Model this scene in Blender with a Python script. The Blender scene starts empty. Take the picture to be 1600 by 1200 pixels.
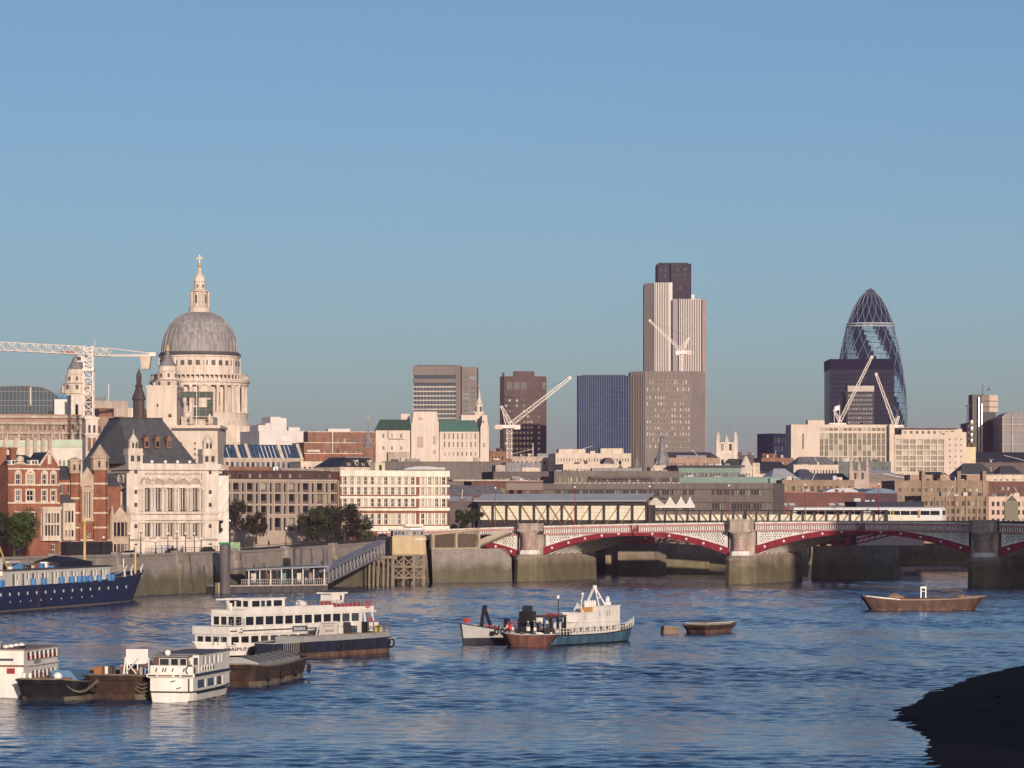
import bpy, math, random
from mathutils import Vector
random.seed(11)
sc = bpy.context.scene
C = sc.collection
R = math.radians
# ---------------------------------------------------------------- camera
FPX, EYE, HOR = 5150.0, 18.0, 800.0       # focal length in photo pixels, eye height, horizon row
cam = bpy.data.objects.new('camera', bpy.data.cameras.new('camera'))
C.objects.link(cam)
cam.location = (0, 0, EYE)
cam.rotation_euler = (R(90), 0, 0)
cam.data.sensor_width = 36
cam.data.lens = FPX/1600*36
cam.data.shift_y = 200/1600
cam.data.clip_start = 1
cam.data.clip_end = 30000
sc.camera = cam
# ---------------------------------------------------------------- sky and sun
SUN_EL, SUN_AZ = R(8.5), R(12)            # azimuth: to the right of straight behind the camera
sdir = Vector((math.sin(SUN_AZ)*math.cos(SUN_EL), -math.cos(SUN_AZ)*math.cos(SUN_EL), math.sin(SUN_EL)))
world = bpy.data.worlds.new('World'); sc.world = world; world.use_nodes = True
nt = world.node_tree
bg = nt.nodes['Background']
sky = nt.nodes.new('ShaderNodeTexSky'); sky.sky_type = 'NISHITA'; sky.sun_disc = False
sky.sun_elevation = SUN_EL; sky.sun_rotation = R(180)-SUN_AZ
sky.altitude = 0; sky.air_density = 0.75; sky.dust_density = 1.1; sky.ozone_density = 2.8
nt.links.new(sky.outputs[0], bg.inputs[0]); bg.inputs[1].default_value = 0.112
sun = bpy.data.objects.new('sun', bpy.data.lights.new('sun', 'SUN')); C.objects.link(sun)
sun.data.energy = 4.5; sun.data.angle = R(0.53); sun.data.color = (1.0, 0.83, 0.70)
sun.rotation_euler = (-sdir).to_track_quat('-Z', 'Y').to_euler()
sun.location = (200, -400, 200)
sc.view_settings.view_transform = 'Standard'; sc.view_settings.look = 'None'
sc.view_settings.gamma = 1; sc.view_settings.use_curve_mapping = False
sc.view_settings.exposure = 0.0
sc.render.engine = 'CYCLES'
sc.cycles.use_denoising = True
sc.cycles.max_bounces = 5; sc.cycles.diffuse_bounces = 2; sc.cycles.glossy_bounces = 3
sc.cycles.transmission_bounces = 2; sc.cycles.volume_bounces = 0; sc.cycles.transparent_max_bounces = 6
sc.cycles.caustics_reflective = False; sc.cycles.caustics_refractive = False

# ---------------------------------------------------------------- helpers
def WX(px, D): return (px-800.0)/FPX*D
def WZ(py, D): return EYE-(py-HOR)/FPX*D
def PT(px, py, D): return Vector((WX(px, D), D, WZ(py, D)))

MATS = {}
def M(name, col, rough=.8, var=.18, scale=.25, streak=.0, metal=0., bump=0., rnd=0., spec=.3, tint=None):
    """procedural material: world-space mottling, vertical weather streaks, per-object tone change"""
    if name in MATS: return MATS[name]
    m = bpy.data.materials.new(name); m.use_nodes = True
    n = m.node_tree.nodes; l = m.node_tree.links
    b = n['Principled BSDF']
    b.inputs['Roughness'].default_value = rough; b.inputs['Metallic'].default_value = metal
    b.inputs['Specular IOR Level'].default_value = spec
    geo = n.new('ShaderNodeNewGeometry')
    noi = n.new('ShaderNodeTexNoise'); noi.inputs['Scale'].default_value = scale; noi.inputs['Detail'].default_value = 5
    noi.inputs['Roughness'].default_value = .65
    l.new(geo.outputs['Position'], noi.inputs['Vector'])
    mr = n.new('ShaderNodeMapRange'); mr.inputs[1].default_value = .3; mr.inputs[2].default_value = .7
    mr.inputs[3].default_value = 1-var; mr.inputs[4].default_value = 1+var
    l.new(noi.outputs[0], mr.inputs[0])
    fac = mr.outputs[0]
    if streak:
        mp = n.new('ShaderNodeMapping'); mp.inputs['Scale'].default_value = (1.1, 1.1, .09)
        l.new(geo.outputs['Position'], mp.inputs[0])
        n2 = n.new('ShaderNodeTexNoise'); n2.inputs['Scale'].default_value = 1.0; n2.inputs['Detail'].default_value = 3
        l.new(mp.outputs[0], n2.inputs['Vector'])
        m2 = n.new('ShaderNodeMapRange'); m2.inputs[1].default_value = .35; m2.inputs[2].default_value = .65
        m2.inputs[3].default_value = 1-streak; m2.inputs[4].default_value = 1+streak*.5
        l.new(n2.outputs[0], m2.inputs[0])
        mu = n.new('ShaderNodeMath'); mu.operation = 'MULTIPLY'
        l.new(fac, mu.inputs[0]); l.new(m2.outputs[0], mu.inputs[1]); fac = mu.outputs[0]
    if rnd:
        oi = n.new('ShaderNodeObjectInfo')
        m3 = n.new('ShaderNodeMapRange'); m3.inputs[3].default_value = 1-rnd; m3.inputs[4].default_value = 1+rnd
        l.new(oi.outputs['Random'], m3.inputs[0])
        mu = n.new('ShaderNodeMath'); mu.operation = 'MULTIPLY'
        l.new(fac, mu.inputs[0]); l.new(m3.outputs[0], mu.inputs[1]); fac = mu.outputs[0]
    mx = n.new('ShaderNodeVectorMath'); mx.operation = 'SCALE'
    base = None
    if tint:      # second colour blended in by a coarser noise
        n4 = n.new('ShaderNodeTexNoise'); n4.inputs['Scale'].default_value = scale*.6; n4.inputs['Detail'].default_value = 6
        l.new(geo.outputs['Position'], n4.inputs['Vector'])
        m4 = n.new('ShaderNodeMapRange'); m4.inputs[1].default_value = .42; m4.inputs[2].default_value = .62
        l.new(n4.outputs[0], m4.inputs[0])
        mc = n.new('ShaderNodeMix'); mc.data_type = 'RGBA'
        mc.inputs[6].default_value = (*col, 1); mc.inputs[7].default_value = (*tint, 1)
        l.new(m4.outputs[0], mc.inputs[0]); l.new(mc.outputs[2], mx.inputs[0])
    else:
        mx.inputs[0].default_value = col
    l.new(fac, mx.inputs['Scale'])
    l.new(mx.outputs[0], b.inputs['Base Color'])
    if bump:
        bp = n.new('ShaderNodeBump'); bp.inputs['Strength'].default_value = bump; bp.inputs['Distance'].default_value = .1
        l.new(noi.outputs[0], bp.inputs['Height']); l.new(bp.outputs[0], b.inputs['Normal'])
    MATS[name] = m
    return m

def GLASS(name, dark, light, share=.3, rough=.05, spec=.5, scale=None):
    """window glass: most panes dark, some with blinds drawn, by object (or by position for joined panes)"""
    if name in MATS: return MATS[name]
    m = bpy.data.materials.new(name); m.use_nodes = True
    n = m.node_tree.nodes; l = m.node_tree.links; b = n['Principled BSDF']
    b.inputs['Roughness'].default_value = rough; b.inputs['Specular IOR Level'].default_value = spec
    cr = n.new('ShaderNodeValToRGB')
    e = cr.color_ramp.elements
    e[0].position = 1-share-.12; e[0].color = (*dark, 1); e[1].position = 1.0; e[1].color = (*light, 1)
    if scale:
        geo = n.new('ShaderNodeNewGeometry'); wn = n.new('ShaderNodeTexWhiteNoise')
        sn = n.new('ShaderNodeVectorMath'); sn.operation = 'SNAP'; sn.inputs[1].default_value = scale
        l.new(geo.outputs['Position'], sn.inputs[0]); l.new(sn.outputs[0], wn.inputs[0]); l.new(wn.outputs[0], cr.inputs[0])
    else:
        oi = n.new('ShaderNodeObjectInfo'); l.new(oi.outputs['Random'], cr.inputs[0])
    l.new(cr.outputs[0], b.inputs['Base Color'])
    MATS[name] = m
    return m

def TIDE(name, hi, lo, zt, soft=1.2, brick=True):
    """masonry with a weed-green tide stain whose ragged edge lies about zt metres above the water"""
    if name in MATS: return MATS[name]
    m = M(name, hi, .85, .2, .35, streak=.08, bump=.3)
    n = m.node_tree.nodes; l = m.node_tree.links
    sca = [x for x in n if x.type == 'VECT_MATH' and x.operation == 'SCALE'][0]
    geo = [x for x in n if x.type == 'NEW_GEOMETRY'][0]
    sp = n.new('ShaderNodeSeparateXYZ'); l.new(geo.outputs['Position'], sp.inputs[0])
    nn = n.new('ShaderNodeTexNoise'); nn.inputs['Scale'].default_value = .22; nn.inputs['Detail'].default_value = 6
    l.new(geo.outputs['Position'], nn.inputs['Vector'])
    a = n.new('ShaderNodeMath'); a.operation = 'MULTIPLY_ADD'; a.inputs[1].default_value = 5.5; a.inputs[2].default_value = -2.75
    l.new(nn.outputs[0], a.inputs[0])
    s = n.new('ShaderNodeMath'); s.operation = 'ADD'; l.new(sp.outputs[2], s.inputs[0]); l.new(a.outputs[0], s.inputs[1])
    mr = n.new('ShaderNodeMapRange'); mr.inputs[1].default_value = zt-soft; mr.inputs[2].default_value = zt+soft
    l.new(s.outputs[0], mr.inputs[0])
    mc = n.new('ShaderNodeMix'); mc.data_type = 'RGBA'
    mc.inputs[6].default_value = (*lo, 1); mc.inputs[7].default_value = (*hi, 1)
    l.new(mr.outputs[0], mc.inputs[0])
    src = mc.outputs[2]
    if brick:
        cx = n.new('ShaderNodeMath'); cx.operation = 'ADD'; l.new(sp.outputs[0], cx.inputs[0]); l.new(sp.outputs[1], cx.inputs[1])
        cb = n.new('ShaderNodeCombineXYZ'); l.new(cx.outputs[0], cb.inputs[0]); l.new(sp.outputs[2], cb.inputs[1])
        bt = n.new('ShaderNodeTexBrick'); bt.inputs['Scale'].default_value = .55
        bt.inputs['Color1'].default_value = (1, 1, 1, 1); bt.inputs['Color2'].default_value = (.84, .84, .84, 1)
        bt.inputs['Mortar'].default_value = (.5, .5, .5, 1); bt.inputs['Mortar Size'].default_value = .012
        l.new(cb.outputs[0], bt.inputs['Vector'])
        mm = n.new('ShaderNodeMix'); mm.data_type = 'RGBA'; mm.blend_type = 'MULTIPLY'; mm.inputs[0].default_value = 1
        l.new(src, mm.inputs[6]); l.new(bt.outputs[0], mm.inputs[7]); src = mm.outputs[2]
    l.new(src, sca.inputs[0])
    return m

class MB:
    """collects polygons; build() links them as ONE mesh object"""
    def __init__(s): s.v = []; s.f = []; s.m = []
    def add(s, vs, fs, mi=0):
        k = len(s.v); s.v += [tuple(v) for v in vs]; s.f += [[k+i for i in f] for f in fs]; s.m += [mi]*len(fs)
        return s
    def quad(s, a, b, c, d, mi=0): return s.add([a, b, c, d], [[0, 1, 2, 3]], mi)
    def poly(s, pts, mi=0): return s.add(pts, [list(range(len(pts)))], mi)
    def box(s, x0, x1, y0, y1, z0, z1, mi=0):
        v = [(x0, y0, z0), (x1, y0, z0), (x1, y1, z0), (x0, y1, z0), (x0, y0, z1), (x1, y0, z1), (x1, y1, z1), (x0, y1, z1)]
        return s.add(v, [[0, 1, 5, 4], [1, 2, 6, 5], [2, 3, 7, 6], [3, 0, 4, 7], [4, 5, 6, 7], [3, 2, 1, 0]], mi)
    def frust(s, p0, z0, p1, z1, mi=0):
        n = len(p0)
        v = [(x, y, z0) for x, y in p0]+[(x, y, z1) for x, y in p1]
        f = [[i, (i+1) % n, n+(i+1) % n, n+i] for i in range(n)]+[list(range(n, 2*n)), list(range(n))[::-1]]
        return s.add(v, f, mi)
    def prism(s, p, z0, z1, mi=0): return s.frust(p, z0, p, z1, mi)
    def extr(s, pts, d, mi=0):
        """planar outline pts (3D) pushed along vector d"""
        n = len(pts); q = [tuple(Vector(p)+Vector(d)) for p in pts]
        f = [[i, (i+1) % n, n+(i+1) % n, n+i] for i in range(n)]+[list(range(n))[::-1], list(range(n, 2*n))]
        return s.add(list(pts)+q, f, mi)
    def bar(s, p, q, w, h=None, mi=0):
        p = Vector(p); q = Vector(q); d = (q-p)
        if d.length < 1e-6: return s
        d.normalize(); up = Vector((0, 0, 1)) if abs(d.z) < .95 else Vector((0, 1, 0))
        a = d.cross(up).normalized()*w/2; b = d.cross(a).normalized()*(h or w)/2
        v = [p-a-b, p+a-b, p+a+b, p-a+b, q-a-b, q+a-b, q+a+b, q-a+b]
        return s.add(v, [[0, 1, 5, 4], [1, 2, 6, 5], [2, 3, 7, 6], [3, 0, 4, 7], [4, 5, 6, 7], [3, 2, 1, 0]], mi)
    def tube(s, p, q, r0, r1=None, n=8, mi=0):
        p = Vector(p); q = Vector(q); d = (q-p).normalized(); r1 = r0 if r1 is None else r1
        up = Vector((0, 0, 1)) if abs(d.z) < .95 else Vector((0, 1, 0))
        a = d.cross(up).normalized(); b = d.cross(a).normalized()
        v = [p+(a*math.cos(t)+b*math.sin(t))*r0 for t in [2*math.pi*i/n for i in range(n)]]
        v += [q+(a*math.cos(t)+b*math.sin(t))*r1 for t in [2*math.pi*i/n for i in range(n)]]
        f = [[i, (i+1) % n, n+(i+1) % n, n+i] for i in range(n)]+[list(range(n, 2*n)), list(range(n))[::-1]]
        return s.add(v, f, mi)
    def path(s, pts, r, n=6, mi=0):
        for a, b in zip(pts[:-1], pts[1:]): s.tube(a, b, r, r, n, mi)
        return s
    def lathe(s, cx, cy, prof, n=24, mi=0, a0=0., mis=None):
        k = len(s.v); m = len(prof)
        for r, z in prof:
            for i in range(n):
                t = a0+2*math.pi*i/n; s.v.append((cx+r*math.cos(t), cy+r*math.sin(t), z))
        for j in range(m-1):
            for i in range(n):
                s.f.append([k+j*n+i, k+j*n+(i+1) % n, k+(j+1)*n+(i+1) % n, k+(j+1)*n+i]); s.m.append(mis[j] if mis else mi)
        s.f.append([k+(m-1)*n+i for i in range(n)]); s.m.append(mis[-1] if mis else mi)
        return s
    def ball(s, c, r, n=10, mi=0, sz=1.):
        return s.lathe(c[0], c[1], [(max(.001, r*math.sin(math.pi*j/6)), c[2]-sz*r*math.cos(math.pi*j/6)) for j in range(7)], n, mi)
    def torus(s, c, R_, r, axis='y', n=14, k=6, mi=0):
        vs = []
        for i in range(n):
            a = 2*math.pi*i/n
            for j in range(k):
                b = 2*math.pi*j/k; q = R_+r*math.cos(b); w = r*math.sin(b)
                p = {'y': (q*math.cos(a), w, q*math.sin(a)), 'x': (w, q*math.cos(a), q*math.sin(a)), 'z': (q*math.cos(a), q*math.sin(a), w)}[axis]
                vs.append((c[0]+p[0], c[1]+p[1], c[2]+p[2]))
        return s.add(vs, [[i*k+j, ((i+1) % n)*k+j, ((i+1) % n)*k+(j+1) % k, i*k+(j+1) % k] for i in range(n) for j in range(k)], mi)
    def mesh(s, name, mats, smooth=False):
        me = bpy.data.meshes.new(name)
        me.from_pydata(s.v, [], s.f)
        for m in (mats if isinstance(mats, (list, tuple)) else [mats]): me.materials.append(m)
        if max(s.m, default=0): me.polygons.foreach_set('material_index', s.m)
        if smooth: me.polygons.foreach_set('use_smooth', [True]*len(s.f))
        me.update()
        return me
    def build(s, name, mats, parent=None, smooth=False, kind=None):
        o = bpy.data.objects.new(name, s.mesh(name, mats, smooth)); C.objects.link(o)
        if parent: o.parent = parent
        if kind: o['kind'] = kind
        return o

def inst(name, me, parent=None, loc=(0, 0, 0), rz=0., scale=(1, 1, 1), rot=None):
    o = bpy.data.objects.new(name, me); C.objects.link(o); o.parent = parent
    o.location = loc; o.rotation_euler = rot or (0, 0, rz); o.scale = scale
    return o
def tag(o, label, cat=None, group=None, kind=None):
    o['label'] = label
    if cat: o['category'] = cat
    if group: o['group'] = group
    if kind: o['kind'] = kind
    return o
def thing(name, label, cat, loc=(0, 0, 0), rz=0., group=None):
    o = bpy.data.objects.new(name, None); C.objects.link(o); o.location = loc; o.rotation_euler = (0, 0, rz)
    o.empty_display_size = .5
    return tag(o, label, cat, group)
def copy_tree(o, parent=None):
    c = o.copy(); C.objects.link(c); c.parent = parent
    for ch in list(o.children): copy_tree(ch, c)
    return c
def even(n, a, b, frac, off=0.):
    """n intervals spread evenly over a..b, each frac of its bay"""
    w = (b-a)/n
    return [(a+w*(i+.5+off)-w*frac/2, a+w*(i+.5+off)+w*frac/2) for i in range(n)]

# ---------------------------------------------------------------- shared window meshes (unit size, glass at y=0, frame proud)
PALE = M('window_frame_pale', (.62, .56, .48), .6, .05)
GREYF = M('window_frame_grey', (.22, .21, .21), .5, .05)
DARKF = M('window_frame_dark', (.05, .045, .045), .5, .05)
G1 = GLASS('glass_dark', (.012, .014, .02), (.34, .31, .25), .25)
G2 = GLASS('glass_blue', (.02, .035, .06), (.10, .15, .2), .35, rough=.05)
G3 = GLASS('glass_blinds', (.03, .03, .035), (.5, .45, .36), .5)
GS = GLASS('glass_joined', (.016, .018, .024), (.3, .27, .21), .25, scale=(2.3, 2.3, 1.7))
WM = {}
def wmesh(kind):
    if kind in WM: return WM[kind]
    b = MB(); b.quad((-.5, 0, -.5), (.5, 0, -.5), (.5, 0, .5), (-.5, 0, .5), 0)
    t, th = .07, .1
    def fr(x0, x1, z0, z1): b.box(x0, x1, -th, .02, z0, z1, 1)
    fr(-.5, -.5+t, -.5, .5); fr(.5-t, .5, -.5, .5); fr(-.5+t, .5-t, -.5, -.5+t*.8); fr(-.5+t, .5-t, .5-t*.8, .5)
    fm, gl = PALE, G1
    if kind in ('sash', 'sashb'): fr(-.5+t, .5-t, -.03, .03); fr(-.03, .03, -.5+t*.8, -.03); fr(-.03, .03, .03, .5-t*.8)
    if kind == 'two': fr(-.05, .05, -.5+t*.8, .5-t*.8)
    if kind == 'four':
        for x in (-.25, 0, .25): fr(x-.03, x+.03, -.5+t*.8, .5-t*.8)
    if kind == 'dark': fm = DARKF
    if kind == 'grey': fm = GREYF; fr(-.03, .03, -.5+t*.8, .5-t*.8)
    if kind == 'blue': fm, gl = GREYF, G2
    if kind == 'blind': fm, gl = PALE, G3; fr(-.03, .03, -.5+t*.8, .5-t*.8)
    if kind == 'sashb': gl = G3
    WM[kind] = b.mesh('window_'+kind, [gl, fm])
    return WM[kind]

def facade(mb, root, ox, oy, ang, L, z0, z1, xs, zs, kind, r=.3, mi=0, stuff=None, name='window', skip=None):
    """wall sheet with real openings; a window is set back in each"""
    ca, sa = math.cos(ang), math.sin(ang)
    def p(x, z, d=0.): return (ox+ca*x-sa*d, oy+sa*x+ca*d, z)
    if not xs or not zs:
        mb.quad(p(0, z0), p(L, z0), p(L, z1), p(0, z1), mi); return
    bx = [0]+[c for i in xs for c in i]+[L]; bz = [z0]+[c for i in zs for c in i]+[z1]
    for i in range(len(bx)-1):
        xa, xb = bx[i], bx[i+1]
        if i % 2 == 0:
            if xb-xa > 1e-4: mb.quad(p(xa, z0), p(xb, z0), p(xb, z1), p(xa, z1), mi)
            continue
        for j in range(len(bz)-1):
            za, zb = bz[j], bz[j+1]
            if j % 2 == 0 or (skip and skip(i//2, j//2)):
                if zb-za > 1e-4: mb.quad(p(xa, za), p(xb, za), p(xb, zb), p(xa, zb), mi)
                continue
            mb.quad(p(xa, za), p(xb, za), p(xb, za, r), p(xa, za, r), mi); mb.quad(p(xa, zb), p(xb, zb), p(xb, zb, r), p(xa, zb, r), mi)
            mb.quad(p(xa, za), p(xa, zb), p(xa, zb, r), p(xa, za, r), mi); mb.quad(p(xb, za), p(xb, zb), p(xb, zb, r), p(xb, za, r), mi)
            if stuff is not None:
                stuff.quad(p(xa, za, r), p(xb, za, r), p(xb, zb, r), p(xa, zb, r))
            else:
                inst(name, wmesh(kind), root, p((xa+xb)/2, (za+zb)/2, r), ang, (xb-xa, 1, zb-za))

def B(name, label, px0, D0, px1, D1, ytop, depth, wall, zb=8., cat='building', front=None, left=None, right=None, roofm=None,
      group=None, par=.6, stuff=False, cornice=None, wallname='wall', flat=True):
    """a block whose front runs from (px0,D0) to (px1,D1); returns its root, length and height (local frame: x along front, y back)"""
    x0, x1 = WX(px0, D0), WX(px1, D1)
    L = math.hypot(x1-x0, D1-D0); ang = math.atan2(D1-D0, x1-x0)
    h = WZ(ytop, min(D0, D1))-zb
    t = thing(name, label, cat, (x0, D0, zb), ang, group)
    mb = MB(); st = MB() if stuff else None
    def side(spec, ox, oy, a, ln):
        if not spec:
            facade(mb, t, ox, oy, a, ln, 0, h, None, None, None); return
        n, f = spec['n'], spec['f']; mx = spec.get('mx', (.6, .6)); mz = spec.get('mz', (1., .8))
        facade(mb, t, ox, oy, a, ln, 0, h, spec.get('xs') or even(n[0], mx[0], ln-mx[1], f[0]), spec.get('zs') or even(n[1], mz[0], h-mz[1], f[1]),
               spec.get('kind', 'dark'), spec.get('r', .3), 0, st, skip=spec.get('skip'))
    side(front, 0, 0, 0, L); side(right, L, 0, math.pi/2, depth); side(left, 0, depth, -math.pi/2, depth)
    mb.quad((0, depth, 0), (L, depth, 0), (L, depth, h), (0, depth, h))
    mb.build(wallname, wall, t)
    if st and st.f: st.build('windows', GS, t, kind='stuff')
    if flat:
        rm = roofm or ROOFG
        rb = MB(); rb.quad((0, 0, h-par), (L, 0, h-par), (L, depth, h-par), (0, depth, h-par)); rb.build('roof', rm, t)
        w = .35; cb = MB(); e = .12
        cb.box(-e, L+e, -e, w, h, h+.25); cb.box(-e, L+e, depth-w, depth+e, h, h+.25)
        cb.box(-e, w, w, depth-w, h, h+.25); cb.box(L-w, L+e, w, depth-w, h, h+.25)
        cb.build('coping', cornice or wall, t)
    return t, L, h
def hip(t, x0, x1, y0, y1, z, hgt, ins, mat, over=.3, name='roof', ridge=None):
    """hipped roof over a rectangle; ins = how far the ridge ends stand in"""
    x0 -= over; x1 += over; y0 -= over; y1 += over; ym = (y0+y1)/2 if ridge is None else ridge
    b = MB(); a, c = (x0+ins, ym, z+hgt), (x1-ins, ym, z+hgt)
    A, Bq, Cq, Dq = (x0, y0, z), (x1, y0, z), (x1, y1, z), (x0, y1, z)
    b.quad(A, Bq, c, a); b.quad(Cq, Dq, a, c); b.poly([Dq, A, a]); b.poly([Bq, Cq, c]); b.quad(A, Bq, Cq, Dq)
    return b.build(name, mat, t)
ROOFG = M('roof_grey', (.17, .16, .155), .85, .25, .15)
# ================================================================ the setting: water, land, foreshore
def make_water():
    m = bpy.data.materials.new('river_water'); m.use_nodes = True
    n = m.node_tree.nodes; l = m.node_tree.links; b = n['Principled BSDF']
    b.inputs['Base Color'].default_value = (.004, .040, .105, 1)
    b.inputs['Roughness'].default_value = .06; b.inputs['IOR'].default_value = 1.33
    geo = n.new('ShaderNodeNewGeometry')
    prev = None
    mpg = n.new('ShaderNodeMapping'); mpg.inputs['Scale'].default_value = (.35, 1, 1); l.new(geo.outputs['Position'], mpg.inputs[0])
    gn = n.new('ShaderNodeTexNoise'); gn.inputs['Scale'].default_value = .022; gn.inputs['Detail'].default_value = 4; l.new(mpg.outputs[0], gn.inputs['Vector'])
    gm = n.new('ShaderNodeMapRange'); gm.inputs[1].default_value = .36; gm.inputs[2].default_value = .64; gm.inputs[3].default_value = .35; gm.inputs[4].default_value = 1.0
    l.new(gn.outputs[0], gm.inputs[0]); gust = gm.outputs[0]
    for sx, sy, scl, dist, det in ((.7, 1., 1.1, .14, 3),):
        mp = n.new('ShaderNodeMapping'); mp.inputs['Scale'].default_value = (sx, sy, 1); mp.inputs['Rotation'].default_value = (0, 0, R(9))
        l.new(geo.outputs['Position'], mp.inputs[0])
        t = n.new('ShaderNodeTexNoise'); t.inputs['Scale'].default_value = scl; t.inputs['Detail'].default_value = det
        t.inputs['Roughness'].default_value = .6
        l.new(mp.outputs[0], t.inputs['Vector'])
        bp = n.new('ShaderNodeBump'); bp.inputs['Strength'].default_value = 1; bp.inputs['Distance'].default_value = dist
        l.new(t.outputs[0], bp.inputs['Height'])
        l.new(gust, bp.inputs['Strength'])
        if prev: l.new(prev.outputs[0], bp.inputs['Normal'])
        prev = bp
    l.new(prev.outputs[0], b.inputs['Normal'])
    return m
WATER = make_water()
def wave_water():
    import numpy as np
    rs = np.random.RandomState(4)
    Ds = [185.]
    while Ds[-1] < 1185: Ds.append(Ds[-1]*1.00118)
    Ds = np.array(Ds); nc = 430
    tt = np.linspace(-1, 1, nc)*.212
    Y = np.repeat(Ds[:, None], nc, 1); X = Y*tt[None, :]
    Zw = np.zeros_like(X)
    for k in range(44):
        lam = .6*(4.6/.6)**rs.rand(); th = rs.normal(math.pi/2, .65); a = .0047*lam**.85*rs.uniform(.6, 1.2); q = 2*math.pi/lam
        # short waves die out where the grid no longer carries them
        damp = np.clip((lam/(Y*.00118)-2.2)/2., 0, 1)
        Zw += damp*a*np.sin(q*(X*math.cos(th)+Y*math.sin(th))+rs.rand()*6.28)
    gust = np.zeros_like(X)
    for k in range(10):
        lam = rs.uniform(35, 190); th = rs.normal(math.pi/2, .35); gust += np.sin(2*math.pi/lam*(X*math.cos(th)*.6+Y*math.sin(th))+rs.rand()*6.28)
    Zw *= np.clip(.9+.15*gust, .4, 1.5)*(1+np.clip((Y-380)/450, 0, 1.4))
    nr = len(Ds); v = np.stack([X, Y, Zw], -1).reshape(-1, 3).astype('f')
    i = np.arange(nr-1)[:, None]*nc+np.arange(nc-1)[None, :]
    f = np.stack([i, i+1, i+nc+1, i+nc], -1).reshape(-1, 4).astype('i')
    me = bpy.data.meshes.new('river_water'); me.vertices.add(len(v)); me.vertices.foreach_set('co', v.ravel())
    me.loops.add(f.size); me.loops.foreach_set('vertex_index', f.ravel()); me.polygons.add(len(f))
    me.polygons.foreach_set('loop_start', np.arange(0, f.size, 4, dtype='i')); me.polygons.foreach_set('use_smooth', np.ones(len(f), dtype=bool))
    me.update(calc_edges=True); me.materials.append(WATER)
    o = bpy.data.objects.new('river_water', me); C.objects.link(o); tag(o, 'blue rippled river water', kind='structure')
wave_water()
w = MB(); w.quad((-900, -400, -.55), (2600, -400, -.55), (2600, 1700, -.55), (-900, 1700, -.55))
tag(w.build('outer_river_water', WATER), 'river water beyond the view', kind='structure')

LAND = M('ground_earth', (.13, .12, .10), .9, .2, .1)
bank = [(-330, 136), (-200, 435), (-79, 713), (-58, 762), (-38, 806), (-22, 838), (-3, 860)]
wtop = [9.0, 9.0, 9.0, 9.3, 10.4, 11.9, 13.2]
land = MB()
lp = bank+[(20, 930), (28, 975), (75, 1142), (160, 1138), (400, 1180), (2500, 1500), (2500, 4200), (-2500, 4200), (-2500, 136)]
land.poly([(x, y, 8.3) for x, y in lp]); land.build('ground', LAND)['kind'] = 'structure'
ASPH = M('asphalt', (.055, .053, .052), .85, .2, .5)
PAVE = M('pavement_stone', (.22, .20, .18), .85, .2, .5)
rd = MB(); pv = MB()
for i in range(len(bank)-1):
    a, b = Vector(bank[i]), Vector(bank[i+1]); n = Vector((-(b-a).y, (b-a).x)).normalized()
    za, zb = max(8.35, wtop[i]-1.1), max(8.35, wtop[i+1]-1.1)
    pv.quad((a.x, a.y, za+.12), (b.x, b.y, zb+.12), (b.x+n.x*5, b.y+n.y*5, zb+.12), (a.x+n.x*5, a.y+n.y*5, za+.12))
    pv.quad((a.x+n.x*5, a.y+n.y*5, za+.12), (b.x+n.x*5, b.y+n.y*5, zb+.12), (b.x+n.x*5, b.y+n.y*5, zb), (a.x+n.x*5, a.y+n.y*5, za))
    rd.quad((a.x+n.x*5, a.y+n.y*5, za), (b.x+n.x*5, b.y+n.y*5, zb), (b.x+n.x*26, b.y+n.y*26, zb), (a.x+n.x*26, a.y+n.y*26, za))
rd.build('road', ASPH)['kind'] = 'structure'; pv.build('pavement', PAVE)['kind'] = 'structure'

# muddy foreshore on the south side
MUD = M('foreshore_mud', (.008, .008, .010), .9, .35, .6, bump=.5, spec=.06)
def foreshore():
    edge = [(150, 425), (75, 399), (61, 389), (52.6, 369), (41.8, 331), (34.9, 299), (32.6, 285), (33.0, 269), (28.8, 232), (24, 190), (16, 130)]
    b = MB(); nr = 26; pts = []
    line = []
    for i in range(len(edge)-1):
        for k in range(8):
            t = k/8; line.append((edge[i][0]*(1-t)+edge[i+1][0]*t, edge[i][1]*(1-t)+edge[i+1][1]*t))
    line.append(edge[-1])
    rnd = random.Random(3)
    for i, (x, y) in enumerate(line):
        for j in range(nr):
            d = 100*(j/(nr-1))**1.7
            z = -.3+.55*math.log1p(d*.5)+rnd.uniform(-.07, .07)*(1 if j else .3)+.12*math.sin(i*.7+d*.3)*min(1, d/6)
            wob = -1.2+.3*math.sin(i*.9)+.2*math.sin(i*2.3+1)+rnd.uniform(-.15, .15)
            b.v.append((x+d+wob*(1-j/nr), y+rnd.uniform(-.4, .4), z))
    for i in range(len(line)-1):
        for j in range(nr-1):
            b.f.append([i*nr+j, i*nr+j+1, (i+1)*nr+j+1, (i+1)*nr+j]); b.m.append(0)
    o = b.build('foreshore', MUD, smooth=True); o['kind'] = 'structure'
    # stones lying on it
    sb = MB()
    for k in range(420):
        i = rnd.randrange(len(line)); x, y = line[i]; d = rnd.random()**1.5*45
        z = -.25+.55*math.log1p(d*.5); s = rnd.uniform(.08, .32)
        sb.ball((x+d+2, y+rnd.uniform(-3, 3), z), s, 6, 0, .6)
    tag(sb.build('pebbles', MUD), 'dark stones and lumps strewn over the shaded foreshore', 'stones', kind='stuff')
foreshore()

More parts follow.
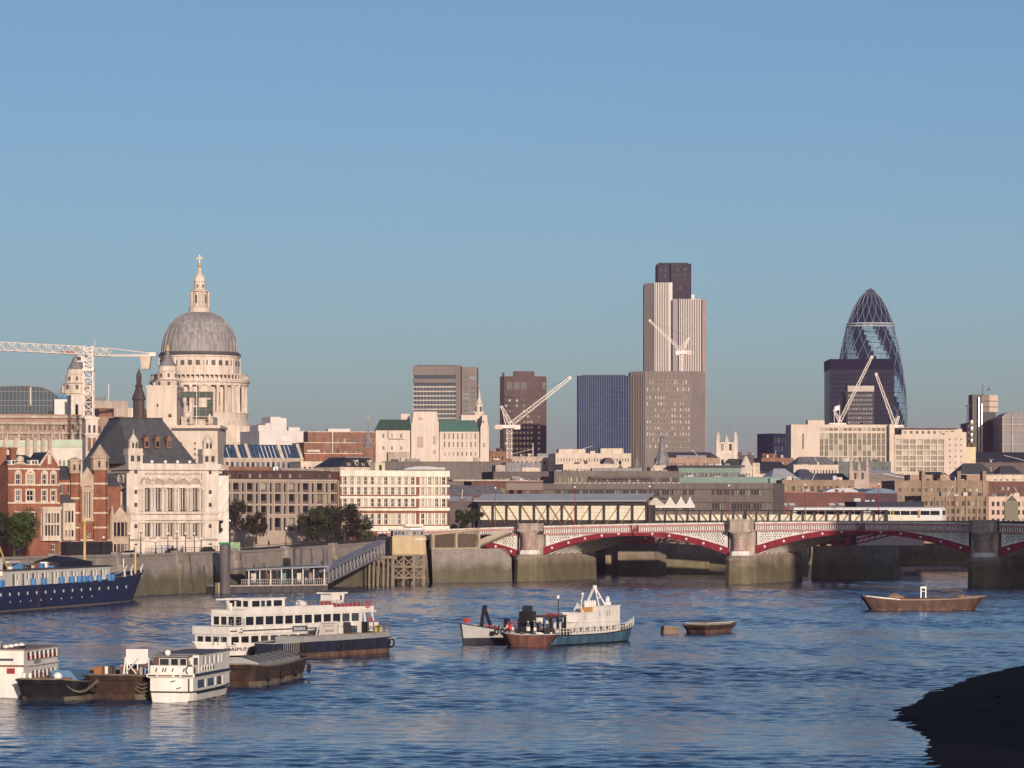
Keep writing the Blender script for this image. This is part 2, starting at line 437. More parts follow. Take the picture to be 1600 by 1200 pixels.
# south bank blocks standing just outside the picture on the right; their shade falls on the foreshore and the bridge
CONC = M('concrete_south', (.30, .28, .26), .85, .2, .2, streak=.2)
for nm, lab, x0, y0, L_, d_, h_, nx, ny in (
        ('riverside_tower', 'tall concrete office tower on the south bank beyond the right edge', 148, 500, 64, 30, 64, 14, 17),
        ('theatre_block', 'broad concrete riverside block on the south bank beside the foreshore', 62, 120, 110, 60, 36, 18, 7)):
    t = thing(nm, lab, 'building', (x0, y0, 2), 0)
    mb = MB(); st = MB()
    for ox, oy, a, ln in ((0, 0, 0, L_), (0, d_, -math.pi/2, d_), (L_, 0, math.pi/2, d_)):
        facade(mb, t, ox, oy, a, ln, 0, h_, even(max(4, int(nx*ln/L_)), 1, ln-1, .6), even(ny, 3, h_-1, .5), 'dark', .3, 0, st)
    mb.box(0, L_, d_-.1, d_, 0, h_); mb.box(0, L_, 0, d_, h_, h_+.4)
    mb.build('wall', CONC, t); st.build('windows', GS, t, kind='stuff')

# ================================================================ embankment wall
EMB = TIDE('embankment_granite', (.32, .275, .235), (.155, .138, .09), 4.4)
def embankment():
    t = thing('embankment_wall', 'long granite river wall with green tide stain under the street', 'wall', (bank[0][0], bank[0][1], 0))
    o0 = Vector((bank[0][0], bank[0][1], 0))
    wb, cp = MB(), MB()
    for i in range(len(bank)-1):
        a, b = Vector(bank[i]), Vector(bank[i+1]); d = (b-a); ln = d.length; d.normalize(); n = Vector((-d.y, d.x))
        def q(s, off, z): p = a+d*s+n*off; return (p.x-o0.x, p.y-o0.y, z)
        za, zb = wtop[i], wtop[i+1]
        if i == len(bank)-2: continue
        wb.quad(q(0, -1.2, -1), q(ln, -1.2, -1), q(ln, 0, zb-.5), q(0, 0, za-.5))
        cp.add([q(0, -.35, za-.5), q(ln, -.35, zb-.5), q(ln, .9, zb-.5), q(0, .9, za-.5), q(0, -.35, za), q(ln, -.35, zb), q(ln, .9, zb), q(0, .9, za)],
               [[0, 1, 5, 4], [4, 5, 6, 7], [2, 3, 7, 6], [1, 2, 6, 5], [3, 0, 4, 7], [0, 3, 2, 1]])
        if i >= 1:
            k = max(1, int(ln/24))
            for j in range(k):
                s = ln*(j+.5)/k; z = za+(zb-za)*(s/ln); pb = MB()
                for off0, off1, z0, z1, w_ in ((-1.5, .2, -1, z-2.2, 1.3), (-.9, .3, z-2.2, z-.45, 1.6), (-.6, 1.0, z-.45, z+.45, 1.9)):
                    pts = [a+d*(s-w_/2)+n*off0, a+d*(s+w_/2)+n*off0, a+d*(s+w_/2)+n*off1, a+d*(s-w_/2)+n*off1]
                    pb.prism([(p.x-o0.x, p.y-o0.y) for p in pts], z0, z1)
                pb.build('pedestal', EMB, t)
    wb.build('wall', EMB, t); cp.build('coping', EMB, t)
    IR = M('rusty_iron', (.07, .05, .04), .8, .3, 1.)
    for i, f in ((2, .35), (2, .8), (3, .5), (4, .3)):      # access ladders and timber rubbing posts on the face
        a, b = Vector(bank[i]), Vector(bank[i+1]); d = (b-a).normalized(); n = Vector((-d.y, d.x)); z1 = wtop[i]+(wtop[i+1]-wtop[i])*f-.6
        q = lambda s, z: (*(a+(b-a)*f+d*s-n*(1.35-1.15*(z+1)/(z1+1))-o0.xy), z)
        L_ = MB(); L_.bar(q(-.25, .2), q(-.25, z1), .09); L_.bar(q(.25, .2), q(.25, z1), .09)
        for j in range(int(z1/.45)): L_.bar(q(-.25, .3+j*.45), q(.25, .3+j*.45), .06)
        L_.build('ladder', IR, t)
        for s in (6, 11): MB().bar(q(s, -.5), q(s, z1-2.5), .35).build('rubbing_post', IR, t)
embankment()
# projecting river wall in front of the bridge's north arch
def walkway_wall():
    t = thing('walkway_wall', 'weathered river wall with sloped corner between timber trestle and bridge', 'wall', (-22, 838, 0), math.atan2(18, 21))
    L_ = math.hypot(19.5, 18)
    b = MB(); b.add([(0, -3, -1), (L_, -3, -1), (L_, 0, -1), (0, 0, -1), (0, -2.4, 8.6), (L_-3.5, -2.4, 8.6), (L_, 0, 8.6), (0, 0, 8.6), (L_, -2.6, 6.2)],
                    [[0, 1, 8, 5, 4], [1, 2, 6, 8], [8, 6, 5], [4, 5, 6, 7]]); b.build('wall', EMB, t)
    # screen of upright bars under a sloping beam
    s = MB(); s.add([(1, -1.4, 12.0), (17, -1.4, 13.4), (17, -.9, 13.4), (1, -.9, 12.0), (1, -1.4, 12.5), (17, -1.4, 13.9), (17, -.9, 13.9), (1, -.9, 12.5)],
                    [[0, 1, 5, 4], [4, 5, 6, 7], [3, 2, 1, 0], [1, 2, 6, 5], [3, 0, 4, 7]])
    s.box(1, 16.4, -1.3, -1.0, 8.6, 8.9); s.build('handrail_beam', M('timber_pale', (.42, .33, .22), .8, .2, .8), t)
    for i in range(3):
        x = 1.2+i*7.6; MB().box(x, x+.55, -1.5, -.8, 8.6, 12+x*.085).build('post', M('timber_pale', (.4, .3, .2)), t)
    bar = MB().box(-.06, .06, -.05, .05, 0, 1).mesh('bar', M('bars_brown', (.20, .15, .11), .6))
    for i in range(46):
        x = 1.6+i*.325; inst('bar', bar, t, (x, -1.15, 8.7), 0, (1, 1, 3.4+x*.08))
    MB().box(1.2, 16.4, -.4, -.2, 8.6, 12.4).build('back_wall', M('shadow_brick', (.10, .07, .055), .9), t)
walkway_wall()

# ================================================================ road bridge with red arches
BU = Vector((.899, -.438)); BV = Vector((.438, .899)); BANG = math.atan2(-.438, .899); BA = Vector((5, 858))
RED = M('bridge_red', (.25, .028, .042), .5, .15, .6, streak=.15)
PINK = M('bridge_pink', (.50, .25, .24), .6, .15, .8)
BWHITE = M('bridge_white', (.74, .70, .62), .6, .12, .5, streak=.18)
STONE = M('bridge_stone', (.42, .34, .28), .85, .22, .5, streak=.25)
GRANITE = M('bridge_granite_column', (.40, .27, .24), .5, .2, 1.2, streak=.2)
PIERM = TIDE('pier_granite', (.35, .285, .225), (.175, .15, .09), 5.4)
DARK = M('dark_steel', (.045, .042, .045), .6, .2)
def zpar(s): return 14.3+1.35*(1-((s-95)/95.)**2) if s < 95 else 15.65-.00004*(s-95)**2*10
def bridge():
    t = thing('road_bridge', 'road bridge of low red arches with white pierced spandrels on granite piers', 'bridge', (BA.x, BA.y, 0), BANG)
    spans = [(-53, -3.6, 6.0, 10.6), (3.6, 55.6, 6.9, 11.9), (62.6, 119.2, 7.5, 12.6), (126.4, 178, 7.3, 11.9), (185, 230, 6.8, 10.8)]
    for si, (a, b, zs, zc) in enumerate(spans):
        def arch(s):
            u = (s-(a+b)/2)/((b-a)/2); return zs+(zc-zs)*(1-u*u)
        def rt(s): return 1.25+.7*((s-(a+b)/2)/((b-a)/2))**2
        N = 36; xs = [a+(b-a)*i/N for i in range(N+1)]
        # red face rib and the inner ribs
        for k in range(9):
            y = 0 if k == 0 else k*3.6
            th = .5
            rb = MB()
            for i in range(N):
                x0, x1 = xs[i], xs[i+1]; z0, z1 = arch(x0), arch(x1); h0, h1 = rt(x0), rt(x1)
                if k: h0, h1 = .8, .8
                rb.add([(x0, y, z0), (x1, y, z1), (x1, y+th, z1), (x0, y+th, z0), (x0, y, z0+h0), (x1, y, z1+h1), (x1, y+th, z1+h1), (x0, y+th, z0+h0)],
                       [[0, 1, 5, 4], [4, 5, 6, 7], [2, 3, 7, 6], [3, 2, 1, 0]])
            o = rb.build('arch_rib', RED if k == 0 else BWHITE, t)
            if k == 0:
                nb = 11
                bm_ = MB().lathe(0, 0, [(.34, 0), (.34, .12), (.18, .26)], 8).mesh('boss', BWHITE)
                for j in range(nb):
                    s = a+(b-a)*(j+.5)/nb
                    inst('boss', bm_, o, (s, -.002, arch(s)+rt(s)*.5), rot=(R(90), 0, 0))
        # soffit plates between ribs
        sf = MB()
        for i in range(N):
            x0, x1 = xs[i], xs[i+1]
            sf.quad((x0, .6, arch(x0)+.75), (x1, .6, arch(x1)+.75), (x1, 32, arch(x1)+.75), (x0, 32, arch(x0)+.75))
        sf.build('soffit', BWHITE, t)
        # pierced spandrels
        spl, spr = MB(), MB(); y = .12; pw, ph = .74, .54
        def top(s): return zpar(s)-2.35
        xA, xB = a+.5, b-.5
        rows = int((max(top(xA), top(xB))-zs)/ph)+1
        for r in range(rows):
            ncol = int((xB-xA)/pw)+2
            for c in range(ncol):
                x0 = xA+(c-(.5 if r % 2 else 0))*pw; x1 = x0+pw
                x0, x1 = max(x0, xA), min(x1, xB)
                if x1-x0 < .05: continue
                sp = spl if x1 <= (a+b)/2 else spr
                zt0, zt1 = top(x0)-r*ph, top(x1)-r*ph; zb0, zb1 = zt0-ph, zt1-ph
                c0, c1 = arch(x0)+rt(x0), arch(x1)+rt(x1)
                if zt0 <= c0 and zt1 <= c1: continue
                if zb0 > c0+.12 and zb1 > c1+.12 and x1-x0 > pw*.95 and xA+.6 < x0 and x1 < xB-.6:
                    cx, cz = (x0+x1)/2, (zt0+zt1+zb0+zb1)/4; rr = .165
                    ring = [(cx+rr*math.cos(q), y, cz+rr*math.sin(q)) for q in [math.pi/4*k+math.pi/8 for k in range(8)]]
                    fr = [(x1, y, (zt1+zb1)/2+.12), (cx+.15, y, (zt0+zt1)/2), (cx-.15, y, (zt0+zt1)/2), (x0, y, (zt0+zb0)/2+.12),
                          (x0, y, (zt0+zb0)/2-.12), (cx-.15, y, (zb0+zb1)/2), (cx+.15, y, (zb0+zb1)/2), (x1, y, (zt1+zb1)/2-.12)]
                    sp.add(ring+fr, [[k, (k+1) % 8, 8+(k+1) % 8, 8+k] for k in range(8)])
                    for cn in ((x1, zt1, 0, 1), (x0, zt0, 2, 3), (x0, zb0, 4, 5), (x1, zb1, 6, 7)):
                        sp.poly([(cn[0], y, cn[1]), fr[cn[2]], fr[cn[3]]])
                else:
                    sp.quad((x0, y, max(zb0, min(c0, zt0))), (x1, y, max(zb1, min(c1, zt1))), (x1, y, zt1), (x0, y, zt0))
        spl.build('spandrel', BWHITE, t); spr.build('spandrel', BWHITE, t)
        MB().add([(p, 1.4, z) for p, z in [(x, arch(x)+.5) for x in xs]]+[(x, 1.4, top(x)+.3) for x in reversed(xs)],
                 [list(range(2*N+2))]).build('spandrel_back', DARK, t)  # dark sheet stands in for the shaded recess behind the holes
        # cornice, baluster row, coping
        co, bl, cp_ = MB(), MB(), MB(); fa = MB(); sb_ = MB()
        for i in range(N):
            x0, x1 = xs[i], xs[i+1]; z0, z1 = zpar(x0), zpar(x1)
            def strip(mb, ya, yb, d0, d1):
                mb.add([(x0, ya, z0-d0), (x1, ya, z1-d0), (x1, yb, z1-d0), (x0, yb, z0-d0), (x0, ya, z0-d1), (x1, ya, z1-d1), (x1, yb, z1-d1), (x0, yb, z0-d1)],
                       [[0, 1, 5, 4], [4, 5, 6, 7], [2, 3, 7, 6], [3, 2, 1, 0]])
            strip(co, -.35, .6, 2.35, 1.95); strip(cp_, -.1, .5, .42, 0); strip(fa, .1, .4, .9, .42); strip(sb_, -.2, .45, .95, .82)
        nbal = int((b-a)/.62)
        for j in range(nbal):
            s = a+(b-a)*(j+.5)/nbal; z = zpar(s); bl.box(s-.17, s+.17, -.12, .2, z-1.95, z-.95)
        co.build('cornice', PINK, t); sb_.build('string_band', PINK, t); bl.build('balusters', BWHITE, t, kind='stuff'); cp_.build('coping', BWHITE, t); fa.build('parapet', PINK, t)
        MB().add([(xs[0], .35, zpar(xs[0])-1.95), (xs[-1], .35, zpar(xs[-1])-1.95), (xs[-1], .35, zpar(xs[-1])-.9), (xs[0], .35, zpar(xs[0])-.9)],
                 [[0, 1, 2, 3]]).build('parapet_back', RED, t)
        if si in (1, 2):   # crest at the crown
            s = (a+b)/2; z = zpar(s); g = MB(); g.box(s-1.0, s-.7, -.5, -.36, z-2.5, z-.3); g.box(s+.7, s+1.0, -.5, -.36, z-2.5, z-.3)
            g.lathe(s, -.45, [(.1, z-3.2), (.45, z-2.6), (.4, z-1.4), (.15, z-.9)], 8); g.build('crest', RED, t)
    # deck
    dk = MB()
    for i in range(-6, 24):
        x0, x1 = i*10., i*10+10.
        dk.add([(x0, .6, zpar(x0)-1.15), (x1, .6, zpar(x1)-1.15), (x1, 32, zpar(x1)-1.15), (x0, 32, zpar(x0)-1.15),
                (x0, .6, zpar(x0)-2.2), (x1, .6, zpar(x1)-2.2), (x1, 32, zpar(x1)-2.2), (x0, 32, zpar(x0)-2.2)], [[0, 1, 2, 3], [7, 6, 5, 4], [0, 4, 5, 1], [3, 2, 6, 7]])
        dk.add([(x0, 31.5, zpar(x0)-1.15), (x1, 31.5, zpar(x1)-1.15), (x1, 31.5, zpar(x1)), (x0, 31.5, zpar(x0))], [[0, 1, 2, 3]])
    dk.build('deck', ASPH, t)
    # piers
    for pc in (0, 59.1, 122.8, 181.5):
        zp = zpar(pc); p = MB()
        cut = [(pc-3.8, -.4), (pc-3.1, -3.2), (pc-1.6, -4.6), (pc+1.6, -4.6), (pc+3.1, -3.2), (pc+3.8, -.4)]
        p.frust([(pc+(x-pc)*1.08, y*1.08) for x, y in cut], -1, cut, 5.6)
        p.prism([(pc+(x-pc)*1.06, y*1.06) for x, y in cut], 5.6, 6.3)
        p.frust(cut, 6.3, [(pc+(x-pc)*.88, y*.9+.1) for x, y in cut], 7.0)
        p.build('cutwater', PIERM, t)
        q = MB(); q.frust([(pc-3.7, .55), (pc+3.7, .55), (pc+3.7, 33), (pc-3.7, 33)], -1, [(pc-3.45, .55), (pc+3.45, .55), (pc+3.45, 33), (pc-3.45, 33)], 7.0)
        q.build('pier', PIERM, t)
        s = MB(); s.box(pc-3.4, pc+3.4, -.3, 33, 7.02, zp-2.2)
        s.build('pier_wall', STONE, t)
        k = MB(); k.prism([(pc-2.6, -.3), (pc-2.6, -2.2), (pc-1.5, -3.4), (pc+1.5, -3.4), (pc+2.6, -2.2), (pc+2.6, -.3)], 7.02, 7.75)
        k.prism([(pc-2.45, -.32), (pc-2.45, -2.1), (pc-1.4, -3.2), (pc+1.4, -3.2), (pc+2.45, -2.1), (pc+2.45, -.32)], 7.75, 8.1)
        k.build('column_base', BWHITE, t)
        MB().lathe(pc, -1.4, [(1.85, 8.1), (1.95, 8.5), (1.8, 8.9), (1.78, 11.2)], 20).build('column', GRANITE, t, smooth=False)
        c = MB().lathe(pc, -1.4, [(1.8, 11.2), (1.95, 11.4), (1.85, 11.6), (2.1, 12.1), (2.5, 12.7)], 16)
        c.prism([(pc-2.5, -.3), (pc-2.5, -2.6), (pc-1.5, -3.9), (pc+1.5, -3.9), (pc+2.5, -2.6), (pc+2.5, -.3)], 12.7, 13.0); c.build('capital', STONE, t)
        c = MB(); c.prism([(pc-3.2, 1.), (pc-3.2, -2.8), (pc-2, -4.1), (pc+2, -4.1), (pc+3.2, -2.8), (pc+3.2, 1.)], 13.0, 13.5)
        c.prism([(pc-2.9, .9), (pc-2.9, -2.6), (pc-1.8, -3.8), (pc+1.8, -3.8), (pc+2.9, -2.6), (pc+2.9, .9)], 13.5, zp+.35)
        c.prism([(pc-3.1, 1.), (pc-3.1, -2.75), (pc-1.95, -4.0), (pc+1.95, -4.0), (pc+3.1, -2.75), (pc+3.1, 1.)], zp+.35, zp+.75); c.build('pedestal', STONE, t)
    # stair flight at the north end
    st = MB(); 
    for i in range(22):
        st.box(-18+i*.62, -18+i*.62+.7, -4.2, -1.6, 7.4+i*.24, 7.7+i*.24)
    st.build('stair', STONE, t)
    sr = MB(); sr.extr([(-18.5, -4.4, 7.2), (-4.6, -4.4, 12.7), (-4.6, -4.4, 13.7), (-6, -4.4, 13.6), (-18.5, -4.4, 8.5)], (0, .35, 0))
    sr.build('stair_parapet', M('stair_stone', (.46, .38, .29), .8), t)
    return t
bridge()
def bp(s, v, z=0.):    # bridge coordinates to world
    p = BA+BU*s+BV*v; return Vector((p.x, p.y, z))

# red lamp posts on the bridge
LRED = M('lamp_red', (.24, .03, .035), .5)
GLOBE = M('lamp_globe', (.8, .78, .74), .3, .03)
def lamp(name, label, loc, h, mat, group, first=[None]):
    t = thing(name, label, 'street lamp', loc, 0, group)
    MB().lathe(0, 0, [(.28, 0), (.28, .5), (.14, .7), (.10, h*.5), (.07, h-.6)], 8).build('post', mat, t)
    a = MB(); a.bar((-.5, 0, h-.65), (.5, 0, h-.65), .07); a.lathe(0, 0, [(.13, h-.6), (.2, h-.5)], 8); a.build('bracket', mat, t)
    MB().ball((0, 0, h-.22), .27, 10).build('globe', GLOBE, t)
    return t
for i, (px, w) in enumerate(((774, 'first'), (898, 'second'), (1015, 'third'), (1139, 'fourth'), (1258, 'fifth'), (1373, 'sixth'))):
    s = -10+i*20.7
    X_ = None
    for k in range(60):
        p = bp(s, 28); s += (px-(800+p.x/p.y*FPX))*.06
    p = bp(s, 28, zpar(s)-1.15)
    lamp('street_lamp', 'tall thin red lamp post, %s from the stairs on the road bridge' % w, p, WZ(761-i*1.2, p.y)-p.z, LRED, 'red lamp posts along the road bridge')

# ================================================================ railway bridge behind it
CREAM = M('cream_panel', (.82, .75, .58), .6, .08, .4, streak=.1)
GIRD = M('girder_dark', (.05, .045, .045), .6)
DIAG = M('diagonal_ochre', (.32, .20, .09), .6)
CANOPY = M('canopy_grey', (.42, .42, .44), .5, .12, .3)
RA = Vector((-9.3, 925.))
def rpt(s, v=0.): return RA+BU*s+BV*v
def railbridge():
    t = thing('station_truss', 'station truss with cream boarding and dark crossed diagonals over the railway', 'station', (RA.x, RA.y, 0), BANG)
    L_ = 51.3; n = 12; w = L_/n
    MB().box(0, L_, 1.0, 1.3, 15.8, 19.9).build('boarding', CREAM, t)
    for k in range(1, 4): MB().box(0, L_, .96, 1.0, 15.8+k*1.05, 15.86+k*1.05).build('board_joint', M('joint', (.4, .33, .2)), t)
    MB().box(-.4, L_+.4, 0, .6, 19.9, 20.5).build('top_chord', GIRD, t)
    MB().box(-.4, L_+.4, 0, 1.2, 13.2, 14.6).build('bottom_chord', GIRD, t)
    MB().box(0, L_, 1.25, 14, 13.4, 15.8).build('track_girder', GIRD, t)
    for i in range(n+1):
        x = i*w; MB().box(x-.19, x+.19, .1, .55, 14.6, 21.3).build('post', GIRD, t)
    for i in range(n):
        x = i*w
        if i < 7: MB().bar((x+.25, .62, 19.8), (x+w-.1, .62, 14.3), .18, .2).build('diagonal', DIAG, t)
        if i > 3: MB().bar((x+w-.25, .9, 19.8), (x+.1, .9, 14.3), .18, .2).build('diagonal', DIAG, t)
    rf = MB(); rf.quad((-1, -1, 21.2), (L_+.5, -1, 21.2), (L_+.5, 5, 23.1), (-1, 5, 23.1)); rf.quad((-1, 5, 23.1), (L_+.5, 5, 23.1), (L_+.5, 14, 21.4), (-1, 14, 21.4))
    rf.box(-1, L_+.5, -1.1, -.95, 20.9, 21.2)
    rf.build('canopy_roof', CANOPY, t)
    MB().box(-1, L_+.5, .9, 1.1, 20.5, 21.3).build('eaves_board', M('eaves_brown', (.20, .17, .14)), t)
    MB().box(L_+.6, L_+2.0, -.2, 1.5, 13.2, 19.9).build('end_post', GIRD, t)
    t = thing('railway_truss', 'low dark lattice railway truss with cream band in front of the train', 'bridge', (*rpt(53.5), 0), BANG)
    L_ = 67.; n = 20; w = L_/n
    MB().box(0, L_, 1.2, 1.5, 15.7, 17.3).build('panel_band', CREAM, t)
    b = MB(); N = 10
    for i in range(N):
        x0, x1 = L_+i*1.1, L_+(i+1)*1.1; f = lambda q: 17.3-1.5*((q-L_)/11)**2.2
        b.quad((x0, 1.2, 15.7), (x1, 1.2, 15.7), (x1, 1.2, f(x1)), (x0, 1.2, f(x0)))
    b.build('curved_end', CREAM, t)
    MB().box(0, L_, 0, .5, 18.2, 18.55).build('top_chord', GIRD, t); MB().box(0, L_+11, 0, 1.2, 13.2, 14.6).build('bottom_chord', GIRD, t)
    MB().box(0, L_+40, 1.25, 12, 13.2, 15.65).build('track_girder', GIRD, t)
    for i in range(n+1):
        x = i*w; wd = .7 if i in (8, 20) else .16; MB().box(x-wd/2, x+wd/2, .05, .5, 14.6, 18.6).build('post', GIRD, t)
    for i in range(n):
        x = i*w
        k = i-8
        if i < 8 or i == 20: MB().bar((x+.15, .56, 18.2), (x+w+.1, .56, 13.9), .16, .16).build('diagonal', DIAG, t)
        elif i < 10:
            MB().bar((x+.15, .56, 18.2), (x+w, .56, 14.2), .16, .16).build('diagonal', DIAG, t); MB().bar((x+w-.15, .82, 18.2), (x, .82, 14.2), .16, .16).build('diagonal', DIAG, t)
        else: MB().bar((x+w-.15, .56, 18.2), (x-.2, .56, 13.9), .16, .16).build('diagonal', DIAG, t)
    # masonry and iron under it
    STN = TIDE('rail_pier_stone', (.34, .27, .20), (.2, .17, .1), 5.)
    ab = thing('rail_abutment', 'stone railway abutment in the shade behind the first arch', 'abutment', (27, 952, 0), math.atan2(-6, 58))
    MB().box(0, 30, 0, 30, -1, 10.3).build('wall', STN, ab); MB().box(30, 58, 3, 30, -1, 9.7).build('wing_wall', STN, ab)
    REDI = M('old_ironwork_red', (.42, .07, .05), .6, .2, .8)
    pr = thing('old_rail_pier', 'dark stone pier carrying red iron columns behind the second arch', 'pier', (80.5, 889, 0), BANG)
    MB().frust([(0, 0), (12, 0), (14, 34), (2, 34)], -1, [(.6, .4), (11.4, .4), (13.4, 33), (2.6, 33)], 8.8).build('pier', STN, pr)
    cm = MB().lathe(0, 0, [(1.0, 0), (1.0, .6), (.75, .8), (.7, 3.8), (1.0, 4.2), (1.0, 4.5)], 12).mesh('column', REDI)
    for i in range(3): inst('column', cm, pr, (2.5+i*3.4, 3, 8.8))
    lt = MB()
    lt.bar((12, 3, 10.6), (22, 3, 12.9), .4); lt.bar((12, 3, 9.4), (22, 3, 11.8), .3)
    for i in range(6): lt.bar((12+i*1.66, 3, 9.5+i*.39), (12+i*1.66+1, 3, 10.9+i*.38), .2)
    lt.build('lattice_girder', REDI, pr)
    oc = thing('old_iron_columns', 'cluster of bright red iron columns under the first arch', 'columns', (33, 946, 0), BANG)
    MB().box(-1.5, 11, -3, 3, -1, 9.0).build('base', STN, oc)
    for i in range(3): inst('column', cm, oc, (1+i*3.2, 0, 9.0), 0, (1.5, 1.5, .95))
    lt = MB(); lt.bar((9, 1, 9.6), (22, 1, 12.7), .4); lt.bar((9, 1, 12.6), (22, 1, 12.7), .4)
    for i in range(6): lt.bar((9.5+i*2, 1, 9.8+i*.46), (11.5+i*2, 1, 12.6), .22)
    lt.build('lattice_girder', REDI, oc)
    fw = thing('far_river_wall', 'far stone river wall glimpsed through the second arch', 'wall', (70, 1140, 0), math.atan2(-4, 90))
    MB().box(0, 330, 0, 2, -1, 9.0).build('wall', STN, fw)
    # train
    tr = thing('commuter_train', 'white commuter train with dark window band on the railway bridge', 'train', (*rpt(93, 3.2), 0), BANG)
    TW = M('train_white', (.78, .76, .73), .4, .05); TG = M('train_glass', (.02, .022, .03), .15, .1)
    YEL = M('train_yellow', (.36, .22, .07), .5)
    for c in range(2):
        x0 = c*21.2; x1 = x0+20.7
        b = MB(); pr_ = [(0, 15.75), (2.8, 15.75), (2.9, 18.4), (2.5, 19.1), (1.4, 19.35), (.3, 19.1), (-.1, 18.4)]
        b.extr([(x0, y, z) for y, z in pr_], (x1-x0, 0, 0)); b.build('carriage', TW, tr)
        for i in range(7):
            xx = x0+1.0+i*2.75; MB().box(xx, xx+2.55, -.1, .1, 17.2, 18.3).build('window', TG, tr)
        for xx in (x0+6.9, x0+14.0): MB().box(xx, xx+.55, -.14, .1, 16.1, 18.5).build('door', YEL, tr)
    MB().box(41.6, 41.95, .3, 2.5, 17.2, 18.4).build('windscreen', TG, tr)
    # white tent canopies on the platform end
    TENT = M('tent_canvas', (.66, .60, .55), .7, .08)
    for i, (px, wd, lab) in enumerate(((1024, 34, 'widest and first'), (1047, 20, 'second'), (1064, 18, 'third'), (1078, 15, 'last and smallest'))):
        D = 915; x0 = WX(px, D); w_ = wd*D/FPX; tt = thing('tent_canopy', 'pale pointed platform tent, %s from the station roof' % lab, 'canopy', (x0, D, 15.6), 0, 'pointed tent canopies')
        b = MB(); n = 12; z0, z1 = WZ(790, D)-15.6, WZ(776, D)-15.6
        prof = [(1., z0-.6), (1., z0), (.62, z0+.35*(z1-z0)), (.3, z0+.66*(z1-z0)), (.06, z1)]
        b.lathe(0, 0, [(w_*.68*r, z) for r, z in prof], 4, a0=math.pi/4); b.build('canvas', TENT, tt)
        for sx in (-1, 1): MB().tube((sx*w_*.32, -1, 0), (sx*w_*.32, -1, z0), .09).build('leg', GIRD, tt)
railbridge()
# ================================================================ river front, left half
BRICK = M('red_brick', (.25, .10, .06), .85, .25, .5, streak=.15)
BRICKB = M('brown_brick', (.23, .12, .08), .85, .25, .5, streak=.15)
SANDST = M('pale_stone', (.60, .49, .39), .8, .15, .4, streak=.2)
PORTL = M('white_stone', (.61, .525, .445), .75, .12, .35, streak=.2)
SLATE = M('slate', (.075, .078, .085), .6, .25, .6, streak=.1)
SLATED = M('slate_dark', (.035, .036, .045), .5, .25, .6)
LEAD = M('lead_grey', (.21, .195, .20), .55, .22, .4, streak=.25)
def loc_frame(px0, D0, px1, D1):
    x0, x1 = WX(px0, D0), WX(px1, D1); return x0, math.hypot(x1-x0, D1-D0), math.atan2(D1-D0, x1-x0)
def px_to_l(px, px0, D0, px1, D1):
    """distance along the front line at which the sight line of column px crosses it"""
    x0, x1 = WX(px0, D0), WX(px1, D1); k = (px-800)/FPX
    t = (x0-k*D0)/((x0-x1)-k*(D0-D1)); return t*math.hypot(x1-x0, D1-D0)
def arch_part(t, x, y, z, r, w, mat, name='arch', th=.3):
    b = MB(); n = 8
    for i in range(n):
        a0, a1 = math.pi*i/n, math.pi*(i+1)/n
        p = [(x+r*math.cos(a0), y, z+r*math.sin(a0)), (x+r*math.cos(a1), y, z+r*math.sin(a1)),
             (x+(r+w)*math.cos(a1), y, z+(r+w)*math.sin(a1)), (x+(r+w)*math.cos(a0), y, z+(r+w)*math.sin(a0))]
        b.extr(p, (0, -th, 0))
    return b.build(name, mat, t)
def surround(t, x0, x1, z0, z1, mat, w=.35, th=.18, sill=True, name='surround'):
    b = MB(); b.box(x0-w, x0, -th, .05, z0, z1); b.box(x1, x1+w, -th, .05, z0, z1); b.box(x0-w, x1+w, -th, .05, z1, z1+w)
    if sill: b.box(x0-w*1.2, x1+w*1.2, -th*1.6, .05, z0-w*.8, z0)
    return b.build(name, mat, t)

t, L, h = B('stone_chambers', 'pale stone building cut by the left edge beside red brick house', -60, 738, 11, 742, 712, 16, SANDST,
            front=dict(n=(5, 6), f=(.4, .55), mz=(3, 2), kind='dark'), right=dict(n=(3, 6), f=(.4, .5), mz=(3, 2)))
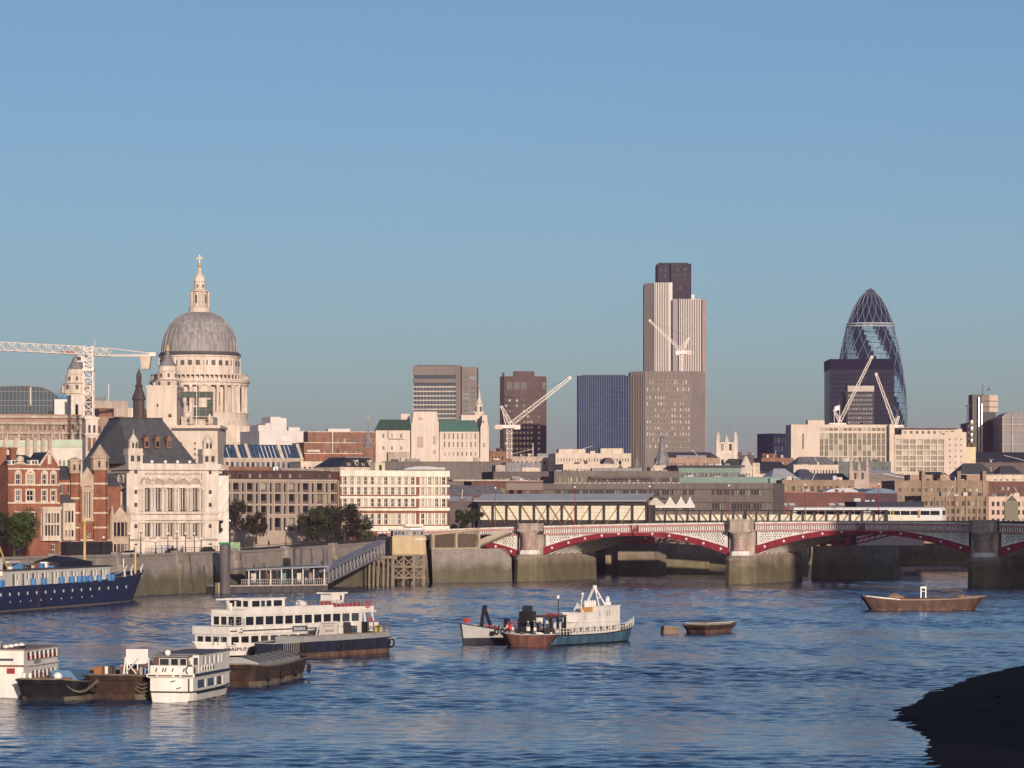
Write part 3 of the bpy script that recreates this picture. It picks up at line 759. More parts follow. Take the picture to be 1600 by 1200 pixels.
# ---- red brick house with gable and bay
def brick_house():
    a = (13, 724, 92, 730); x0, L, ang = loc_frame(*a); D = 728; zb = 8.
    t = thing('red_brick_house', 'red brick house with white dressed windows, corner gable and stone bay', 'house', (x0, 724, zb), ang)
    Z = lambda y: WZ(y, D)-zb
    X_ = lambda p: px_to_l(p, *a)
    wb = MB(); xs = [(X_(p-d), X_(p+d)) for p, d in ((28, 3.4), (47, 5.4), (69, 3.2), (83, 3.2))]
    zs = [(Z(868), Z(850)), (Z(825), Z(801)), (Z(783), Z(766)), (Z(757), Z(741))]
    facade(wb, t, 0, 0, 0, L, 0, Z(727), xs, zs, 'sash', .3, skip=lambda i, j: (j == 1 and i > 1) or (j == 0 and i in (1, 2)))
    facade(wb, t, L, 0, math.pi/2, 14, 0, Z(727), even(3, 1, 13, .35), zs[1:], 'sash', .3)
    wb.box(0, L, 13.9, 14, 0, Z(727)); wb.quad((0, 0, 0), (0, 14, 0), (0, 14, Z(727)), (0, 0, Z(727)))
    wb.build('wall', BRICK, t)
    for i, (xa, xb) in enumerate(xs):
        for j in (1, 2, 3):
            if j == 1 and i > 1: continue
            surround(t, xa, xb, zs[j][0], zs[j][1], SANDST, .32)
            if j == 3: arch_part(t, (xa+xb)/2, 0, zs[j][1]+.1, (xb-xa)*.3, .5, SANDST)
    for y in (734, 759, 787): 
        s = MB(); s.box(-.15, L+.15, -.22, 0, Z(y), Z(y)+.35); s.build('string_course', SANDST, t)
    s = MB(); s.box(-.2, X_(62), -.1, .3, Z(727), Z(727)+.3); s.build('parapet', SANDST, t)
    hip(t, 0, L-3, .3, 14, Z(727)+.1, Z(711)-Z(727), 2.2, SLATED, .1)
    g = MB(); ga, gb = X_(62), L; gm = (ga+gb)/2
    g.extr([(ga, -.05, Z(728)), (gb, -.05, Z(728)), (gm+.4, -.05, Z(705)), (gm-.4, -.05, Z(705))], (0, .5, 0)); g.build('gable', BRICK, t)
    g = MB(); g.bar((ga-.1, .1, Z(728)), (gm, .1, Z(704)), .5, .35); g.bar((gb+.1, .1, Z(728)), (gm, .1, Z(704)), .5, .35); g.build('gable_coping', SANDST, t)
    MB().box(gm-.4, gm+.4, -.2, -.05, Z(725), Z(710)).build('gable_niche', SANDST, t)
    gr = MB(); gr.add([(ga, .5, Z(728)), (gb, .5, Z(728)), (gm, .5, Z(706)), (gm, 9, Z(706)), (ga, 9, Z(728)), (gb, 9, Z(728))], [[0, 2, 3, 4], [2, 1, 5, 3]]); gr.build('gable_roof', SLATED, t)
    for p in (24, 55): 
        d = MB(); c = X_(p); d.box(c-.9, c+.9, .4, 3, Z(726), Z(719)); d.build('dormer', M('dormer_white', (.72, .68, .62)), t)
        inst('window', wmesh('two'), t, (c, .38, (Z(726)+Z(719))/2), 0, (1.4, 1, .8))
    d = MB(); c = X_(32); d.extr([(c-1.6, -.1, Z(727)), (c+1.6, -.1, Z(727)), (c, -.1, Z(718))], (0, .4, 0)); d.lathe(c, .1, [(.8, Z(721)), (.9, Z(716)), (.5, Z(713))], 8); d.build('pediment', SANDST, t)
    for p, w in ((10, 3.2), (32, 1.2)):
        c = X_(p); k = MB(); k.box(c-w/2, c+w/2, 4, 5.2, Z(727), Z(703)); k.box(c-w/2-.2, c+w/2+.2, 3.8, 5.4, Z(703), Z(699)); k.build('chimney', BRICK, t)
    # stone bay
    ba, bb = X_(63), L-.2; b = MB()
    facade(b, t, ba, -1.6, 0, bb-ba, Z(842), Z(796), even(5, .4, bb-ba-.3, .68), [(Z(837), Z(820)), (Z(817), Z(802))], 'dark', .3)
    facade(b, t, ba, 0, -math.pi/2, 1.6, Z(842), Z(796), [(.4, 1.2)], [(Z(837), Z(820)), (Z(817), Z(802))], 'dark', .3)
    b.box(ba-.2, bb+.2, -1.8, 0, Z(796), Z(792)); b.box(ba-.1, bb+.1, -1.7, 0, Z(845), Z(842)); b.quad((bb, -1.6, Z(842)), (bb, 0, Z(842)), (bb, 0, Z(796)), (bb, -1.6, Z(796)))
    b.build('bay_window', SANDST, t)
brick_house()
# ---- red brick gothic college with turrets
def college():
    a = (92, 741, 199, 749); x0, L, ang = loc_frame(*a); D = 748; zb = 8.
    t = thing('gothic_college', 'red brick gothic hall with tall traceried window and stone spired turret', 'hall', (x0, 741, zb), ang)
    Z = lambda y: WZ(y, D)-zb
    X_ = lambda p: px_to_l(p, *a)
    w = MB()
    facade(w, t, 0, .4, 0, X_(122), 0, Z(750), [(X_(p-2.6), X_(p+2.6)) for p in (97, 110)], [(Z(863), Z(852)), (Z(841), Z(826)), (Z(816), Z(800)), (Z(772), Z(757))], 'two', .3)
    facade(w, t, X_(122), 0, 0, X_(150)-X_(122), 0, Z(757), [(X_(131)-X_(122), X_(142)-X_(122))], [(Z(840), Z(832)), (Z(812), Z(765))], 'four', .4)
    facade(w, t, X_(163), .2, 0, L-X_(163), 0, Z(806), [(X_(p-2.2)-X_(163), X_(p+2.2)-X_(163)) for p in (168, 177, 186, 194)], [(Z(862), Z(848)), (Z(838), Z(818))], 'two', .3)
    w.box(0, L, 12, 12.1, 0, Z(757)); w.quad((L, .2, 0), (L, 12, 0), (L, 12, Z(806)), (L, .2, Z(806)))
    facade(w, t, X_(150), 4, 0, L-X_(150), Z(806), Z(760), [(X_(166)-X_(150), X_(171)-X_(150)), (X_(176)-X_(150), X_(180)-X_(150))], [(Z(795), Z(775))], 'two', .3)
    w.build('wall', BRICK, t)
    for y in (757, 818, 846): MB().box(-.1, X_(122), .15, .4, Z(y), Z(y)+.35).build('string_course', SANDST, t)
    for y in (845,): MB().box(X_(122), L, -.25, 0, Z(y), Z(y)+.35).build('string_course', SANDST, t)
    hip(t, 0, X_(122), .4, 12, Z(750), Z(728)-Z(750), .4, SLATE, .1); hip(t, X_(150), L, 4, 12, Z(760), 3, .3, SLATE, .1, 'wing_roof')
    lr = MB(); lr.quad((X_(92), -1.5, Z(786)), (X_(114), -1.5, Z(786)), (X_(108), .4, Z(773)), (X_(95), .4, Z(773))); lr.build('lean_to_roof', SLATE, t)
    b = MB(); facade(b, t, X_(95), -1.5, 0, X_(114)-X_(95), Z(842), Z(786), even(3, .3, X_(114)-X_(95)-.3, .6), [(Z(838), Z(828)), (Z(816), Z(798))], 'dark', .25)
    b.box(X_(95), X_(114), -1.5, .4, Z(844), Z(842)); b.quad((X_(114), -1.5, Z(842)), (X_(114), .4, Z(842)), (X_(114), .4, Z(786)), (X_(114), -1.5, Z(786)))
    b.quad((X_(95), -1.5, Z(842)), (X_(95), .4, Z(842)), (X_(95), .4, Z(786)), (X_(95), -1.5, Z(786))); b.build('oriel', SANDST, t)
    # stone gable over the tall window
    g = MB(); ga, gb = X_(122), X_(150); gm = (ga+gb)/2; SG = M('stone_brown', (.44, .34, .25), .8, .2, .5)
    g.extr([(ga, -.3, Z(760)), (gb, -.3, Z(760)), (gb, -.3, Z(742)), (gm+1.2, -.3, Z(742)), (gm, -.3, Z(730)), (gm-1.2, -.3, Z(742)), (ga, -.3, Z(742))], (0, .6, 0)); g.build('stone_gable', SG, t)
    surround(t, X_(131), X_(142), Z(812), Z(765), SG, .5, .3); arch_part(t, X_(136.5), 0, Z(765), 1.05, .5, SG, th=.35)
    for q in (-.9, -.3, .3, .9): MB().box(gm+q-.08, gm+q+.08, -.06, .3, Z(812), Z(766)).build('mullion', SANDST, t)
    # turrets
    for nm, p, r, zt, zs_, m in (('turret', 117, 1.2, 740, 715, BRICK), ('turret', 156, 1.75, 735, 695, BRICK)):
        c = X_(p); k = MB(); k.lathe(c, 0, [(r, 0), (r, Z(zt))], 8, a0=math.pi/8); o = k.build(nm, m, t)
        k = MB(); k.lathe(c, 0, [(r*1.15, Z(zt)), (r*1.15, Z(zt)+2.6), (r*1.35, Z(zt)+2.7), (r*1.2, Z(zt)+3.1), (.12, Z(zs_))], 8, a0=math.pi/8); k.build('spire', SG, o)
        for q in range(5):
            z = 3+q*3.3
            if z < Z(zt)-1: MB().lathe(c, 0, [(r+.06, z), (r+.06, z+.4)], 8, a0=math.pi/8).build('stone_band', SANDST, o)
        for q in (-.5, .5): MB().box(c+q*r-.2, c+q*r+.2, -r*1.16, -r*1.0, Z(zt)+.7, Z(zt)+2).build('opening', DARK, o)
    # small porch gable
    ga, gb = X_(174), L-.1; gm = (ga+gb)/2; g = MB()
    g.extr([(ga, -.8, Z(862)), (gb, -.8, Z(862)), (gb, -.8, Z(808)), (gm, -.8, Z(791)), (ga, -.8, Z(808))], (0, .9, 0)); g.build('porch_front', SG, t)
    for q in range(4):
        xx = ga+(gb-ga)*(q+.5)/4
        for z0, z1 in ((862, 850), (838, 816)): inst('window', wmesh('dark'), t, (xx, -.83, (Z(z0)+Z(z1))/2), 0, ((gb-ga)/5.5, 1, Z(z1)-Z(z0)))
    for c in (ga, gb): MB().lathe(c, -.5, [(.5, 0), (.5, Z(806)), (.6, Z(806)), (.05, Z(790))], 6).build('pinnacle', SG, t)
college()
# ---- white school with steep slate roof
def school():
    a = (205, 762, 342, 771); x0, L, ang = loc_frame(*a); D = 772; zb = 8.
    t = thing('white_stone_school', 'white stone school with steep grey roof, corner turrets and dark lantern', 'school', (x0, 762, zb), ang)
    Z = lambda y: WZ(y, D)-zb
    X_ = lambda p: px_to_l(p, *a)
    cols = [(X_(p-5), X_(p+5)) for p in (229, 246, 265, 284.5, 304)]
    w = MB()
    facade(w, t, 0, 0, 0, L, 0, Z(733), cols, [(Z(838), Z(817)), (Z(797), Z(763))], 'dark', .9)
    Ld = 15; lc = 5.2
    facade(w, t, 0, Ld, -math.pi/2, Ld, 0, Z(733), [(Ld-lc-4.2, Ld-lc)], [(Z(838), Z(820)), (Z(790), Z(755))], 'four', .8)
    w.quad((L, 0, 0), (L, Ld, 0), (L, Ld, Z(733)), (L, 0, Z(733))); w.box(0, L, Ld, Ld+.1, 0, Z(733))
    w.build('wall', PORTL, t)
    o = MB()
    for i in range(8):
        a0, a1 = math.pi*i/8, math.pi*(i+1)/8; cy = lc+2.1; zz = Z(755)
        o.extr([(-.02, cy+2.1*math.cos(a0), zz+2.1*math.sin(a0)), (-.02, cy+2.1*math.cos(a1), zz+2.1*math.sin(a1)), (-.02, cy+2.8*math.cos(a1), zz+2.8*math.sin(a1)), (-.02, cy+2.8*math.cos(a0), zz+2.8*math.sin(a0))], (-.35, 0, 0))
    o.build('arch', SANDST, t)
    # arcades: columns between windows on both storeys, arches above
    cm = MB().lathe(0, 0, [(.42, 0), (.42, .5), (.3, .6), (.27, 8), (.45, 8.4), (.45, 8.8)], 10).mesh('column', PORTL)
    edges = [p for p in (219.5, 237.5, 255.5, 274.5, 294, 313.5)]
    for e in edges:
        for dx in (-.42, .42):
            for zlo, zhi in ((840, 816), (799, 764)):
                hh = Z(zhi)-Z(zlo); inst('column', cm, t, (X_(e)+dx, -.75, Z(zlo)), 0, (1, 1, hh/8.8))
    for c in cols:
        cx = (c[0]+c[1])/2; arch_part(t, cx, 0, Z(757), 1.35, .5, PORTL, th=.6)
        d = MB(); n = 8
        d.poly([(cx+1.35*math.cos(math.pi*i/n), -.02, Z(757)+1.35*math.sin(math.pi*i/n)) for i in range(n+1)]); d.build('tympanum', M('stone_shade', (.36, .29, .23)), t)
        MB().box(c[0]-.1, c[1]+.1, -.05, .85, Z(802), Z(797)).build('window_apron', DARK, t)
        for q in (1/3., 2/3.):
            xx = c[0]+(c[1]-c[0])*q
            for zl, zh in ((838, 817), (797, 763)): MB().box(xx-.1, xx+.1, .5, .8, Z(zl), Z(zh)).build('mullion', PORTL, t)
    for y, d_, hh in ((862, .9, 1.6), (845, .6, .5), (813, .9, .5), (803, 1.1, .55), (763, .5, .35), (740, .6, .5), (735, .9, .5)):
        MB().box(-d_, L+d_, -d_, 0, Z(y), Z(y)+hh).build('cornice', PORTL, t)
        MB().box(-d_, 0, 0, Ld, Z(y), Z(y)+hh).build('cornice', PORTL, t)
    # dentils under the main cornice
    dm = MB().box(-.22, .22, -.45, 0, 0, .45).mesh('dentil', SANDST)
    for i in range(34): inst('dentil', dm, t, (.4+i*(L-.8)/33, -.05, Z(742)))
    # parapet
    pp = MB(); pp.box(-.5, L+.5, -.5, .1, Z(732), Z(725)); pp.box(-.5, .1, .1, Ld, Z(732), Z(725)); pp.build('parapet', PORTL, t)
    for p in (237, 258, 277, 296): MB().ball((X_(p), -.2, Z(725)+.4), .4, 8).build('finial', GLOBE, t)
    # corner piers with small openings
    for p, wd in ((211, 2.2), (327, 2.0)):
        c = X_(p); b = MB(); b.box(c-wd, c+wd, -.6, 0, 0, Z(740)); b.build('corner_pier', PORTL, t)
        for y in (741, 772, 792, 825, 855): MB().box(c-.35, c+.35, -.68, -.6, Z(y), Z(y)+.9).build('opening', DARK, t)
        k = MB(); k.box(c-1.7, c+1.7, -.4, 3, Z(732), Z(712)); k.box(c-1.9, c+1.9, -.6, 3.2, Z(712), Z(710)); k.build('turret', PORTL, t)
        for q in (-.75, .75): MB().box(c+q-.4, c+q+.4, -.46, -.4, Z(722), Z(713)).build('opening', DARK, t)
        k = MB(); k.box(c-1.75, c+1.75, -.45, 3.05, Z(710), Z(702)); k.build('turret_head', SANDST, t)
        k = MB(); k.lathe(c, 1.3, [(1.15, Z(702)), (1.15, Z(692)), (1.3, Z(691)), (.85, Z(686)), (.15, Z(679)), (.05, Z(672))], 8, a0=math.pi/8); k.build('cupola', PORTL, t)
        for q in (-.4, .4): MB().box(c+q-.22, c+q+.22, .06, .25, Z(701), Z(693)).build('opening', DARK, t)
    # steep roof
    k0 = math.cos(ang), math.sin(ang)
    def XA(p, y): q = (p-800)/FPX; return (q*(762+y*k0[0])-x0+y*k0[1])/(k0[0]-q*k0[1])
    r = MB(); zt, ze = Z(655), Z(725)
    px128 = XA(128, Ld+2)
    A, Bq, Cq, Dq = (-.2, -.1, ze), (X_(308), -.1, ze), (X_(308), Ld+2, ze), (px128, Ld+2, ze)
    xa, xb = XA(188, 6.5), XA(253, 6.5)
    r.quad(A, Bq, (xb, 6.5, zt), (xa, 6.5, zt)); r.quad(Bq, Cq, (xb, Ld, zt), (xb, 6.5, zt)); r.quad(Dq, A, (xa, 6.5, zt), (xa, Ld, zt)); r.quad((xa, 6.5, zt), (xb, 6.5, zt), (xb, Ld, zt), (xa, Ld, zt)); r.quad(Cq, Dq, (xa, Ld, zt), (xb, Ld, zt))
    r.build('roof', SLATE, t)
    MB().box(xa-.2, xb+.2, 6.3, Ld, zt, zt+.3).build('ridge', SLATED, t)
    for p, y in ((227, 700), (244, 700), (262, 700)):   # dormers on the front slope
        f = (Z(y)-ze)/(zt-ze); cy = -.1+6.6*f; c = XA(p, cy); d = MB(); d.box(c-.55, c+.55, cy-1.1, cy+1.8, Z(y)-.2, Z(y)+1.9)
        d.add([(c-.8, cy-1.3, Z(y)+1.9), (c+.8, cy-1.3, Z(y)+1.9), (c, cy-1.3, Z(y)+2.8), (c-.8, cy+2, Z(y)+1.9), (c+.8, cy+2, Z(y)+1.9), (c, cy+2, Z(y)+2.8)], [[0, 1, 2], [0, 2, 5, 3], [1, 4, 5, 2], [0, 3, 4, 1]])
        d.build('dormer', BRICKB, t); inst('window', wmesh('dark'), t, (c, cy-1.13, Z(y)+.8), 0, (.7, 1, 1.3))
    d = MB(); d.box(.6, 3.4, 9.2, 10.4, Z(688), Z(676)); d.build('side_dormer', SLATED, t); inst('window', wmesh('dark'), t, (.58, 9.8, (Z(688)+Z(676))/2), -math.pi/2, (.8, 1, 1.2))
    # dark lantern on the ridge
    c = XA(217, 9); k = MB(); LB = M('lantern_dark', (.075, .055, .055), .6, .25)
    k.lathe(c, 9, [(1.35, Z(668)), (1.35, Z(626)), (1.6, Z(624)), (1.55, Z(621)), (1.05, Z(612)), (.75, Z(606)), (.95, Z(603)), (.55, Z(600))], 8, a0=math.pi/8); k.build('lantern_base', LB, t)
    k = MB(); 
    for i in range(6):
        q = i*math.pi/3; k.tube((c+.5*math.cos(q), 9+.5*math.sin(q), Z(600)), (c+.5*math.cos(q), 9+.5*math.sin(q), Z(589)), .13, n=5)
    k.lathe(c, 9, [(.7, Z(589)), (.65, Z(586)), (.35, Z(581)), (.05, Z(575))], 8); k.build('lantern_top', LB, t)
school()
# ---- stair tower behind the school on the left
t, L, h = B('bell_tower', 'slender cream belfry with brick panels rising beside the grey roof', 134, 800, 153, 801, 653, 4, PORTL, cat='tower', flat=False)
Zt = lambda y: WZ(y, 800)-8
for i in range(2):
    xx = L*(.3+.4*i); MB().box(xx-.28, xx+.28, -.05, .0, Zt(676), Zt(664)).build('opening', DARK, t)
    MB().box(xx-.45, xx+.45, -.06, 0, Zt(705), Zt(684)).build('brick_panel', BRICKB, t)
b = MB(); b.box(-.25, L+.25, -.25, 4.2, Zt(680), Zt(677)); b.box(-.35, L+.35, -.35, 4.3, Zt(655), Zt(652)); b.lathe(L/2, 2, [(1.6, Zt(652)), (1.5, Zt(649)), (.3, Zt(648))], 12); b.build('cornice', PORTL, t)
# ---- scaffold wrapped in white sheet, right of the school
t = thing('sheeted_scaffold', 'scaffold wrapped in crumpled white sheeting between school and brown offices', 'scaffold', (WX(324, 800), 800, 8), R(22))
SHEET = M('sheeting', (.70, .64, .58), .7, .1, .5, bump=.8)
b = MB(); rr = random.Random(5); nx, nz = 8, 14; W_ = 5.4; Hh = WZ(743, 800)-8
for j in range(nz+1):
    for i in range(nx+1): b.v.append((W_*i/nx, rr.uniform(-.18, .18), 1.5+(Hh-1.5)*j/nz))
for j in range(nz):
    for i in range(nx): b.f.append([j*(nx+1)+i, j*(nx+1)+i+1, (j+1)*(nx+1)+i+1, (j+1)*(nx+1)+i]); b.m.append(0)
b.build('sheet', SHEET, t, smooth=False)
for i in range(4):
    MB().tube((W_*i/3, .4, 0), (W_*i/3, .4, Hh+1.2), .07, n=6).build('pole', GREYF, t)
for k in range(5): MB().tube((0, .45, 2+k*3.6), (W_, .45, 2+k*3.6), .06, n=6).build('rail', GREYF, t)
MB().bar((.3, -.25, 4), (W_-.3, -.25, 11), .08).build('brace', GREYF, t)
# ---- brown office with pale columns
def brown_office():
    a = (352, 838, 524, 856); x0, L, ang = loc_frame(*a); D = 846; zb = 8.
    t = thing('brown_office', 'brown office block with pale stone frame and dark copper attic', 'office', (x0, 838, zb), ang)
    Z = lambda y: WZ(y, D)-zb; X_ = lambda p: px_to_l(p, *a)
    ST = M('office_stone', (.38, .305, .245), .8, .12); BR = M('bronze_panel', (.13, .095, .085), .6, .15)
    w = MB(); rows = [(Z(829), Z(809)), (Z(804), Z(790)), (Z(787), Z(771.5)), (Z(769), Z(754.5))]
    xs = []; kinds = []
    p = 356.
    wide = False
    while p < 520:
        wd = 10.2 if wide else 4.2
        xs.append((X_(p), X_(p+wd))); p += wd+3.7; wide = not wide
    facade(w, t, 0, 0, 0, L, 0, Z(752), xs, rows, 'dark', .7)
    w.quad((L, 0, 0), (L, 14, 0), (L, 14, Z(752)), (L, 0, Z(752))); w.quad((0, 0, 0), (0, 14, 0), (0, 14, Z(752)), (0, 0, Z(752))); w.box(0, L, 14, 14.1, 0, Z(752))
    w.build('wall', ST, t)
    for i, (xa, xb) in enumerate(xs):
        MB().box(xa-.36, xa-.16, -.35, 0, Z(806), Z(750)).build('column', ST, t); MB().box(xb+.16, xb+.36, -.35, 0, Z(806), Z(750)).build('column', ST, t)
        if xb-xa > 1.2:
            for r in rows: MB().box(xa, xb, .1, .68, r[0], r[0]+(r[1]-r[0])*.28).build('spandrel', BR, t)
    for y in (806, 752): MB().box(-.3, L+.3, -.45, 0, Z(y), Z(y)+.5).build('band', ST, t)
    at = MB(); at.add([(-.2, 0, Z(750)), (L+.2, 0, Z(750)), (L-.2, 2.2, Z(735)), (.6, 2.2, Z(735)), (-.2, 14, Z(750)), (L+.2, 14, Z(750)), (L-.2, 12, Z(735)), (.6, 12, Z(735))], [[0, 1, 2, 3], [1, 5, 6, 2], [4, 0, 3, 7], [3, 2, 6, 7], [5, 4, 7, 6]])
    at.build('attic_roof', M('copper_brown', (.095, .055, .045), .6, .2, .6, streak=.2), t)
    for i in range(11):
        c = L*(i+.5)/11; d = MB(); d.box(c-.5, c+.5, .5, 2, Z(748), Z(740)); d.build('dormer', BR, t); inst('window', wmesh('dark'), t, (c+.05, .48, (Z(748)+Z(740))/2), 0, (.7, 1, 1.1))
    for p0, p1, y in ((356, 372, 727), (372, 440, 729), (455, 520, 731)):
        b = MB(); b.box(X_(p0), X_(p1), 5, 10, Z(735), Z(y)); b.build('plant_room', BRICKB if p0 == 372 else ST, t)
    for p in (440.5, 445): MB().tube((X_(p), 4, Z(735)), (X_(p), 4, Z(729)), .3).build('vent_pipe', GLOBE, t)
    rl = MB()
    for i in range(40): rl.tube((X_(440)+i*.33, 3.4, Z(735)), (X_(440)+i*.33, 3.4, Z(733)), .03, n=4)
    rl.tube((X_(440), 3.4, Z(733)), (X_(440)+13.2, 3.4, Z(733)), .04, n=4); rl.build('roof_railing', GREYF, t)
brown_office()
# ---- white and brick corner block
def banded_block():
    a = (531, 872, 652, 884); x0, L, ang = loc_frame(*a); D = 876; zb = 8.
    t = thing('banded_corner_block', 'four storey red brick corner block banded with white stucco', 'building', (x0, 872, zb), ang)
    Z = lambda y: WZ(y, D)-zb; X_ = lambda p: px_to_l(p, *a)
    STU = M('white_stucco', (.76, .69, .57), .7, .1, .4, streak=.15)
    rows = [(820, 802), (792, 779), (773, 761), (757, 745)]
    h = Z(737); w = MB()
    xs = even(11, .5, L-.4, .62)
    L2 = 8.6   # canted return towards the bridge
    ang2 = math.radians(-16)
    for (ox, oy, an, ln, q) in ((0, 0, 0, L, xs), (L, 0, ang2-0, L2, even(4, .5, L2-.4, .55))):
        facade(w, t, ox, oy, an, ln, 0, h, q, [(Z(a_), Z(b_)) for a_, b_ in rows], 'sashb', .35)
    ex, ey = L+L2*math.cos(ang2), L2*math.sin(ang2)
    w.quad((ex, ey, 0), (ex+1, ey+14, 0), (ex+1, ey+14, h), (ex, ey, h)); w.quad((0, 0, 0), (0, 14, 0), (0, 14, h), (0, 0, h)); w.quad((0, 14, 0), (ex+1, ey+14, 0), (ex+1, ey+14, h), (0, 14, h))
    w.build('wall', BRICK, t)
    MB().poly([(0, 0, h-.4), (L, 0, h-.4), (ex, ey, h-.4), (ex+1, ey+14, h-.4), (0, 14, h-.4)]).build('roof', ROOFG, t)
    pil = MB().box(-.2, .2, -.16, .0, 0, 1).mesh('pilaster', STU)
    for r, (a_, b_) in enumerate(rows):
        for (xa, xb) in xs:
            inst('pilaster', pil, t, (xa-.12, 0, Z(a_)), 0, (1, 1, Z(b_)-Z(a_))); inst('pilaster', pil, t, (xb+.12, 0, Z(a_)), 0, (1, 1, Z(b_)-Z(a_)))
        for (xa, xb) in even(4, .5, L2-.4, .55):
            for e in (xa-.12, xb+.12): inst('pilaster', pil, t, (L+e*math.cos(ang2), e*math.sin(ang2), Z(a_)), ang2, (1, 1, Z(b_)-Z(a_)))
    for y0, y1, d_ in ((744.5, 735, .5), (760.5, 757.5, .35), (779, 774, .45), (798, 793, .5), (830, 822, .4)):
        for (ox, oy, an, ln) in ((0, 0, 0, L), (L, 0, ang2, L2)):
            b = MB(); b.box(-.1, ln+.25, -d_, 0, 0, Z(y1)-Z(y0)); me = b.mesh('stucco_band', STU); inst('stucco_band', me, t, (ox, oy, Z(y0)), an)
    for y in (775.2, 794.2): MB().box(-.1, L+.2, -.5, -.46, Z(y), Z(y)+.25).build('red_line', BRICK, t)
    # roof house and dark mansard behind
    MB().box(X_(592), X_(607), 2, 5, h, Z(722)).build('roof_house', M('cream_render', (.60, .52, .36)), t)
    MB().box(X_(598), X_(602), 1.95, 2, h+.3, Z(726)).build('roof_door', DARK, t)
    MB().box(X_(560), X_(590), -.6, -.45, Z(741.5), Z(738)).build('sign_board', STU, t)
    d = MB(); d.box(X_(628), X_(655), -2.2, -.5, Z(823), Z(819)); d.build('canopy', STU, t)
banded_block()
t, L, h = B('mansard_house', 'dark mansard roofed house with stone dormers behind the banded block', 531, 905, 592, 912, 731, 14, SANDST, front=dict(n=(7, 4), f=(.4, .5), mz=(8, 1)))
b = MB(); zt = WZ(715, 905)-8; b.frust([(-.2, -.2), (L+.2, -.2), (L+.2, 14), (-.2, 14)], h+.25, [(3.5, 2.5), (L-1.6, 2.5), (L-1.6, 12), (3.5, 12)], zt); b.build('mansard', SLATED, t)
for i, f in enumerate((.25, .45, .62, .8)):
    c = L*f; b = MB(); b.box(c-.45, c+.45, .3, 2.4, h+.2, zt-.6 if i % 2 else zt-1.4); b.build('dormer', SANDST, t); inst('window', wmesh('dark'), t, (c, .28, h+1.3), 0, (.5, 1, .9))
MB().box(3.2, L-1.4, 2.3, 12, zt, zt+.35).build('lead_cap', LEAD, t)
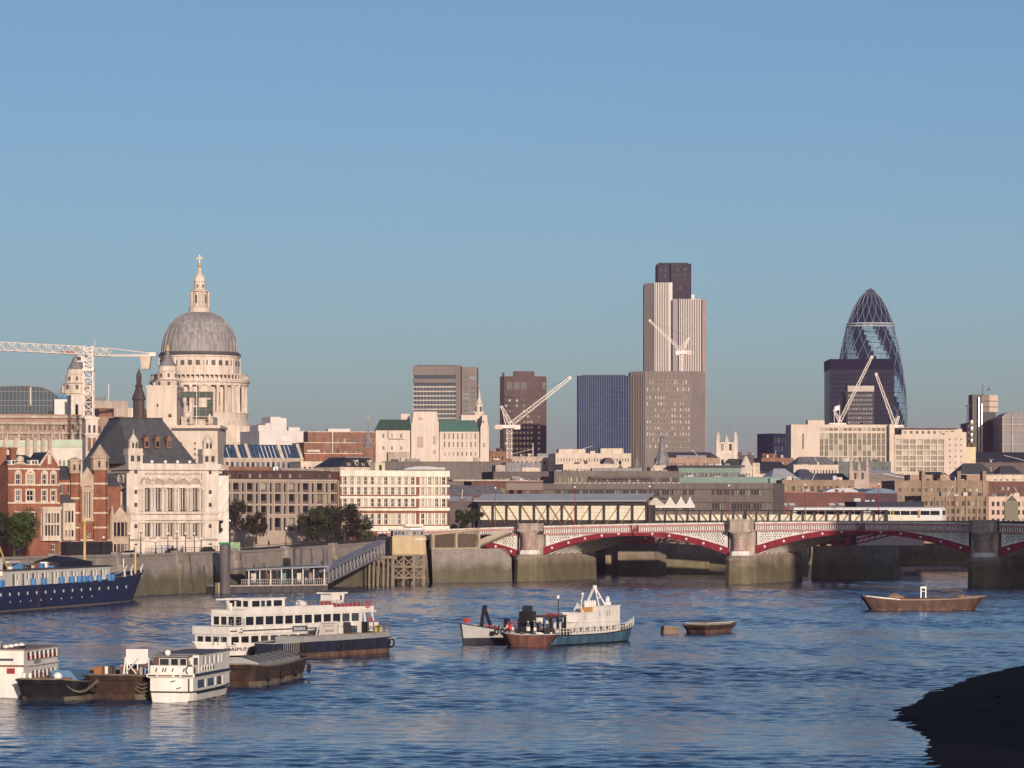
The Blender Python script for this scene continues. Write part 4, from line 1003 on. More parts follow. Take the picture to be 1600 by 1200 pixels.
# ================================================================ skyline
CST = M('cathedral_stone', (.62, .52, .43), .8, .14, .12, streak=.22)
CDK = M('cathedral_dark', (.10, .09, .085), .8)
def cathedral():
    D = 1400.; cx = WX(312, D); zb = 8.; Z = lambda y: WZ(y, D)-zb; r = lambda p: p*D/FPX
    t = thing('domed_cathedral', 'great cathedral with ribbed lead dome, colonnaded drum and stone lantern', 'cathedral', (cx, D, zb))
    # body
    b = MB(); b.box(-60, -22, -20, 30, 0, Z(640)); b.box(-30, 24, -24, 24, 0, Z(668)); b.build('nave', CST, t)
    b = MB(); b.box(8, r(93), -8, 26, 0, Z(684)); b.box(8, r(93)+.6, -8.6, 26, Z(684), Z(680)); b.build('choir', CST, t)
    for i in range(5):
        x = 9.5+i*3.2; MB().box(x, x+1.9, -8.1, -8, Z(706), Z(690)).build('window', G1, t)
    b = MB(); b.add([(6, -6, Z(680)), (24, -6, Z(680)), (24, 24, Z(680)), (6, 24, Z(680)), (8, 9, Z(668)), (22, 9, Z(670))], [[0, 1, 5, 4], [1, 2, 5], [2, 3, 4, 5], [3, 0, 4]]); b.build('choir_roof', LEAD, t)
    # drum
    b = MB().lathe(0, 0, [(20.6, Z(700)), (20.6, Z(671)), (21.3, Z(669)), (21.2, Z(664)), (20.4, Z(655)), (20.6, Z(648)), (20.9, Z(646))], 48); b.build('drum_base', CST, t)
    MB().lathe(0, 0, [(16.6, Z(648)), (16.6, Z(600))], 32).build('drum_wall', CST, t)
    cm = MB().lathe(0, 0, [(.95, 0), (.95, .5), (.72, .7), (.64, 10.1), (.95, 10.6), (.95, 11.2)], 10).mesh('column', CST)
    hc = Z(604)-Z(646)
    for i in range(32):
        a = 2*math.pi*(i+.5)/32
        inst('column', cm, t, (19.6*math.cos(a), 19.6*math.sin(a), Z(646)), a, (1, 1, hc/11.2))
        if i % 4 == 0: 
            n = MB(); n.box(16.7, 19.4, -1.7, 1.7, 0, hc); me = n.mesh('niche_pier', CST); inst('niche_pier', me, t, (0, 0, Z(646)), a+math.pi/32)
        else:
            n = MB(); n.box(16.62, 16.75, -.7, .7, hc*.25, hc*.75); me = n.mesh('drum_window', CDK); inst('drum_window', me, t, (0, 0, Z(646)), a+math.pi/32)
    MB().lathe(0, 0, [(16.5, Z(604)), (20.7, Z(604)), (20.7, Z(600.5)), (21.4, Z(599)), (21.5, Z(597)), (20.9, Z(596)), (20.9, Z(594)), (20.2, Z(594)), (20.2, Z(593.9)), (17, Z(593.9))], 48).build('entablature', CST, t)
    bm_ = MB().box(-.32, .32, -.28, .28, 0, 1).mesh('baluster', CST)
    for i in range(64):
        a = 2*math.pi*i/64; inst('baluster', bm_, t, (20.4*math.cos(a), 20.4*math.sin(a), Z(594)), a, (1, 1, Z(588)-Z(594)))
    MB().lathe(0, 0, [(20.0, Z(588.2)), (20.8, Z(588.2)), (20.8, Z(586)), (20.0, Z(586))], 48).build('gallery_rail', CST, t)
    # attic with square windows
    MB().lathe(0, 0, [(16.9, Z(594)), (16.9, Z(560)), (17.3, Z(559)), (17.3, Z(557))], 48).build('attic', CST, t)
    wm = MB().box(-.15, .05, -.85, .85, -1.05, 1.05).mesh('attic_window', CDK)
    for i in range(32):
        a = 2*math.pi*(i+.25)/32; inst('attic_window', wm, t, (16.95*math.cos(a), 16.95*math.sin(a), Z(569)), a)
    for i in range(8):
        a = 2*math.pi*(i+.3)/8; MB().bar((17.05*math.cos(a), 17.05*math.sin(a), Z(594)), (17.05*math.cos(a), 17.05*math.sin(a), Z(560)), .9, .4).build('pilaster', CST, t)
    MB().lathe(0, 0, [(17.4, Z(557)), (17.6, Z(555)), (17.0, Z(554)), (16.8, Z(551.5)), (16.2, Z(551))], 48).build('dome_ring', M('lead_dark', (.09, .08, .085), .6), t)
    # dome
    DL = M('dome_lead', (.30, .28, .27), .55, .2, .12, streak=.35)
    ry, hz_ = 16.0, Z(487)-Z(551)
    def dr(q): return ry*math.cos(q*.5*math.pi*.93)**.92 if q < 1 else 3.2
    def dz(q): return Z(551)+hz_*math.sin(q*math.pi*.5*.98)
    MB().lathe(0, 0, [(max(3.4, dr(i/18)), dz(i/18)) for i in range(19)], 64).build('dome', DL, t, smooth=True)
    rb = MB(); n = 18
    for i in range(n):
        q0, q1 = i/n, (i+1)/n; r0, r1 = max(3.4, dr(q0)), max(3.4, dr(q1)); w0, w1 = .12+.5*r0/ry, .12+.5*r1/ry
        rb.add([(r0-.1, -w0, dz(q0)), (r0+.28, -w0*.8, dz(q0)), (r0+.28, w0*.8, dz(q0)), (r0-.1, w0, dz(q0)), (r1-.1, -w1, dz(q1)), (r1+.28, -w1*.8, dz(q1)), (r1+.28, w1*.8, dz(q1)), (r1-.1, w1, dz(q1))],
               [[0, 1, 5, 4], [1, 2, 6, 5], [2, 3, 7, 6]])
    rm = rb.mesh('rib', DL)
    for i in range(32): inst('rib', rm, t, (0, 0, 0), 2*math.pi*(i+.5)/32)
    # lantern
    b = MB().lathe(0, 0, [(4.5, Z(493)), (4.6, Z(488)), (4.5, Z(486)), (4.6, Z(482)), (4.4, Z(480.5)), (3.4, Z(480))], 24); b.build('lantern_gallery', CST, t)
    b = MB().lathe(0, 0, [(3.0, Z(481)), (3.0, Z(457)), (3.9, Z(455.5)), (3.9, Z(454)), (2.5, Z(453)), (2.3, Z(441)), (2.7, Z(440)), (2.6, Z(438)), (2.2, Z(433)), (1.2, Z(428)), (.7, Z(426)), (.8, Z(420)), (.5, Z(418))], 16)
    ln = b.build('lantern', CST, t)
    for i in range(4):
        a = i*math.pi/2+.35
        for s in (-1, 1):
            MB().tube((3.6*math.cos(a)+s*.8*math.sin(a), 3.6*math.sin(a)-s*.8*math.cos(a), Z(480)), (3.6*math.cos(a)+s*.8*math.sin(a), 3.6*math.sin(a)-s*.8*math.cos(a), Z(456)), .42).build('column', CST, ln)
        a += math.pi/4
        o = MB(); o.box(2.9, 3.06, -.45, .45, Z(474), Z(461)); me = o.mesh('opening', CDK); inst('opening', me, ln, (0, 0, 0), a)
    for i in range(6):
        a = i*math.pi/3+.2; o = MB(); o.box(2.3, 2.5, -.3, .3, Z(450), Z(445)); me = o.mesh('opening', CDK); inst('opening', me, ln, (0, 0, 0), a)
    GOLD = M('gilt', (.62, .42, .22), .4, .1, metal=.3)
    MB().ball((0, 0, Z(414)), .95, 12).build('ball', GOLD, t)
    b = MB(); b.bar((0, 0, Z(411)), (0, 0, Z(398)), .45); b.bar((-1.3, 0, Z(403.5)), (1.3, 0, Z(403.5)), .45); b.build('cross', GOLD, t)
    # west towers
    def tower(px, Dt, dy):
        x = WX(px, Dt)-cx; y = Dt-D; zz = lambda q: WZ(q+dy, Dt)-zb
        b = MB(); b.box(x-6.4, x+6.4, y-5, y+6, 0, zz(632)); b.lathe(x, y, [(7.2, zz(632)), (7.2, zz(629)), (6.2, zz(628)), (6.2, zz(612)), (6.9, zz(610)), (6.9, zz(608))], 12); tw = b.build('west_tower', CST, t)
        b = MB().lathe(x, y, [(5.6, zz(608)), (5.4, zz(596)), (5.8, zz(595)), (4.4, zz(593)), (4.2, zz(582)), (4.4, zz(581)), (3.8, zz(579)), (3.7, zz(573)), (3.9, zz(572))], 16); b.build('belfry', CST, tw)
        b = MB().lathe(x, y, [(3.9, zz(572)), (3.4, zz(570)), (2.6, zz(565)), (1.9, zz(560)), (1.6, zz(555)), (.9, zz(553)), (.5, zz(549))], 16); b.build('cap', LEAD, tw)
        b = MB(); b.ball((x, y, zz(546)), .9, 10); b.lathe(x, y, [(.35, zz(545)), (.7, zz(541)), (.1, zz(538))], 8); b.build('pineapple_finial', GOLD, tw)
        for k in range(8):
            a = k*math.pi/4+.2
            for rr_, za, zc, w_ in ((5.5, 604, 597, .6), (4.3, 590, 584, .5), (6.2, 626, 614, .8)):
                o = MB(); o.box(rr_-.3, rr_+.15, -w_, w_, zz(za), zz(zc)); me = o.mesh('opening', CDK); inst('opening', me, tw, (x, y, 0), a)
            b = MB(); b.tube((x+6.3*math.cos(a+.39), y+6.3*math.sin(a+.39), zz(608)), (x+6.1*math.cos(a+.39), y+6.1*math.sin(a+.39), zz(598)), .55, .4, 6); b.build('buttress', CST, tw)
    tower(119, 1385, 5); tower(262, 1372, 0)
cathedral()
# cream telephone exchange block before the cathedral
CRM = M('cream_stone', (.60, .50, .41), .8, .08, .15, streak=.12)
t, L, h = B('cream_block', 'plain cream stone block with small windows standing before the dome', 226, 1010, 340, 1010, 668, 30, CRM,
            front=dict(n=(5, 7), f=(.12, .4), mz=(20, 4), kind='dark'))
Zc = lambda y: WZ(y, 1010)-8; xl = lambda p: px_to_l(p, 226, 1010, 340, 1010)
b = MB(); b.box(xl(229), xl(276), .5, 20, h, Zc(606)); b.box(xl(228), xl(277), .3, 20.2, Zc(606), Zc(602)); b.box(xl(246), xl(252), .3, .5, Zc(652), Zc(640)); b.build('stair_block', CRM, t)
for p, y in ((246, 636), (264, 652), (266.5, 652)): MB().box(xl(p)-.25, xl(p)+.25, .4, .5, Zc(y), Zc(y-5)).build('window', DARK, t)
b = MB(); b.box(xl(268), L+.9, -.9, 25, h-.2, h+.7); b.build('cornice', CRM, t); MB().box(xl(268), L+.7, -.7, 0, h-.9, h-.25).build('cornice_shade_band', CDK, t)  # dark band paints the shade beneath the cornice
b = MB(); b.box(xl(280), xl(330), 6, 22, h+.7, Zc(650)); b.build('penthouse', CRM, t)
for p in (298, 327): MB().lathe(xl(p), 1, [(.3, h+.7), (1.1, h+1.2), (.4, h+2), (.8, h+3), (.2, h+4.2)], 10).build('urn', CRM, t)
# green netted scaffold on its roof
t = thing('green_netted_scaffold', 'scaffold with green debris netting on the cream block roof', 'scaffold', (WX(277, 1004), 1010.5, Zc(666)+8))
NET = M('green_netting', (.075, .095, .075), .9, .3, .8); POLE = M('scaffold_pole', (.30, .27, .25), .5)
Wd = 52*1010/FPX; k = 1010/FPX
for i in range(6): MB().tube((Wd*i/5, 0, 0), (Wd*i/5, 0, (666-610)*k), .06, n=5).build('pole', POLE, t)
for y in (652, 640, 628, 612): MB().tube((0, -.1, (666-y)*k), (Wd, -.1, (666-y)*k), .06, n=5).build('rail', POLE, t)
MB().box(0, Wd, .3, 2, (666-621)*k, (666-612)*k).build('net', NET, t); MB().box(Wd*.42, Wd*.86, .2, .4, (666-650)*k, (666-636)*k).build('net', NET, t); MB().box(Wd*.82, Wd, 1, 1.6, (666-650)*k, (666-624)*k).build('net', NET, t)
MB().tube((Wd*.52, -.3, 0), (Wd*.52, -.3, (666-588)*k), .1, n=6).build('flag_pole', GLOBE, t)

# ---- far left cluster
GLB = M('glass_roof_blue', (.025, .05, .08), .06, .2, .3, spec=.6)
def glass_hall():
    D = 1150; t = thing('glass_hall', 'dark blue glass building with curved roof beyond the left edge', 'building', (WX(-40, D), D, 8))
    k = D/FPX; Zg = lambda y: WZ(y, D)-8
    prof = [(0, 605), (60, 604), (90, 604), (105, 606), (120, 612), (130, 619), (136, 628), (137, 645)]
    b = MB(); b.extr([(0, 0, 0)]+[(x*k, 0, Zg(y)) for x, y in prof]+[(137*k, 0, 0)], (0, 40, 0)); b.build('glass_wall', GLB, t)
    for i in range(23):
        x = i*6; y = next((a[1]+(b_[1]-a[1])*(x-a[0])/(b_[0]-a[0]) for a, b_ in zip(prof[:-1], prof[1:]) if a[0] <= x <= b_[0]), 640)
        MB().box(x*k-.06, x*k+.06, -.12, 0, Zg(646), Zg(y+1)).build('mullion', GREYF, t)
    for y in (612, 626, 634): MB().box(0, 132*k, -.14, 0, Zg(y), Zg(y)+.15).build('transom', GREYF, t)
    b = MB(); b.path([(x*k, -.2, Zg(y)+.1) for x, y in prof[:-1]], .25, 6); b.build('roof_edge', LEAD, t)
    MB().box(87*k, 89*k, -.4, 0, Zg(633), Zg(605)).build('fin', PORTL, t)
glass_hall()
TERR = M('terrace_brick', (.33, .22, .165), .85, .25, .3); CONW = M('concrete_warm', (.42, .34, .28), .85, .18, .2, streak=.2)
t, L, h = B('terraced_offices', 'brown terraced offices with cluttered balconies under the glass hall', -40, 1000, 128, 1006, 648, 26, TERR,
            front=dict(n=(22, 7), f=(.55, .42), mz=(8, 1.6), kind='dark', r=.8))
for y in (653, 663, 678): MB().box(-.3, L+.3, -1.2, .0, WZ(y, 1000)-8, WZ(y, 1000)-8+.7).build('balcony', CONW, t)
for i in range(13): MB().box(i*2.6+.4, i*2.6+.8, -1.1, -.02, WZ(710, 1000)-8, WZ(670, 1000)-8).build('rib', CONW, t)
# concrete frame with pointed posts and green band
t, L, h = B('green_band_offices', 'white and pale green banded offices behind a row of concrete posts', -40, 900, 132, 908, 689, 16, M('pale_render', (.60, .54, .46), .8),
            front=dict(n=(26, 3), f=(.5, .5), mz=(7, 3.4), kind='two'))
GRN = M('pale_green_panel', (.42, .50, .36), .7, .12)
MB().box(0, L+.2, -.4, 0, WZ(698, 900)-8, WZ(690, 900)-8).build('green_band', GRN, t); MB().box(L*.72, L+.2, -.6, 0, WZ(696, 900)-8, WZ(686, 900)-8).build('green_box', GRN, t)
for i, p in enumerate((8, 24, 42, 54, 66, 77)):
    x = px_to_l(p, -40, 900, 132, 908); b = MB(); b.box(x-.5, x+.5, -1.9, -1.2, 0, WZ(684, 900)-8); b.build('post', CONW, t)
for i, p in enumerate((12, 30, 52, 61, 82, 94, 114)):
    x = px_to_l(p, -40, 900, 132, 908); b = MB(); b.lathe(x, 1, [(.6, h), (.5, h+1.5), (.25, h+2.4), (.1, WZ(671, 900)-8)], 6); b.build('finial', CONW, t)
t, L, h = B('white_plant_box', 'small white block with one square window beneath the crane', 111, 1100, 129, 1101, 618, 10, PORTL, front=dict(n=(1, 1), f=(.45, .6), mz=(h*.0+40, 1.4), mx=(.8, .8)), cat='plant room')
t, L, h = B('sheeted_gable', 'pale sheeted wall end beside the glass hall', 85, 1120, 111, 1121, 625, 10, SHEET, cat='building')
t, L, h = B('grey_rooftop_block', 'grey brown rooftop block between crane mast and dark lantern', 147, 1150, 200, 1156, 627, 20, CONW)
MB().box(1, 5, 2, 9, h, h+1.5).build('plant', LEAD, t); MB().tube((6.2, 2, h), (6.2, 2, WZ(599, 1150)-8), .12, n=6).build('aerial', GLOBE, t)
t, L, h = B('brown_rooftop_block', 'brown roofs with dormer frames left of the school roof', 148, 1050, 215, 1056, 652, 16, TERR, front=dict(n=(7, 5), f=(.5, .45), mz=(14, 1.5)), roofm=LEAD)
MB().box(2, 7, 2, 8, h, h+3).build('plant_room', BRICKB, t)

# ---- right of the dome
t, L, h = B('choir_terrace', 'long beige stone range with recessed panels below the dome', 335, 1230, 412, 1234, 692, 20, CRM, front=dict(n=(4, 6), f=(.6, .45), mz=(8, 1), kind='dark'))
SLV = M('pale_sheeted', (.60, .55, .52), .6, .1, .2)
t, L, h = B('pale_gabled_hall', 'pale sheeted hall with stepped top and triangular gable', 405, 1180, 474, 1186, 674, 24, SLV)
Zq = lambda y: WZ(y, 1180)-8; ql = lambda p: px_to_l(p, 405, 1180, 474, 1186)
for p0, p1, y in ((405, 416, 664), (416, 426, 661), (424, 440, 651), (440, 449, 653), (452, 470, 667)): MB().box(ql(p0), ql(p1), 1, 12, h, Zq(y)).build('roof_block', SLV, t)
b = MB(); b.extr([(ql(433), -.4, Zq(689)), (ql(457), -.4, Zq(689)), (ql(446), -.4, Zq(668))], (0, .4, 0)); b.build('gable', M('pale_gable', (.68, .62, .60)), t)
t, L, h = B('blue_glass_roof', 'sloping blue glass roof between stone fins below the dome', 340, 1030, 474, 1040, 715, 20, CONW, zb=8, front=dict(n=(16, 5), f=(.6, .6), mz=(8, .5), kind='blue'), flat=False)
zt = WZ(694, 1030)-8
gl = M('blue_rooflight', (.03, .065, .12), .25, .3, .5, spec=.6)
for i in range(22):
    x0, x1 = L*i/22+.12, L*(i+1)/22-.12; b = MB(); b.quad((x0, 0, h), (x1, 0, h), (x1-.25, 4, zt), (x0-.25, 4, zt)); b.build('glazing_panel', gl, t)
for i in (0, 1, 5.6, 8.2, 16.6, 21.6): x = L*i/22; b = MB(); b.add([(x-.5, -.5, h-.4), (x+.5, -.5, h-.4), (x+.2, 4, zt+.4), (x-.8, 4, zt+.4), (x-.5, .2, h-1.4), (x+.5, .2, h-1.4), (x+.2, 4.4, zt-.2), (x-.8, 4.4, zt-.2)], [[0, 1, 2, 3], [4, 7, 6, 5], [0, 4, 5, 1], [3, 2, 6, 7], [1, 5, 6, 2], [0, 3, 7, 4]]); b.build('fin', SANDST, t)
b = MB(); b.quad((0, 4.2, zt), (L, 4.2, zt), (L, 18, zt), (0, 18, zt)); b.quad((0, 0, h-.05), (L, 0, h-.05), (L, 20, h-.05), (0, 20, h-.05)); b.build('roof', LEAD, t)
# brick clusters
for lab, p0, D0, p1, ytop, dep, wall, fr in (
        ('long dark red brick office slab behind the slender spire', 481, 1300, 590, 675, 26, BRICKB, dict(n=(18, 8), f=(.55, .4), mz=(10, 1.5), kind='two')),
        ('red brick block with white balcony and pale parapet', 475, 1160, 555, 692, 20, BRICKB, dict(n=(9, 7), f=(.4, .4), mz=(10, 2), kind='two')),
        ('low brick range with white dormer windows above brown offices', 476, 1080, 566, 709, 18, BRICK, dict(n=(10, 6), f=(.45, .45), mz=(9, 1), kind='sash')),
        ('pale stone frontage under the brick range', 470, 1000, 556, 722, 14, SANDST, dict(n=(11, 5), f=(.5, .55), mz=(8, .7), kind='dark'))):
    t, L, h = B('brick_range', lab, p0, D0, p1, D0+5, ytop, dep, wall, front=fr, cornice=SANDST, group='brick buildings by the spire')
    if ytop == 675:
        MB().box(L*.3, L*.62, 3, 8, h, h+1.4).build('roof_plant', SLV, t); MB().box(0, L*.42, -.2, 0, h-4.5, h).build('blank_panel', BRICKB, t)
    if ytop == 692:
        MB().tube((L*.55, -.6, h-6), (L*.55, -.6, h+4.2), .12, n=6).build('mast', GLOBE, t); MB().box(L*.05, L*.3, -1, 0, h-3.2, h-2.4).build('balcony', SANDST, t)
def spire(px, D, ytop, ybase, w, mat, label, tower_y=None, wall=None, name='church_spire'):
    t = thing(name, label, 'church', (WX(px, D), D, 8)); Z = lambda y: WZ(y, D)-8; r = w*D/FPX/2
    if tower_y: 
        b = MB(); b.box(-r*1.1, r*1.1, -r*1.1, r*1.1, 0, Z(tower_y)); b.box(-r*1.25, r*1.25, -r*1.25, r*1.25, Z(tower_y), Z(tower_y)+.6); b.build('tower', wall or mat, t)
    h0 = Z(ybase); h1 = Z(ytop)
    MB().lathe(0, 0, [(r*.95, h0-4), (r*.95, h0), (r*1.15, h0+.2), (r*.8, h0+(h1-h0)*.10), (r*.42, h0+(h1-h0)*.34), (r*.2, h0+(h1-h0)*.68), (.08, h1)], 8, a0=math.pi/8).build('spire', mat, t)
    b = MB(); b.ball((0, 0, h1+.2), .35, 8); b.bar((-.6, 0, h1+1.1), (.6, 0, h1+1.1), .15); b.bar((0, 0, h1), (0, 0, h1+1.8), .12); b.build('weather_vane', M('gilt2', (.5, .36, .2)), t)
    for i in range(4):
        o = MB(); o.box(r*.9, r*.99, -r*.3, r*.3, h0-3, h0-.8); inst('opening', o.mesh('opening', CDK), t, (0, 0, 0), i*math.pi/2+.4)
    return t
spire(575, 1100, 656, 700, 16, LEAD, 'slender grey needle spire between brick slab and green roofs', 702, BRICKB)
# ---- white building with green copper roofs
def exchange():
    a = (587, 1156, 765, 1158); x0, L, ang = loc_frame(*a); D = 1156; zb = 8; Z = lambda y: WZ(y, D)-zb; X_ = lambda p: px_to_l(p, *a)
    t = thing('green_roofed_exchange', 'massive pale stone building with towers and green copper roofs', 'building', (x0, 1156, zb), ang)
    EXS = M('exchange_stone', (.60, .50, .425), .8, .07, .12, streak=.1); COP = M('copper_green', (.105, .215, .175), .6, .15, .25, streak=.2)
    COP_SHADED = M('copper_green_shaded', (.07, .115, .085), .6, .15, .25, streak=.2)  # darker copper copy: the left roof's shaded side is put into the colour
    w = MB()
    facade(w, t, 0, 1.5, 0, X_(641), 0, Z(672), [(X_(p-1.6), X_(p+1.6)) for p in (599, 612.5, 627)], [(Z(703), Z(697)), (Z(684.5), Z(677))], 'two', .3)
    facade(w, t, X_(687), .8, 0, X_(749)-X_(687), 0, Z(674), even(8, 1.0, X_(749)-X_(687)-.6, .3), [(Z(712), Z(706)), (Z(698.5), Z(690)), (Z(686), Z(677))], 'dark', .35)
    w.quad((0, 1.5, 0), (0, 20, 0), (0, 20, Z(672)), (0, 1.5, Z(672))); w.box(0, L, 20, 20.2, 0, Z(674)); w.build('wall', EXS, t)
    for p0, p1, y, off in ((641, 687, 643, 0), (749, 765, 648, .2)):
        k = MB(); xa, xb = X_(p0), X_(p1)
        k.frust([(xa, off-.6), (xb, off-.6), (xb, 18), (xa, 18)], 0, [(xa+.4, off-.3), (xb-.3, off-.3), (xb-.3, 18), (xa+.4, 18)], Z(y+18))
        k.frust([(xa+.6, off), (xb-.5, off), (xb-.5, 18), (xa+.6, 18)], Z(y+18), [(xa+1.1, off+.2), (xb-.9, off+.2), (xb-.9, 17), (xa+1.1, 17)], Z(y)); k.build('tower', EXS, t)
    for p, y0, y1, q in ((657, 699, 682, 1.0), (679, 694, 681, .5), (658, 655, 652, .6), (679, 709, 703, .4), (757, 698, 692, .4), (755, 660, 656, .4)):
        MB().box(X_(p)-q, X_(p)+q, -.72, -.1, Z(y0), Z(y1)).build('niche', M('stone_recess_shade', (.42, .33, .26)), t)  # raised blocks in darker stone; the niche shade is in their colour
    MB().box(X_(627), X_(641), 12, 22, Z(672), Z(645)).build('rear_block', EXS, t); MB().box(X_(722), X_(762), 10, 26, Z(675), Z(647)).build('rear_tower', EXS, t)
    b = MB(); b.quad((-.4, 1, Z(672)), (X_(641), 1, Z(672)), (X_(641), 8, Z(654.5)), (X_(594), 8, Z(654.5))); b.poly([(-.4, 1, Z(672)), (X_(594), 8, Z(654.5)), (-.4, 20, Z(672))]); b.quad((X_(594), 8, Z(654.5)), (X_(641), 8, Z(654.5)), (X_(641), 20, Z(672)), (-.4, 20, Z(672))); b.build('roof', COP_SHADED, t)
    b = MB(); b.quad((X_(687), .4, Z(674)), (X_(749.5), .4, Z(674)), (X_(744), 7, Z(655.5)), (X_(687), 7, Z(655.5))); b.poly([(X_(749.5), .4, Z(674)), (X_(749.5), 14, Z(674)), (X_(744), 7, Z(655.5))]); b.quad((X_(687), 7, Z(655.5)), (X_(744), 7, Z(655.5)), (X_(749.5), 14, Z(674)), (X_(687), 14, Z(674))); b.build('roof', COP, t)
    MB().box(X_(690), X_(748), .5, .8, Z(701), Z(699.5)).build('string_course', EXS, t); MB().box(X_(606), X_(641), -1.2, 1.5, 0, Z(706)).build('low_front', CONW, t)
    p = MB(); p.path([(X_(606), 1.4, Z(673)), (X_(606), 1.4, Z(684)), (X_(608), 1.4, Z(686)), (X_(632), 1.4, Z(686))], .12, 5); p.build('drainpipe', DARK, t)
exchange()
spire(749, 1200, 607, 632, 12, PORTL, 'white stone spire rising behind the green roofed exchange', 646, PORTL)
# ---- office towers
TW1 = M('tower_concrete', (.19, .16, .145), .8, .1, .06, streak=.1); TW2 = M('tower_brown', (.115, .075, .07), .8, .12, .08, streak=.15)
def slab_tower():
    a = (645, 1690, 719, 1689); x0, L, ang = loc_frame(*a); D = 1690; zb = 8; Z = lambda y: WZ(y, D)-zb; X_ = lambda p: px_to_l(p, *a)
    t = thing('banded_slab_tower', 'brown office slab with many horizontal window bands behind the exchange', 'tower', (x0, 1690, zb), ang)
    w = MB(); w.box(.5, L-.5, .6, 18, 0, Z(571)); 
    w.build('core', G2, t)
    for y0, y1 in ((586, 572), (598, 592)): MB().box(-.1, L+.1, -.1, 18.2, Z(y0), Z(y1)).build('parapet_band', TW1, t)
    for i in range(11): 
        y = 604+i*7.0; MB().box(-.1, L+.1, -.1, 18.2, Z(y+1.6), Z(y-.6)).build('floor_band', M('band_grey', (.40, .36, .32), .7), t)
        for j in range(15): MB().box(.4+j*(L-.8)/14-.14, .4+j*(L-.8)/14+.14, .25, .6, Z(y+5.4), Z(y+1.6)).build('mullion', GREYF, t)
    MB().box(L-2.2, L+.2, -.3, 18.3, 0, Z(571)).build('corner_pier', TW1, t)
    s = MB(); facade(s, t, L+.6, 3.6, R(6), 7.8, 0, Z(573), [(.5, 3.8), (4.2, 7.6)], [(Z(604+i*7.0+5.4), Z(604+i*7.0+1.4)) for i in range(10, -1, -1)]+[(Z(592), Z(587))], 'blue', .5)
    s.box(L+.6, L+8.4, 5.2, 18, 0, Z(573)); s.build('wing', TW1, t)
    MB().box(2, L-3, 4, 14, Z(571), Z(569.5)).build('roof_plant', TW1, t)
slab_tower()
def brown_tower():
    a = (781, 1900, 854, 1900); x0, L, ang = loc_frame(*a); D = 1900; zb = 8; Z = lambda y: WZ(y, D)-zb; X_ = lambda p: px_to_l(p, *a)
    t = thing('dark_brown_tower', 'dark brown office tower with raised rounded top behind the white crane', 'tower', (x0, D, zb))
    pts = [(0, 4), (2.5, 0), (L*.3, -1.2), (L-5, -1.2), (L, 2.5), (L, 24), (0, 24)]
    MB().prism(pts, 0, Z(588)).build('wall', TW2, t); MB().prism([(L*.28, 1), (L*.36, .2), (L*.66, .2), (L*.74, 1.4), (L*.74, 20), (L*.28, 20)], Z(588), Z(580)).build('roof_drum', TW2, t)
    st = MB(); DW = M('window_slot_dark', (.05, .035, .035), .3, .2)
    for i in range(3): MB().box(L*(.14+i*.155), L*(.14+i*.155)+L*.125, -1.35, -1.2, Z(609), Z(597)).build('dark_panel', DW, t)
    MB().box(L*.9, L*.98, -.4, 1.2, Z(609), Z(597)).build('dark_panel', DW, t)
    nw = 0
    for j in range(12):
        y = 615+j*8.4
        for i in range(10):
            x = L*.1+i*L*.078; st_ = MB(); 
            if i != 8: inst('window', wmesh('dark'), t, (x+.9, -1.26, Z(y+2.5)), 0, (1.5, .5, 1.6))
        MB().box(.1, L-5, -1.3, -1.1, Z(y+5.8), Z(y+5.2)).build('floor_line', DARK, t)
    for f in (.085, .245, .40, .555, .71): MB().box(L*f-.15, L*f+.15, -1.4, -1.1, 0, Z(612)).build('rib', TW2, t)
    MB().box(L*.04, L*.1, 1, 1.3, Z(588), Z(582)).build('antenna_frame', GIRD, t)
brown_tower()
def blue_tower():
    a = (901, 1735, 984, 1733); x0, L, ang = loc_frame(*a); D = 1735; zb = 8; Z = lambda y: WZ(y, D)-zb
    t = thing('blue_glass_tower', 'deep blue glass office tower with vertical white fins', 'tower', (x0, 1735, zb), ang)
    BG = M('deep_blue_glass', (.008, .028, .082), .05, .25, .05, spec=.6)
    pts = [(0, 2), (1, 0), (L*.62, -2.2), (L, 3), (L, 26), (0, 26)]
    MB().prism(pts, 0, Z(587)).build('glass_wall', BG, t)
    fin = M('fin_pale', (.15, .18, .24), .7, spec=.1)
    def face(p, q, n):
        for i in range(n):
            f = (i+.5)/n; x = p[0]+(q[0]-p[0])*f; y = p[1]+(q[1]-p[1])*f
            MB().box(x-.13, x+.13, y-.45, y, 0, Z(586.5)).build('fin', fin, t)
    face(pts[1], pts[2], 14); face(pts[2], pts[3], 8)
    for i in range(16): 
        z = Z(595+i*7.4); b = MB(); b.path([(pts[1][0], pts[1][1]-.06, z), (pts[2][0], pts[2][1]-.06, z), (pts[3][0], pts[3][1]-.06, z)], .16, 4); b.build('floor_line', M('floor_line_blue', (.05, .08, .14), .4), t)
    MB().prism([(L*.1, 3), (L*.9, 3), (L*.9, 20), (L*.1, 20)], Z(587), Z(585.5)).build('roof_plant', DARK, t)
blue_tower()
STRIP = M('tower_steel_light', (.58, .52, .47), .5, .05, .05); STRD = M('tower_glass_dark', (.045, .036, .04), .6, .15, .05, spec=.15)
